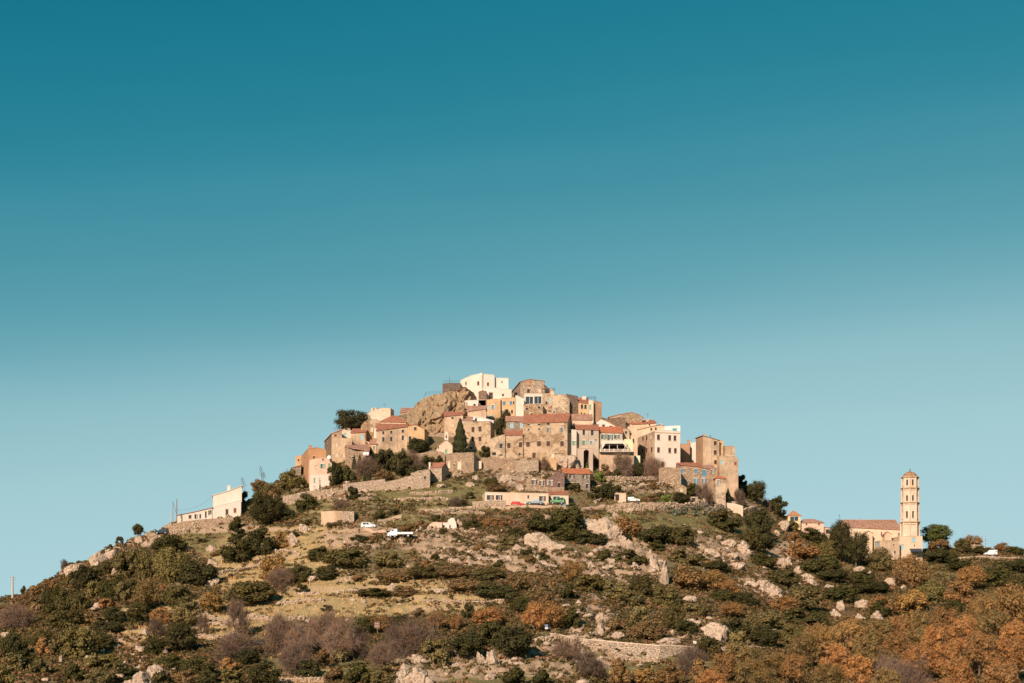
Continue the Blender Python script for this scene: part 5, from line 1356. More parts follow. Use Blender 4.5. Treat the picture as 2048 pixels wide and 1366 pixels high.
def boulder(x0, x1, r0, r1, kind='boulder', tilt=0.0, seed=None, look=None):
    cx = (x0 + x1) / 2; Y = Yof(cx, r1); w = (x1 - x0) / F * Y; h = (r1 - r0) / F * Y
    s = int(seed if seed is not None else (x0 * 7 + r0 * 3)); me = ROCKS[kind][s % 5]
    dep = max(min(w, h * 1.8), h * .6) if kind == 'boulder' else max(w * .6, h)
    Y += dep * .35
    p = at(cx, r1, Y)
    o = bpy.data.objects.new('boulder' if kind == 'boulder' else 'granite_slab', me); COL.objects.link(o)
    if not me.materials: me.materials.append(M_granite)
    zb = (HZ - r1) / F * (Y - dep * .35) ; zc = min(zb, p.z)
    o.location = (p.x, Y, zc - h * (.10 if kind == 'slab' else .18))
    o.rotation_euler = (0, math.radians(-tilt), random.uniform(-.5, .5) if kind == 'boulder' else random.uniform(-.2, .2))
    o.scale = (w * 1.2, dep * 1.1, h * 1.42)
    big = w * h
    size = "huge" if w > 10 else "large" if w > 5.5 else "small" if w < 3 else "medium"
    shp = "upright" if h > w * 1.15 else "flat" if w > h * 2.2 else "rounded"
    nm = "granite slab" if kind == 'slab' else "granite boulder"
    lab = look or f"{size} {shp} {nm}"
    _named.append((o, cx, (r0 + r1) / 2, lab, 'slab' if kind == 'slab' else 'boulder'))
    return o


R_ = [  # x0, x1, row top, row base, kind, tilt
 (1088,1112,1028,1049,0,0),(1036,1098,1062,1098,1,-10),(1076,1136,1076,1110,1,-18),(1156,1188,1022,1054,0,0),(1168,1238,1036,1080,1,-30),(1196,1226,1030,1052,0,0),(1204,1238,1070,1102,0,0),(1230,1268,1068,1102,0,0),
 (1264,1284,1090,1110,0,0),(1282,1303,1095,1124,0,-20),(1305,1323,1110,1146,0,10),(1316,1336,1114,1168,0,-8),(1176,1196,1107,1133,0,35),(1172,1190,1120,1142,0,0),(1216,1236,1102,1134,0,25),(1234,1254,1108,1130,0,-10),
 (1262,1283,1122,1143,0,0),(1364,1400,1191,1209,1,-12),(1366,1400,1231,1262,1,-18),(1392,1456,1244,1288,1,-28),(1391,1416,1086,1104,0,0),(1398,1437,1096,1120,1,-8),(1444,1470,1076,1096,0,0),(1470,1500,1080,1108,0,-20),
 (1455,1490,1122,1144,0,0),(1488,1520,1158,1178,1,-18),(1163,1186,1214,1236,0,30),(1184,1218,1222,1248,0,0),(1195,1209,1240,1270,0,0),(1145,1168,1254,1276,0,0),(1170,1194,1256,1274,0,0),(1203,1216,1184,1196,0,0),
 (1225,1240,1164,1182,0,0),(1250,1263,1162,1173,0,0),(1500,1536,1156,1184,1,-24),(1528,1566,1168,1198,0,-20),(1543,1566,1106,1132,0,-30),(1562,1582,1112,1130,0,-30),(1574,1598,1122,1148,0,-30),(1597,1621,1144,1166,0,-15),(1606,1635,1158,1172,1,-6),
 (1646,1666,1162,1178,0,0),(1674,1708,1170,1186,1,-14),(1661,1682,1216,1236,0,0),(1674,1692,1198,1222,0,0),(1709,1736,1196,1220,0,-10),(1711,1730,1226,1240,0,0),(1740,1764,1220,1240,0,-20),(1768,1800,1155,1170,1,-8),(1796,1812,1162,1180,0,-20),
 (1708,1728,1130,1147,0,0),(1728,1742,1140,1152,0,0),(1556,1578,1038,1062,0,0),(1546,1560,1052,1068,0,0),(1520,1536,1240,1256,0,-30),(1532,1553,1254,1274,0,-30),(1506,1526,1212,1228,0,0),(1680,1690,1112,1124,0,0),
 (581,604,1060,1090,0,20),(596,627,1046,1064,0,0),(642,656,1108,1122,0,15),(613,632,1150,1163,0,0),(779,802,1158,1178,0,20),(866,891,1173,1184,0,0),(712,724,1260,1268,0,0),(821,856,1306,1326,0,0),(797,822,1318,1342,0,0),(784,830,1338,1372,1,10),(822,868,1332,1374,0,0),
 (955,975,1298,1330,0,15),(972,996,1296,1334,0,0),(992,1010,1048,1074,0,-12),(908,926,1036,1058,0,0),(838,856,1066,1078,0,0),(815,836,1076,1092,0,0),(269,290,1068,1086,0,0),(284,308,1072,1090,0,0),(178,215,1104,1132,1,14),(206,246,1096,1116,1,14),(127,165,1128,1152,1,16),
 (363,384,1086,1102,0,15),(416,438,1085,1104,0,30),(419,440,1112,1134,0,25),(221,236,1134,1152,0,0),(188,207,1194,1218,0,25),(350,378,1204,1222,0,10),(374,406,1200,1214,1,6),(409,442,1156,1175,0,20),(280,300,1254,1276,0,0),(378,396,1250,1268,0,0),(165,200,1296,1332,0,12),
 (241,263,1317,1331,0,0),(296,309,1302,1315,0,0),(272,310,1334,1372,1,18),(300,334,1328,1360,1,22),(229,248,1346,1364,0,0),(248,272,1352,1372,0,0),(471,484,1338,1354,0,0),(81,117,1334,1350,0,0),(0,18,1262,1281,0,0),(117,128,1306,1326,0,0),(112,128,1278,1296,0,0),
 (899,925,1112,1132,0,20),(925,955,1098,1116,0,0),(950,980,1106,1124,0,15),(975,1002,1112,1128,0,0),(1004,1030,1108,1126,0,0),(930,948,1082,1096,0,0),(870,900,1090,1108,1,8),(850,872,1096,1112,0,0),(1017,1050,1092,1112,0,-30),(1056,1084,1122,1140,0,0),(1082,1112,1118,1138,0,0),(1100,1126,1126,1142,0,0),
 (1060,1076,1108,1120,0,0),(932,956,1306,1322,0,0),(904,924,1318,1332,0,0),(1004,1024,1316,1332,0,0),(1020,1048,1322,1340,0,0),(940,958,1334,1352,0,0),(967,990,1338,1358,0,0),(886,900,1330,1344,0,0),(1115,1150,1006,1018,0,0),(933,952,962,974,0,0),(944,960,948,962,0,0),
 (1000,1024,948,966,1,0),(1010,1040,958,974,0,0),(1032,1052,966,982,0,0),(1114,1158,906,940,0,10),(1140,1160,918,940,0,-10),(870,890,967,976,0,0),(1440,1470,996,1008,0,0),(1290,1306,990,1001,0,0),(1252,1268,1014,1026,0,0),(1222,1240,1020,1034,0,0),
 (905,930,944,956,0,0),(1545,1566,1146,1168,0,-20),(1588,1604,1158,1172,0,0),(1420,1446,1106,1122,0,0),(1452,1476,1104,1120,0,0),(1440,1458,1118,1134,0,0),(1340,1360,1266,1280,0,0),(1224,1248,1262,1276,1,-6),(1310,1360,1274,1288,1,-4),(340,356,1288,1300,0,0),(270,296,1290,1306,0,0),(300,326,1276,1290,0,0),(210,236,1240,1256,0,10),
]
for t in R_: boulder(t[0], t[1], t[2], t[3], 'slab' if t[4] else 'boulder', t[5])


# ------------------------------------------------------------------ dry stone walls and rubble
def stones_mesh(P, S, seed):
    """many small rough stones as one mesh: positions P (n,3), sizes S (n,3)"""
    r = np.random.default_rng(seed)
    v, f = ICO1; n = len(P); m = len(v)
    vv = v[None] + r.uniform(-.42, .42, (n, m, 3))
    a = r.uniform(0, 6.28, n); c, s = np.cos(a), np.sin(a)
    x = vv[..., 0] * c[:, None] - vv[..., 1] * s[:, None]; y = vv[..., 0] * s[:, None] + vv[..., 1] * c[:, None]
    vv = np.stack([x, y, vv[..., 2]], -1) * S[:, None, :] * .5 + P[:, None, :]
    ff = f[None] + (np.arange(n) * m)[:, None, None]
    return vv.reshape(-1, 3), ff.reshape(-1, 3)


M_stone = granite("wall_stone", (0.52, 0.37, 0.24), (0.68, 0.50, 0.36), (0.30, 0.22, 0.14))


def dry_wall(pts, h, label, thick=.9, seed=1, size=.42, ruin=.25):
    """a wall of single stones following the ground along photo points"""
    r = np.random.default_rng(seed)
    G = [at(px, row) for px, row in pts]
    P = []
    for a, b in zip(G[:-1], G[1:]):
        L = (b - a).length; n = max(1, int(L / (size * .8)))
        for i in range(n):
            q = a.lerp(b, (i + r.random()) / n); z0 = gz(q.x, q.y)
            hh = h * (1 - ruin * r.random())
            zz = -.3
            while zz < hh:
                for dy in ((-thick / 2,) if zz < hh - size * .8 else (-thick / 2, 0, thick / 2)):
                    P.append((q.x + r.normal() * .08, q.y + dy + r.normal() * .06, z0 + zz))
                zz += size * .62
    P = np.array(P); S_ = size * r.uniform(.75, 1.45, (len(P), 3)) * np.array([1.25, 1.0, .8])
    v, f = stones_mesh(P, S_, seed)
    o = G[0]
    root = thing('dry_stone_wall', label, 'stone wall', tuple(o), 0, "dry stone walls of the terraces")
    s = link('stones', np_mesh('stones', v - np.array(o), f), root, (M_stone,)); s['kind'] = 'stuff'
    # the earth and hearting behind the face
    c = MB()
    for a, b in zip(G[:-1], G[1:]):
        n = max(1, int((b - a).length / 3)); 
        for i in range(n):
            p = a.lerp(b, i / n) - o; q = a.lerp(b, (i + 1) / n) - o
            za = gz(p.x + o.x, p.y + o.y) - o.z; zb = gz(q.x + o.x, q.y + o.y) - o.z; hh = h * (1 - ruin) - .1
            c.hexa([(p.x, p.y - thick * .38, za - .6), (q.x, q.y - thick * .38, zb - .6), (q.x, q.y + thick * .4, zb - .6), (p.x, p.y + thick * .4, za - .6),
                    (p.x, p.y - thick * .38, za + hh), (q.x, q.y - thick * .38, zb + hh), (q.x, q.y + thick * .4, zb + hh), (p.x, p.y + thick * .4, za + hh)])
    c.build('core', M_stone, root)


DW = [
 ([(1212,1018),(1260,1020),(1310,1023),(1360,1022),(1410,1018),(1450,1016)], 1.7, "long pale stone terrace wall below the parked white car and the square shed"),
 ([(1190,1002),(1240,984),(1300,974),(1345,968)], .9, "thin stone wall line rising rightwards below the bare trees"),
 ([(1195,960),(1250,962),(1310,962),(1330,958)], 1.3, "stone terrace wall at the feet of the trees below the awning terrace"),
 ([(1190,980),(1215,975),(1245,970)], 1.0, "short stone terrace wall right of the orange-red roofed house"),
 ([(840,1023),(880,1024),(930,1020),(990,1017),(1040,1015)], .8, "white-stoned low wall across the green slope left of the red car"),
 ([(870,1032),(930,1030),(970,1033)], .5, "faint lower line of stones below the white-stoned low wall"),
 ([(340,1068),(390,1062),(430,1052),(462,1044)], 1.3, "pale rubble wall under the white houses on the left slope"),
 ([(566,1002),(610,996),(650,992),(690,990)], 1.6, "pale rubble bank below the small white house with the lamp"),
 ([(820,990),(870,988),(905,984)], .6, "short stone terrace line in the green field below the blind barn"),
 ([(790,1002),(840,1000),(900,1000)], .7, "stone terrace line above the pale cactus clump"),
 ([(553,1206),(600,1205),(648,1203)], .8, "meadow terrace wall, uppermost of the left ones"),
 ([(500,1241),(548,1240)], .9, "short meadow terrace wall at the left edge of the golden field"),
 ([(570,1242),(610,1238)], .9, "short meadow terrace wall beside the bare trees' tops"),
 ([(660,1179),(700,1176),(730,1176)], .7, "small stone step in the middle of the golden meadow"),
 ([(590,1183),(640,1180)], .6, "small stone step at the left of the golden meadow"),
 ([(675,1157),(720,1154)], .5, "upper small stone step in the golden meadow"),
 ([(845,1201),(900,1203),(960,1203),(1020,1201)], .7, "long thin stone line across the right part of the golden meadow"),
 ([(404,1226),(440,1232),(470,1238),(520,1236)], 1.0, "stone terrace wall left of the golden meadow, upper step"),
 ([(404,1246),(450,1249),(500,1246)], .9, "stone terrace wall left of the golden meadow, middle step"),
 ([(392,1270),(440,1272),(470,1268)], .7, "stone terrace wall left of the golden meadow, lowest step"),
 ([(250,1222),(290,1226),(330,1232)], .6, "stone edge of the small path under the orange bush on the left slope"),
 ([(430,1155),(480,1142),(520,1126),(545,1112)], .7, "stone line climbing between the big evergreen and the golden slope"),
 ([(600,1106),(560,1100),(540,1106)], .6, "short stone line beside the pale lichen boulders"),
 ([(1170,1300),(1220,1310),(1280,1318),(1320,1322)], 1.2, "heap-like rubble wall below the road parapet"),
 ([(1070,1296),(1110,1292),(1150,1292)], 1.5, "stone bank at the left end of the road parapet"),
 ([(1480,1022),(1500,1018),(1512,1016)], 1.0, "last stub of terrace wall at the right skyline below the round tree"),
 ([(1460,987),(1490,988)], 1.6, "brown retaining wall between the cypress and the round tree"),
 ([(1690,1120),(1760,1112),(1790,1116)], .8, "broken stone edge under the church outbuilding"),
 ([(1900,1116),(1960,1117),(2048,1122)], .7, "low stone edge of the road by the white van"),
 ([(1910,1098),(1950,1098),(1985,1100)], 1.4, "pale stone garden wall behind the white van"),
 ([(820,1078),(870,1070),(920,1066),(960,1072)], .8, "stone edge below the ruined white house"),
 ([(560,1354),(620,1356),(690,1356)], .6, "low stone step at the bottom of the lower meadow"),
 ([(800,1286),(850,1284),(880,1284)], .6, "stone step between the bare trees and the green bushes"),
]
for i, (p, h, lb) in enumerate(DW): dry_wall(p, h, lb, seed=i + 11)

# the mortared parapet along the road
def parapet_wall():
    top = [(1100, 1268), (1120, 1270), (1147, 1277), (1200, 1282), (1254, 1287), (1320, 1292), (1391, 1294)]
    bot = [(1100, 1280), (1120, 1283), (1147, 1292), (1200, 1299), (1254, 1305), (1320, 1311), (1391, 1308)]
    root = None; mb = MB(); cap = MB(); o = None
    def P(i): px, r = bot[i]; Y = Yof(px, r) - .2; return W(px, r, Y), W(top[i][0], top[i][1], Y)
    o = P(0)[0]; root = thing('road_parapet', "long pale mortared parapet wall along the lower road", 'wall', tuple(o))
    for i in range(len(top) - 1):
        a0, a1 = P(i); b0, b1 = P(i + 1); T = Vector((0, .6, 0)); D = Vector((0, 0, -1.5))
        q = [a0 + D, b0 + D, b0 + D + T, a0 + D + T, a1, b1, b1 + T, a1 + T]; mb.hexa([tuple(v - o) for v in q])
        q = [a1, b1, b1 + T * 1.2, a1 + T * 1.2]; q = [v - o + Vector((0, -.06, .003)) for v in q]; cap.hexa([tuple(v) for v in q] + [tuple(v + Vector((0, 0, .18))) for v in q])
    mb.build('wall', stone((0.56, 0.42, 0.29), .25, .5), root); cap.build('coping', P_pale, root)


parapet_wall()


def strip(name, pts, wid, mat, lift=.06, label=None):
    """road or track draped on the hill; pts = photo points of its centre line"""
    G = []
    for (px, row) in pts: G.append(at(px, row))
    mb = MB(); prev = None; Q = []
    for a, b in zip(G[:-1], G[1:]):
        n = max(2, int((b - a).length / 1.2))
        for i in range(n): Q.append(a.lerp(b, i / n))
    Q.append(G[-1])
    rows = []
    for i, q in enumerate(Q):
        t = (Q[min(i + 1, len(Q) - 1)] - Q[max(i - 1, 0)]); t.z = 0; t.normalize(); nrm = Vector((-t.y, t.x, 0))
        zs = sum(gz(*(q + nrm * (wid / 2 * s)).xy) for s in (-1, -.5, 0, .5, 1)) / 5 + .12
        rows.append([tuple((q + nrm * (wid / 2 * s)).xy) + (zs + lift - (.9 if abs(s) > 1 else 0),) for s in (-1.25, -1, -.33, .33, 1, 1.25)])
    for a, b in zip(rows[:-1], rows[1:]):
        for j in range(5): mb.poly([a[j], a[j + 1], b[j + 1], b[j]])
    o = mb.build(name, mat, None, True); o['kind'] = 'structure'; return o


M_track = flat("track_dirt", (0.44, 0.30, 0.20), .95)
M_road = flat("road_surface", (0.36, 0.26, 0.19), .9)
strip('dirt_track', [(800, 1032), (778, 1036), (757, 1043), (738, 1050), (733, 1057), (742, 1064), (765, 1069), (800, 1074)], 3.2, M_track)
strip('road', [(1050, 1290), (1080, 1276), (1100, 1272), (1150, 1275), (1254, 1283), (1391, 1291), (1480, 1296), (1610, 1303)], 4.0, M_road)
strip('road', [(900, 1018 - 2), (1000, 1016), (1100, 1013), (1150, 1012), (1230, 1006), (1300, 1006)], 2.6, M_track)
strip('road', [(1850, 1112), (1900, 1112), (1980, 1116), (2060, 1120)], 3.0, M_road)
strip('footpath', [(1150, 1180), (1170, 1184), (1185, 1196), (1192, 1206)], 3.4, M_road)
# ------------------------------------------------------------------ trees and shrubs
def leaves_mesh(name, P, Nn, size, r, aspect=1.5, jit=.42):
    """one small leaf-clump quad per point"""
    n = len(P)
    q = r.normal(size=(n, 3)); nn = Nn + q * jit; nn /= np.linalg.norm(nn, axis=1, keepdims=True)
    t = np.cross(nn, r.normal(size=(n, 3))); t /= np.linalg.norm(t, axis=1, keepdims=True); b = np.cross(nn, t)
    s = size * r.uniform(.55, 1.35, (n, 1))
    c = np.stack([P - t * s * aspect * .5, P + b * s * .5, P + t * s * aspect * .5, P - b * s * .5], 1)
    return c.reshape(-1, 3), np.arange(4 * n).reshape(n, 4)


def crown_mesh(seed, n_lump, leaf, n_leaf, shape='round', core=.72, ragged=.22):
    """unit crown: x,y in -.5..+.5, z in 0..1"""
    r = np.random.default_rng(seed); L = []
    while len(L) < n_lump:
        p = r.uniform(-1, 1, 3)
        q = np.linalg.norm(p)
        if q > 1 or q < .35: continue
        if shape in ('round', 'low') and p[2] < -.75: continue
        if shape == 'umbrella' and p[2] < -.1: continue
        rad = r.uniform(.17, .34) * (1.15 if shape == 'low' else 1)
        p = p / q * min(q, 1 - rad * .85)
        L.append((p[0] * .5, p[1] * .5, .5 + p[2] * .5, rad * .5 * r.uniform(.8, 1.2)))
    L = np.array(L)
    w = L[:, 3] ** 2; k = r.choice(len(L), n_leaf, p=w / w.sum())
    d = r.normal(size=(n_leaf, 3)); d[:, 2] += .6; d /= np.linalg.norm(d, axis=1, keepdims=True)
    rad = L[k, 3] * (1 + r.normal(size=n_leaf) * ragged)
    P = L[k, :3] + d * rad[:, None]
    D = np.sqrt(((P[:, None, :] - L[None, :, :3]) ** 2).sum(-1)); ins = (D < L[None, :, 3] * .72)
    ok = ~ins.any(1); P, d = P[ok], d[ok]
    v, f = leaves_mesh('x', P, d, leaf, r)
    V = [v]; Fq = f; off = len(v)
    fc = []
    iv, if_ = ICO1 if True else ICO2
    cv = []
    for l in L:
        cv.append(iv * l[3] * core * (1 + .2 * r.normal(size=(len(iv), 1))) + l[:3])  # solid cores added unseen inside the lumps to block light
    nv = len(iv)
    cv = np.concatenate(cv); cf = np.concatenate([if_ + i * nv for i in range(len(L))])
    cf4 = np.stack([cf[:, 0], cf[:, 1], cf[:, 2], cf[:, 2]], 1)
    me = bpy.data.meshes.new('crown')
    allv = np.concatenate([v, cv]); nq = len(f); nt = len(cf)
    me.vertices.add(len(allv)); me.vertices.foreach_set("co", allv.astype(np.float32).ravel())
    loops = np.concatenate([f.ravel(), (cf + off).ravel()]).astype(np.int32)
    me.loops.add(len(loops)); me.loops.foreach_set("vertex_index", loops)
    me.polygons.add(nq + nt)
    me.polygons.foreach_set("loop_start", np.concatenate([np.arange(nq) * 4, nq * 4 + np.arange(nt) * 3]).astype(np.int32))
    me.update(calc_edges=True)
    me.materials.append(M_leaf)
    return me


def cypress_mesh(seed):
    r = np.random.default_rng(seed); n = 5200
    z = r.random(n) ** .8; R = .5 * np.minimum(1, (1 - z) * 1.25 + .03) ** .8 * np.minimum(1, z * 9 + .35) * (1 + .14 * np.sin(z * 31 + r.random(n)) + .1 * r.normal(size=n))
    a = r.uniform(0, 6.28, n); P = np.stack([R * np.cos(a), R * np.sin(a), z], -1)
    d = np.stack([np.cos(a), np.sin(a), np.full(n, .4)], -1)
    v, f = leaves_mesh('c', P, d, .05, r)
    v2 = []; iv, if_ = ICO2
    me = np_mesh('crown', v, f); me.materials.append(M_leaf); return me


def bare_mesh(seed, spread=1.0, twigs=3, low=.13):
    """unit bare tree: thin branching limbs and a haze of twigs"""
    r = np.random.default_rng(seed); seg = []; tips = []

    def grow(p, d, l, rad, lv):
        n = 2
        for i in range(n):
            d2 = d + r.normal(size=3) * .18; d2 /= np.linalg.norm(d2); q = p + d2 * l / n
            seg.append((p, q, rad * (1 - .25 * i / n), rad * (1 - .25 * (i + 1) / n))); p = q; d = d2
        if lv == 0: tips.append((p, d)); return
        for _ in range(3 if lv > 1 else 4):
            e = r.normal(size=3); e[2] = e[2] * .55 + .1; e /= np.linalg.norm(e)
            nd = d * .75 + e * .75 * spread; nd /= np.linalg.norm(nd)
            grow(p, nd, l * r.uniform(.62, .85), rad * .6, lv - 1)
            tips.append((p, nd))
    for _ in range(5):
        e = r.normal(size=3) * .95; e[2] = 1; e /= np.linalg.norm(e)
        grow(np.zeros(3), e, low + .08 * r.random(), .02, 4)
    V = []; Fc = []; k = 0
    for p, q, r0, r1 in seg:
        d = q - p; u = np.cross(d, [.3, .2, .9]); u /= np.linalg.norm(u) + 1e-9; w = np.cross(d, u); w /= np.linalg.norm(w) + 1e-9
        for c, rr in ((p, r0), (q, r1)):
            for i in range(3): t = i * 2.094; V.append(c + (u * math.cos(t) + w * math.sin(t)) * max(rr, .0025))
        for i in range(3): j = (i + 1) % 3; Fc.append((k + i, k + j, k + 3 + j, k + 3 + i))
        k += 6
    V = np.array(V); mn, mx_ = V.min(0), V.max(0)
    T = np.array([t[0] for t in tips]); Dd = np.array([t[1] for t in tips])
    T = np.repeat(T, twigs, 0); Dd = np.repeat(Dd, twigs, 0); e = r.normal(size=T.shape); d = Dd + e * .8; d /= np.linalg.norm(d, axis=1, keepdims=True)
    ln = r.uniform(.06, .16, (len(T), 1)); sd = np.cross(d, r.normal(size=T.shape)); sd /= np.linalg.norm(sd, axis=1, keepdims=True)
    a = T - sd * .0022; b = T + sd * .0022; c = T + d * ln + sd * .0008; c2 = T + d * ln - sd * .0008
    tv = np.stack([a, b, c, c2], 1).reshape(-1, 3); tf = np.arange(len(tv)).reshape(-1, 4)
    allv = np.concatenate([V, tv]); sc = np.array([np.percentile(np.abs(allv[:, 0]), 96) * 2, np.percentile(np.abs(allv[:, 1]), 96) * 2, np.percentile(allv[:, 2], 97)])
    me = np_mesh('branches', allv / sc, np.concatenate([np.array(Fc), tf + len(V)])); me.materials.append(M_leaf); return me


CR = {
    'small': [crown_mesh(10 + i, 12, .085, 1500, 'low') for i in range(4)],
    'mid': [crown_mesh(30 + i, 34, .044, 5200, ragged=.3) for i in range(5)],
    'low': [crown_mesh(50 + i, 30, .045, 4200, 'low') for i in range(4)],
    'big': [crown_mesh(70 + i, 48, .026, 12000, 'round', .62, .3) for i in range(4)],
    'oak': [crown_mesh(90 + i, 30, .028, 9000, 'round', .6, .32) for i in range(4)],
    'pine': [crown_mesh(110 + i, 22, .05, 4200, 'umbrella') for i in range(2)],
}
CY = [cypress_mesh(5), cypress_mesh(6)]
BARE = [bare_mesh(200 + i) for i in range(5)]


def trunk_mesh():
    b = MB(); b.bar((0, 0, 0), (.02, 0, .3), .045, .035, 7)
    for d in ((.22, .05, .62), (-.2, .1, .6), (.05, -.2, .66), (-.06, .18, .7), (.3, -.1, .5), (-.3, -.08, .52)):
        b.bar((.02, 0, .28), d, .03, .012, 5)
    me = bpy.data.meshes.new('trunk'); me.from_pydata([tuple(map(float, p)) for p in b.v], [], b.f); me.update(); me.materials.append(M_bark); return me


TR = trunk_mesh()
KIND = {  # name, category, words, colours
    'e': ('evergreen_bush', 'bush', 'dark evergreen', [(0.064, 0.062, 0.023), (0.076, 0.070, 0.028), (0.054, 0.053, 0.023), (0.088, 0.076, 0.031)]),
    'o': ('olive_green_bush', 'bush', 'olive green', [(0.150, 0.128, 0.050), (0.165, 0.138, 0.062), (0.135, 0.112, 0.050)]),
    'a': ('autumn_oak', 'tree', 'orange-brown autumn', [(0.32, 0.17, 0.070), (0.29, 0.17, 0.070), (0.25, 0.145, 0.063), (0.27, 0.17, 0.07), (0.19, 0.135, 0.058), (0.34, 0.18, 0.075)]),
    'n': ('brown_bush', 'bush', 'brownish', [(0.210, 0.133, 0.059), (0.238, 0.140, 0.063), (0.182, 0.126, 0.063)]),
    'y': ('yellow_brown_bush', 'bush', 'golden brown', [(0.26, 0.165, 0.06), (0.23, 0.15, 0.06)]),
    'b': ('bare_tree', 'tree', 'leafless purple-grey', [(0.175, 0.125, 0.095), (0.20, 0.14, 0.105), (0.15, 0.11, 0.085)]),
    'c': ('cypress', 'tree', 'slender dark', [(0.042, 0.050, 0.025)]),
    'p': ('umbrella_pine', 'tree', 'dark green domed', [(0.084, 0.098, 0.031)]),
    't': ('evergreen_tree', 'tree', 'dark green evergreen', [(0.056, 0.054, 0.024), (0.066, 0.062, 0.028)]),
    'g': ('green_bush', 'bush', 'fresh green', [(0.119, 0.154, 0.042)]),
}


def plant(k, x0, x1, r0, r1, label=None, low=False, Y=None, dim=1.0):
    nm, cat, words_, cols = KIND[k]
    cx = (x0 + x1) / 2; Yb = Yof(cx, min(r1, 1420)) if Y is None else Y
    w = (x1 - x0) / F * Yb; h = (r1 - r0) / F * Yb
    dep = min(w, max(h * 1.6, w * .6))
    Yc = Yb + dep * .33 if Y is None else Y
    sc = Yc / Yb; w *= sc; h *= sc; dep *= sc
    x = (cx - CX) / F * Yc; zg = gz(x, Yc); zb = (HZ - r1) / F * Yc; ztop = (HZ - r0) / F * Yc
    zb = min(zb, zg + .2) if k != 'c' else zb
    h = max(ztop - zb, .8)
    i = int(x0 * 13 + r0 * 7); c = cols[i % len(cols)]; rr = random.Random(i); v = rr.uniform(.85, 1.18) * dim; c = tuple(q * v for q in c) + (1.0,)
    tall = h > w * .85
    def child(name, me, par, sc_, loc=(0, 0, 0), col=None, rz=None):
        o = bpy.data.objects.new(name, me); COL.objects.link(o)
        if par is not None: o.parent = par
        o.location = loc; o.scale = sc_; o.rotation_euler = (0, 0, rr.uniform(0, 6.28) if rz is None else rz)
        o.color = c if col is None else col
        return o
    isbush = cat == 'bush'
    if k == 'b':
        o = child('bare_tree', BARE[i % 5], None, (w * 1.05, dep * 1.05, h * 1.03), (x, Yc, zb), rz=rr.uniform(-.6, .6))
    elif k == 'c':
        o = thing(nm, 'x', cat, (x, Yc, zb)); child('crown', CY[i % 2], o, (w, w, h * .96), (0, 0, h * .04))
        child('trunk', TR, o, (w * .6, w * .6, h * .25), (0, 0, -.4))
    elif isbush:
        ms = CR['small'] if w < 4.5 else (CR['mid'] if (tall or w < 7) else CR['low'])
        if w > 9: ms = CR['big'] if tall else CR['low']
        o = child(nm, ms[i % len(ms)], None, (w * 1.04, dep * 1.04, h * 1.08), (x, Yc, zb - h * .07), rz=rr.uniform(-.5, .5) + (3.14 if rr.random() < .5 else 0))
    else:
        ms = {'a': CR['oak'], 'p': CR['big'], 't': CR['big'] if w > 7 else CR['mid']}[k]
        o = thing(nm, 'x', cat, (x, Yc, zb))
        f0 = .06 if k == 'a' else .12 if k == 't' else .2
        child('crown', ms[i % len(ms)], o, (w * 1.04, dep * 1.04, h * (1.02 - f0)), (0, 0, h * f0), rz=rr.uniform(-.5, .5) + (3.14 if rr.random() < .5 else 0))
        child('trunk', TR, o, (w * .8, w * .8, h * .98), (0, 0, -.4))
    size = "huge" if w > 13 else "big" if w > 8 else "small" if w < 4 else ""
    shp = "tall" if h > w * 1.1 else "low" if w > h * 1.9 else "rounded"
    noun = {'a': 'oak', 'b': 'tree', 'c': 'cypress', 'p': 'pine', 't': 'tree'}.get(k, 'bush')
    if k in 'pc': shp = ''
    lab = " ".join(f"{size} {shp} {words_} {noun}".split())
    if label: tag(o, label, cat, GRP[k])
    else:
        tag(o, lab, cat, GRP[k]); _named.append((o, cx, (r0 + r1) / 2, lab, noun))
    return o


GRP = {'e': "evergreen bushes on the hillside", 'o': "olive green bushes on the hillside", 'a': "autumn oaks", 'n': "brownish bushes on the hillside", 'y': "golden brown bushes on the slope",
       'b': "leafless trees and shrubs", 'c': "cypresses of the village", 'p': "umbrella pines", 't': "dark evergreen trees", 'g': "fresh green bushes"}

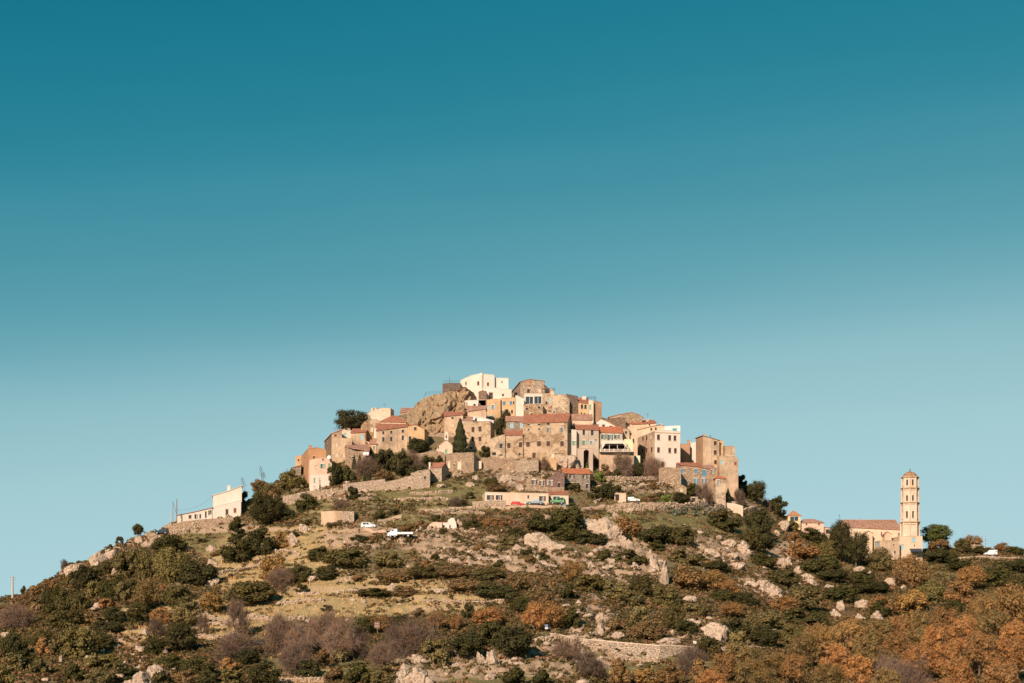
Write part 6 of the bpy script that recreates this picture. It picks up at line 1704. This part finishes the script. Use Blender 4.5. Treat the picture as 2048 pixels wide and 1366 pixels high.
PL = """
e 305 373 1069 1113;o 305 378 1096 1172;e 357 434 1119 1179;e 443 502 1074 1132;e 490 550 1056 1116;t 499 572 991 1060;e 454 484 1034 1066;e 462 490 1056 1078;y 546 583 1063 1097;e 592 633 988 1028
o 226 278 1099 1159;e 142 200 1132 1182;e 193 228 1122 1154;o 267 307 1104 1164;o 175 205 1160 1195;e 196 256 1152 1197;o 229 266 1165 1205;e 84 130 1176 1230;e 112 160 1175 1236;e 140 180 1185 1242
a 264 324 1162 1220;n 198 230 1195 1219;e 208 252 1214 1243;e 323 388 1172 1223;o 343 408 1203 1252;y 399 443 1185 1222;e 450 550 1163 1212;e 91 166 1220 1263;e 183 245 1241 1268;b 5 64 1214 1266
e 2 52 1268 1317;e 61 110 1262 1300;n 72 112 1276 1312;o 100 145 1264 1312;o 117 190 1254 1324;e 173 230 1264 1306;t 325 398 1246 1310;e 282 332 1274 1314;b 290 330 1243 1278;b 427 502 1274 1322
b 452 494 1208 1276;b 394 416 1230 1268;o 0 45 1306 1350;e 20 70 1300 1345;o 55 95 1315 1360;o -30 30 1335 1380;o 173 243 1306 1347;e 130 175 1330 1366;o 170 230 1340 1372;e 225 275 1335 1366
e 312 372 1312 1342;e 360 432 1316 1352;e 305 345 1342 1378;n 345 400 1340 1372;e 400 445 1346 1376;o 432 484 1338 1374;t 265 287 1049 1072;e 231 248 1074 1092;e 213 227 1089 1104;b 119 138 1122 1145
e 135 153 1124 1140;e 40 52 1172 1182;n 84 100 1158 1172;n 60 90 1170 1190;n 100 118 1160 1180;o 130 150 1150 1172;n 10 40 1196 1215;n 30 80 1190 1212;e 614 666 1094 1126;e 645 742 1098 1141
e 574 628 1129 1167;e 630 680 1132 1159;o 746 806 1103 1141;e 652 684 1045 1060;y 520 577 1112 1164;b 530 580 1142 1180;n 500 530 1060 1090;e 713 790 1176 1192;n 780 832 1172 1192;n 868 940 1132 1160
e 935 1010 1136 1165;n 890 960 1158 1186;e 950 1025 1164 1196;n 751 820 1138 1162;e 815 882 1132 1160;n 1000 1060 1150 1186;b 525 585 1242 1312;b 575 630 1250 1314;b 560 620 1290 1345;b 625 680 1232 1290
b 650 705 1250 1318;b 690 730 1262 1310;b 765 830 1256 1310;b 800 872 1240 1312;b 740 790 1290 1340;a 855 897 1223 1260;a 899 928 1233 1262;a 945 1010 1214 1258;e 922 948 1208 1236;e 957 1005 1240 1293
t 902 972 1266 1325;o 843 898 1276 1318;o 857 896 1298 1334;o 660 703 1288 1318;e 498 562 1324 1372;e 690 740 1326 1372;o 735 800 1330 1374;n 640 690 1336 1362;t 994 1064 1252 1328;a 1044 1092 1206 1268
a 1072 1128 1203 1266;a 1120 1168 1121 1167;e 1098 1173 1010 1064;e 1050 1120 1030 1072;e 1110 1160 1054 1086;e 1150 1212 1060 1097;e 1280 1345 1050 1098;e 1325 1393 1054 1102;e 1414 1482 1021 1065;e 1482 1532 1053 1108
n 1221 1281 1033 1080;e 1188 1224 1100 1128;e 1228 1294 1099 1136;o 1335 1397 1094 1136;n 1340 1410 1132 1186;a 1395 1456 1140 1190;e 1398 1459 1120 1150;a 1440 1480 1160 1200;o 1150 1210 1148 1184;o 1200 1260 1162 1200
e 1255 1310 1152 1200;o 1300 1358 1172 1216;o 1230 1290 1180 1216;o 1259 1298 1214 1252;n 1264 1326 1240 1282;n 1208 1242 1236 1266;e 1325 1372 1210 1262;o 1360 1400 1206 1240;e 1350 1398 1240 1274;o 1376 1424 1206 1240
a 1437 1484 1204 1238;e 1387 1446 1272 1322;b 1107 1160 1282 1328;b 1145 1206 1308 1360;n 1222 1268 1322 1372;b 1348 1404 1300 1352;n 1310 1366 1330 1374;y 1270 1320 1336 1372;e 1000 1050 1336 1372;e 1060 1100 1340 1374
a 1420 1480 1306 1366;a 1470 1530 1318 1380;a 1395 1450 1340 1384;a 1520 1580 1304 1360;a 1560 1614 1310 1374;a 1600 1668 1247 1330;a 1655 1735 1240 1318;a 1722 1790 1240 1306;a 1770 1830 1232 1306;a 1812 1870 1222 1292
a 1858 1920 1216 1298;a 1933 2000 1190 1278;a 1985 2065 1168 1276;a 1805 1870 1290 1356;a 1862 1926 1288 1356;a 1926 1990 1268 1350;a 1980 2065 1278 1366;a 1690 1745 1310 1376;b 1745 1800 1322 1376;b 1795 1850 1330 1378
e 1655 1715 1308 1350;o 1880 1930 1330 1376;a 1620 1690 1330 1384;a 1740 1800 1300 1344;a 1917 1972 1132 1183;e 1888 1950 1116 1150;e 1950 2024 1126 1178;e 2010 2060 1116 1150;e 2005 2060 1150 1185;n 1784 1858 1111 1180
y 1792 1858 1178 1234;o 1830 1892 1164 1217;n 1888 1946 1164 1220;n 1572 1640 1084 1124;o 1634 1678 1081 1126;o 1736 1785 1098 1144;e 1600 1690 1112 1156;e 1503 1552 1106 1142;e 1490 1548 1020 1070;e 1500 1550 1066 1108
e 1527 1604 1140 1177;a 1540 1600 1192 1230;o 1565 1646 1170 1226;e 1640 1720 1168 1210;e 1700 1790 1162 1196;n 1735 1790 1194 1236;e 1740 1786 1200 1238;o 1500 1567 1222 1262;e 1500 1560 1254 1300;o 1560 1620 1248 1296
e 1610 1660 1222 1258;e 1560 1640 1215 1256;o 1480 1530 1234 1290;e 1430 1500 1240 1290;e 1460 1520 1186 1222;e 1416 1470 1180 1212;e 1700 1750 1140 1172;o 1460 1500 1262 1300;e 1640 1700 1138 1168;e 1880 1930 1200 1236
t 1656 1704 1043 1130;t 1686 1738 1066 1138;p 1841 1901 1050 1098;n 1856 1902 1078 1104;e 1909 1942 1078 1108;n 1925 1965 1072 1092;e 1940 1990 1092 1112;n 1990 2020 1086 1106;e 2010 2050 1094 1114;e 1850 1900 1096 1130
e 1870 1920 1102 1124;e 1575 1598 1040 1068;e 1600 1640 1056 1084;e 1624 1656 1066 1092;o 1660 1690 1088 1118;e 1734 1752 1070 1098
t 666 738 820 872;e 817 856 875 910;t 750 790 898 952;t 780 822 905 958;c 704 713 910 940;c 715 724 908 938;c 683 690 938 964;c 698 705 938 962;c 738 746 897 918;c 726 732 943 966;c 735 742 943 966
t 656 687 926 976;e 684 712 932 966;b 708 752 920 956;n 751 785 940 964;e 691 716 973 1006;b 662 702 1003 1022;o 556 602 941 982;e 593 618 960 982;e 812 850 930 962;b 796 836 905 946;b 818 846 918 948
e 836 860 912 940;e 868 886 912 934;e 958 980 892 916;t 989 1008 838 880;t 1002 1022 821 866;c 1032 1048 796 836;b 1225 1262 911 956;e 1220 1243 940 962;e 1260 1292 926 958;b 1283 1322 920 962
b 1329 1362 910 938;b 1394 1420 908 938;e 1404 1422 922 938;e 1437 1460 936 970;e 1458 1480 938 974;e 1476 1495 950 974;t 1487 1532 963 1010;e 1174 1205 972 1000;e 1196 1234 966 1000;e 1369 1404 968 994
e 1346 1380 984 1008;e 1430 1460 984 1008;c 1452 1460 976 996;b 1394 1424 972 1012;b 1466 1488 982 1010;e 1534 1574 994 1034;b 1524 1540 1000 1020;n 1198 1218 928 956;g 1190 1212 944 966;b 1075 1098 918 944
g 1168 1182 924 938;e 1183 1198 918 936;n 1160 1180 936 950;e 852 872 915 935;e 930 950 985 1000;b 900 930 995 1015;e 918 934 1000 1018;e 968 1000 955 975;n 975 1012 968 986;e 1136 1160 965 985
n 1280 1320 990 1010;e 1310 1330 985 1002;g 1320 1345 990 1008;e 1225 1245 972 990;n 1298 1318 964 980;e 745 775 1024 1042;e 775 800 1018 1034;e 862 892 1030 1046;e 875 900 1058 1082;e 820 850 1060 1078
n 800 830 1048 1068;n 828 860 1040 1060;n 735 775 1066 1084;e 700 740 1070 1090;e 600 625 1040 1056;e 925 965 1040 1062;n 960 1010 1036 1060;e 1010 1055 1056 1082;o 990 1040 1072 1104;e 1040 1070 1098 1118
e 506 534 970 1010;o 522 560 968 1004;e 474 502 984 1014;n 500 540 960 978;o 540 575 1000 1036;e 560 590 1018 1046;b 466 486 1002 1024;n 1575 1600 1066 1090;n 1180 1204 1028 1050;e 1290 1330 1086 1106
e 560 600 1062 1080;e 1116 1150 1168 1200;n 1060 1110 1180 1216;e 1020 1070 1196 1230;e 1010 1046 1184 1210;e 1120 1160 1216 1262;n 1130 1160 1230 1256;e 700 750 1236 1262;n 730 790 1232 1256;e 780 830 1230 1250
e 255 300 1206 1240;n 300 345 1216 1246;e 15 60 1236 1264;n 160 200 1222 1250;e 245 290 1160 1190;e 200 240 1176 1210;n 620 660 1300 1330;e 590 640 1320 1350;e 470 520 1300 1330;n 440 480 1316 1340
"""
PL += """
a 1580 1640 1268 1342;a 1700 1762 1274 1352;a 1760 1822 1266 1332;a 1838 1900 1252 1332;a 1900 1962 1232 1312;a 1950 2022 1222 1304;a 1440 1502 1288 1352;a 1740 1802 1336 1388;a 1880 1950 1318 1388;a 1960 2042 1330 1392;n 1380 1432 1320 1374
a 2000 2064 1240 1330;a 1640 1700 1288 1360;a 1500 1560 1336 1392;a 1800 1860 1258 1322;n 840 870 1120 1138;n 700 730 1148 1160;e 590 615 1168 1180;n 480 510 1176 1194;e 640 665 1210 1222;n 820 850 1216 1230;n 420 450 1100 1116;e 395 415 1076 1088
e 905 935 1080 1098;n 940 970 1088 1106;e 980 1010 1120 1140;n 1046 1070 1110 1128;e 1070 1100 1106 1122;n 1120 1150 1104 1122;e 1236 1262 1066 1084;e 1380 1410 1108 1126;n 1410 1436 1120 1138;e 1440 1466 1128 1146;e 860 890 1108 1124
"""
n_pl = 0
for ln in PL.strip().replace("\n", ";").split(";"):
    t = ln.split()
    if len(t) != 5: continue
    k = t[0]; x0, x1, r0, r1 = map(float, t[1:])
    plant(k, x0, x1, r0, r1); n_pl += 1
plant('c', 907, 934, 838, 907, "broad tall dark cypress between the chapel and the square stone house", Y=444)


# palm, agave stalks, prickly pear
def palm(px, row, top, label):
    Y = Yof(px, row); p = W(px, row, Y); h = (row - top) / F * Y
    t = thing('palm_tree', label, 'palm', tuple(p)); b = MB(); b.bar((0, 0, -.5), (0, 0, h * .55), .35, .28, 8); b.build('trunk', M_bark, t)
    r = random.Random(4)
    for i in range(22):
        a = i * 2.4; e = r.uniform(-.1, 1.1); b = MB(); L = r.uniform(2.2, 3.2); prev = None
        for s in range(6):
            q = s / 5; x = L * q; z = h * .55 + L * (math.sin(e) * q - .75 * q * q); wd = .28 * (1 - q) + .03
            c = Vector((math.cos(a) * x * math.cos(e * .5), math.sin(a) * x * math.cos(e * .5), z)); sd = Vector((-math.sin(a), math.cos(a), -.3)) * wd
            cur = (c - sd, c, c + sd)
            if prev: b.poly([prev[0], prev[1], cur[1], cur[0]]); b.poly([prev[1], prev[2], cur[2], cur[1]])
            prev = cur
        o = b.build('frond', M_leaf, t); o.color = (0.30, 0.18, 0.09, 1) if i % 3 else (0.12, 0.12, 0.05, 1)


palm(548, 1012, 964, "palm with dry drooping fronds on the slope left of the village")
palm(76, 1222, 1196, "small palm-like plant with orange dead fronds on the far left slope")


def stalk(px, row, top, lean, label):
    Y = Yof(px, row); p = W(px, row, Y); h = (row - top) / F * Y; t = thing('agave_stalk', label, 'agave', tuple(p), 0, "agave flower stalks on the skyline")
    b = MB(); b.bar((0, 0, -.3), (lean, 0, h), .09, .03, 5); b.build('stem', M_bark, t); r = random.Random(int(px))
    b = MB()
    for i in range(16):
        q = .45 + .55 * i / 16; c = Vector((lean * q, 0, h * q)); a = i * 2.4; l = .75 * (1.25 - q) + .15
        e = c + Vector((math.cos(a) * l, math.sin(a) * l, .25)); b.bar(c, e, .03, n=3); b.lathe([(.03, e.z), (.14, e.z + .08), (.05, e.z + .2)], 5, e.x, e.y)
    b.build('branches', M_bark, t)
    b = MB()
    for i in range(18):
        a = i * .35 * 2.4; l = r.uniform(.8, 1.3); up = r.uniform(.4, 1.1); d = Vector((math.cos(a), math.sin(a), 0)); s = Vector((-d.y, d.x, 0)) * .12
        b.poly([-s, s, d * l * .6 + s * .9 + Vector((0, 0, up * .7)), d * l + Vector((0, 0, up)), d * l * .6 - s * .9 + Vector((0, 0, up * .7))])
    o = b.build('leaves', M_leaf, t); o.color = (0.16, 0.19, 0.13, 1)


stalk(491, 988, 956, -1.1, "dead agave flower stalk leaning beside the blind cream house")
stalk(524.5, 968, 934, -.5, "tall dead agave flower stalk on the skyline above the palm")
stalk(526.5, 968, 946, 0.0, "shorter agave stalk close right of the tall one")


def agave_clump(px0, px1, r0, r1, label, n, col, kind='agave'):
    r = np.random.default_rng(int(px0)); V = []; Fc = []; k = 0
    o = at((px0 + px1) / 2, r1)
    for _ in range(n):
        px = r.uniform(px0, px1); row = r.uniform(r0 + (r1 - r0) * .35, r1); g = at(px, row)
        for j in range(13):
            a = r.uniform(0, 6.28); up = r.uniform(.2, 1.0); l = r.uniform(.6, 1.2); d = np.array([math.cos(a), math.sin(a), 0]); s = np.array([-d[1], d[0], 0]) * .13
            b = np.array([g.x, g.y, g.z]) - np.array(o); u = np.array([0, 0, 1.])
            V += [b - s, b + s, b + d * l * .6 + u * up * .75 + s, b + d * l + u * up, b + d * l * .6 + u * up * .75 - s]; Fc.append(tuple(range(k, k + 5))); k += 5
    me = bpy.data.meshes.new(kind); me.from_pydata([tuple(map(float, v)) for v in V], [], Fc); me.update(); me.materials.append(M_leaf)
    ob = link('agave_leaves' if kind == 'agave' else 'cactus_pads', me); ob.location = o; ob.color = col + (1,); ob['kind'] = 'stuff'; tag(ob, label, kind)


agave_clump(1332, 1372, 1013, 1036, "blue-grey agave clump below the terrace wall, left of its twin", 26, (0.22, 0.25, 0.19))
agave_clump(1385, 1428, 1012, 1036, "blue-grey agave clump below the terrace wall near the board-marked wall", 26, (0.22, 0.25, 0.19))
agave_clump(842, 896, 994, 1014, "pale prickly pear clump above the white-stoned low wall", 40, (0.42, 0.36, 0.22), 'cactus')


# ------------------------------------------------------------------ uncountable cover: scrub, grass, rubble
def scatter(n, seed, px=(-200, 2330), r0=0):
    """random spots on the visible hillside, spread evenly over its surface as the camera sees it"""
    r = np.random.default_rng(seed); p = r.uniform(px[0], px[1], int(n * 1.14) // 1); s = sky_row(p); n = len(p); row = s + (1385 - s) * r.random(n)
    Y = Y0 + (1366 - row) / (1366 - s) * (crest_y(p) - Y0); x = (p - CX) / F * Y
    return p, row, x, Y, r


def scrub():
    for seed, col, sel, n, nm, lab in ((1, (0.080, 0.066, 0.030), 'heath', 48000, 'scrub', "low dark maquis scrub covering the hillside"), (2, (0.16, 0.12, 0.055), 'all', 30000, 'scrub', "low olive brown scrub between the rocks"), (5, (0.22, 0.12, 0.065), 'heath', 12000, 'scrub', "reddish brown heath patches among the scrub")):
        p, row, x, Y, r = scatter(n, seed); me_, gr, he, ro = masks(p, row)
        pat = fbm(x / 9 + seed * 7, Y / 9, 4)
        town = (row < 920) & (p > 560) & (p < 1520)
        pr = (.5 + .8 * he) if sel == 'heath' else np.full(len(p), .5)
        pr = pr * (1 - .8 * me_) * (1 - .6 * gr) * 1.5 * sstep(-.22, .06, pat + .25 * he)
        ok = (r.random(len(p)) < pr) & ~town
        x, Y = x[ok], Y[ok]; m = len(x); z = terrain_z(x, Y); R = r.uniform(.35, 1.0, m) * (Y / 400) ** .3
        nl = 16; P = np.repeat(np.stack([x, Y, z], -1), nl, 0); RR = np.repeat(R, nl)[:, None]
        d = r.normal(size=(m * nl, 3)); d[:, 2] = np.abs(d[:, 2]); d /= np.linalg.norm(d, axis=1, keepdims=True)
        P = P + d * RR * np.array([1.1, 1.1, .75]) * r.uniform(.7, 1.05, (m * nl, 1))
        v, f = leaves_mesh('s', P, d, .38, r, 1.4)
        v = v.astype(np.float32)
        o = link(nm, np_mesh(nm, v, f), None, (M_leaf,)); o.color = col + (1,); o['kind'] = 'stuff'; tag(o, lab, 'scrub')


def grass():
    for seed, col, which, n, lab in ((11, (0.46, 0.30, 0.145), 0, 45000, "dry golden grass of the meadow terraces"), (12, (0.20, 0.17, 0.065), 1, 20000, "short green grass of the upper fields"), (13, (0.36, 0.24, 0.12), 9, 16000, "dry tufts between the rocks")):
        p, row, x, Y, r = scatter(n * 3, seed); me_, gr, he, ro = masks(p, row)
        w = me_ if which == 0 else gr if which == 1 else np.full(len(p), .3)
        ok = r.random(len(p)) < w * (.55 + .6 * fbm(x / 4 + seed, Y / 4, 3)); x, Y = x[ok][:n], Y[ok][:n]; m = len(x); z = terrain_z(x, Y)
        P = np.stack([x, Y, z], -1); h = r.uniform(.12, .38, (m, 1)) * (1.0 if which != 1 else .6); a = r.uniform(0, 6.28, m); d = np.stack([np.cos(a), np.sin(a), np.zeros(m)], -1)
        wd = r.uniform(.06, .2, (m, 1)); u = np.array([0, 0, 1.]) * h + d[:, ::-1] * 0 + r.normal(size=(m, 3)) * .1
        v = np.stack([P - d * wd - [0, 0, .1], P + d * wd - [0, 0, .1], P + d * wd * .4 + u, P - d * wd * .6 + u * .8], 1).reshape(-1, 3)
        o = link('grass', np_mesh('grass', v, np.arange(4 * m).reshape(m, 4)), None, (M_leaf,)); o.color = col + (1,); o['kind'] = 'stuff'; tag(o, lab, 'grass')


def rubble():
    p, row, x, Y, r = scatter(34000, 21); me_, gr, he, ro = masks(p, row); pat = fbm(x / 6 + 40, Y / 6, 3)
    pr = (.03 + .30 * ro) * (1 - .8 * me_) * sstep(-.3, .3, pat + .35 * ro) + .015
    town = (row < 920) & (p > 620) & (p < 1450)
    ok = (r.random(len(p)) < pr) & ~town; x, Y = x[ok], Y[ok]; z = terrain_z(x, Y); n = len(x)
    s = .28 + 1.5 * r.random(n) ** 4
    v, f = stones_mesh(np.stack([x, Y, z + s * .1], -1), s[:, None] * r.uniform(.7, 1.3, (n, 3)) * np.array([1.2, 1, .8]), 5)
    o = link('rubble', np_mesh('rubble', v, f), None, (M_granite,)); o['kind'] = 'stuff'; tag(o, "granite rubble strewn over the hillside", 'rubble')


scrub(); grass(); rubble()

# ------------------------------------------------------------------ labels from the place each plant or rock stands at
LM = [(1093, 1257, "the blue road sign"), (755, 1250, "the brown information sign"), (800, 1086, "the white flatbed truck"), (739, 1057, "the white estate car"), (1035, 1009, "the red hatchback"), (1070, 1007, "the grey pickup"),
      (1114, 1003, "the green off-road car"), (1265, 997, "the white terrace car"), (25, 1180, "the white pylon"), (513, 1296, "the green water tank"), (1980, 1110, "the white van"), (1820, 1040, "the bell tower"),
      (1740, 1060, "the church nave"), (1588, 1036, "the yellow house"), (1625, 1055, "the pink-tan house"), (1775, 1095, "the church outbuilding"), (455, 1000, "the blind cream house"), (380, 1036, "the long white annex"),
      (345, 1030, "the wooden utility poles"), (640, 965, "the small white house"), (675, 1033, "the stone enclosure"), (885, 1052, "the ruined white house"), (1029, 998, "the cream bungalow"), (1155, 960, "the orange-red roofed house"),
      (1391, 1287, "the small white road sign"), (1250, 1294, "the road parapet"), (1130, 1280, "the parapet's left end"), (890, 892, "the small chapel"), (921, 870, "the broad cypress"), (840, 955, "the blind stone barn"), (878, 945, "the red-roofed hut"),
      (920, 925, "the arched cream doors"), (1090, 890, "the huge facade"), (1230, 895, "the awning terrace"), (1172, 915, "the dark arch"), (1320, 895, "the big pale building"), (1420, 905, "the tall ochre house"), (1385, 950, "the blue-shuttered row"),
      (1386, 1001, "the square stone shed"), (1330, 1020, "the long terrace wall"), (1467, 1012, "the board-marked wall"), (865, 1004, "the prickly pears"), (548, 980, "the dry palm"), (1110, 1012, "the cream garage block"),
      (1325, 1140, "the upright granite spire"), (1085, 1235, "the orange roadside oak"), (1425, 1265, "the long lichen slab"), (760, 1205, "the golden meadow"), (600, 1200, "the meadow's stone steps"), (1080, 1090, "the pale dome slab"), (855, 1085, "the pink stone wall bits"),
      (1005, 850, "the upper yard"), (780, 930, "the dark garden"), (830, 830, "the granite cliff"), (700, 850, "the skyline pine"), (770, 1045, "the curving dirt track"), (1550, 1300, "the right stretch of road"), (1670, 1215, "the paired round boulders"), (1945, 1160, "the round orange oak"), (160, 1115, "the bare skyline slope")]


def where(dx, dy):
    v = "above" if dy < -14 else "below" if dy > 14 else ""
    h = "left" if dx < -16 else "right" if dx > 16 else ""
    if abs(dy) > 2.2 * abs(dx): h = ""
    if abs(dx) > 2.2 * abs(dy): v = ""
    if v and h: return f"{v} {h} of"
    if v: return v
    if h: return f"{h} of"
    return "beside"


def place_labels():
    from collections import defaultdict
    def lab(e, nb):
        o, px, row, words_, noun = e
        ds = sorted(((px - a) ** 2 + (row - b) ** 2, a, b, t) for a, b, t in LM)
        _, a, b, t = ds[0]; s = f"{words_} {where(px - a, row - b)} {t}"
        if nb > 1: _, a, b, t = ds[1]; s2 = s + f", {where(px - a, row - b)} {t}"; s = s2 if len(s2.split()) <= 16 else s
        return s
    for lvl in (1, 2):
        g = defaultdict(list)
        for e in _named:
            if lvl == 1 or cnt[e[0]["label"]] > 1: e[0]["label"] = lab(e, lvl)
            g[e[0]["label"]].append(e)
        cnt = {k: len(v) for k, v in g.items()}
    ORD = ["leftmost", "second from the left", "third from the left", "fourth from the left", "fifth from the left"]
    g = defaultdict(list)
    for e in _named: g[e[0]["label"]].append(e)
    for k, v in g.items():
        if len(v) < 2: continue
        hx = max(e[1] for e in v) - min(e[1] for e in v); hy = max(e[2] for e in v) - min(e[2] for e in v)
        if len(v) == 2: w_ = ("the left one", "the right one") if hx >= hy else ("the upper one", "the lower one")
        elif len(v) == 3: w_ = ("leftmost one", "middle one", "rightmost one")
        else: w_ = ["leftmost"] + [f"{i}{'nd' if i == 2 else 'rd' if i == 3 else 'th'} from left" for i in range(2, 20)]
        for i, e in enumerate(sorted(v, key=lambda e: e[1] if (hx >= hy or len(v) > 2) else e[2])):
            a = LM and sorted(((e[1] - a) ** 2 + (e[2] - b) ** 2, a, b, t) for a, b, t in LM)[0]
            e[0]["label"] = f"{e[3]} {where(e[1] - a[1], e[2] - a[2])} {a[3]}, {w_[i]}"
    for e in _named:
        e[0]["category"] = e[0].get("category") or ("boulder" if e[4] != 'slab' else 'rock slab')
        if "group" not in e[0]: e[0]["group"] = "granite boulders and slabs of the hillside"
        ws = e[0]["label"].split()
        if len(ws) > 16: e[0]["label"] = " ".join(ws[:16]).rstrip(",")


place_labels()
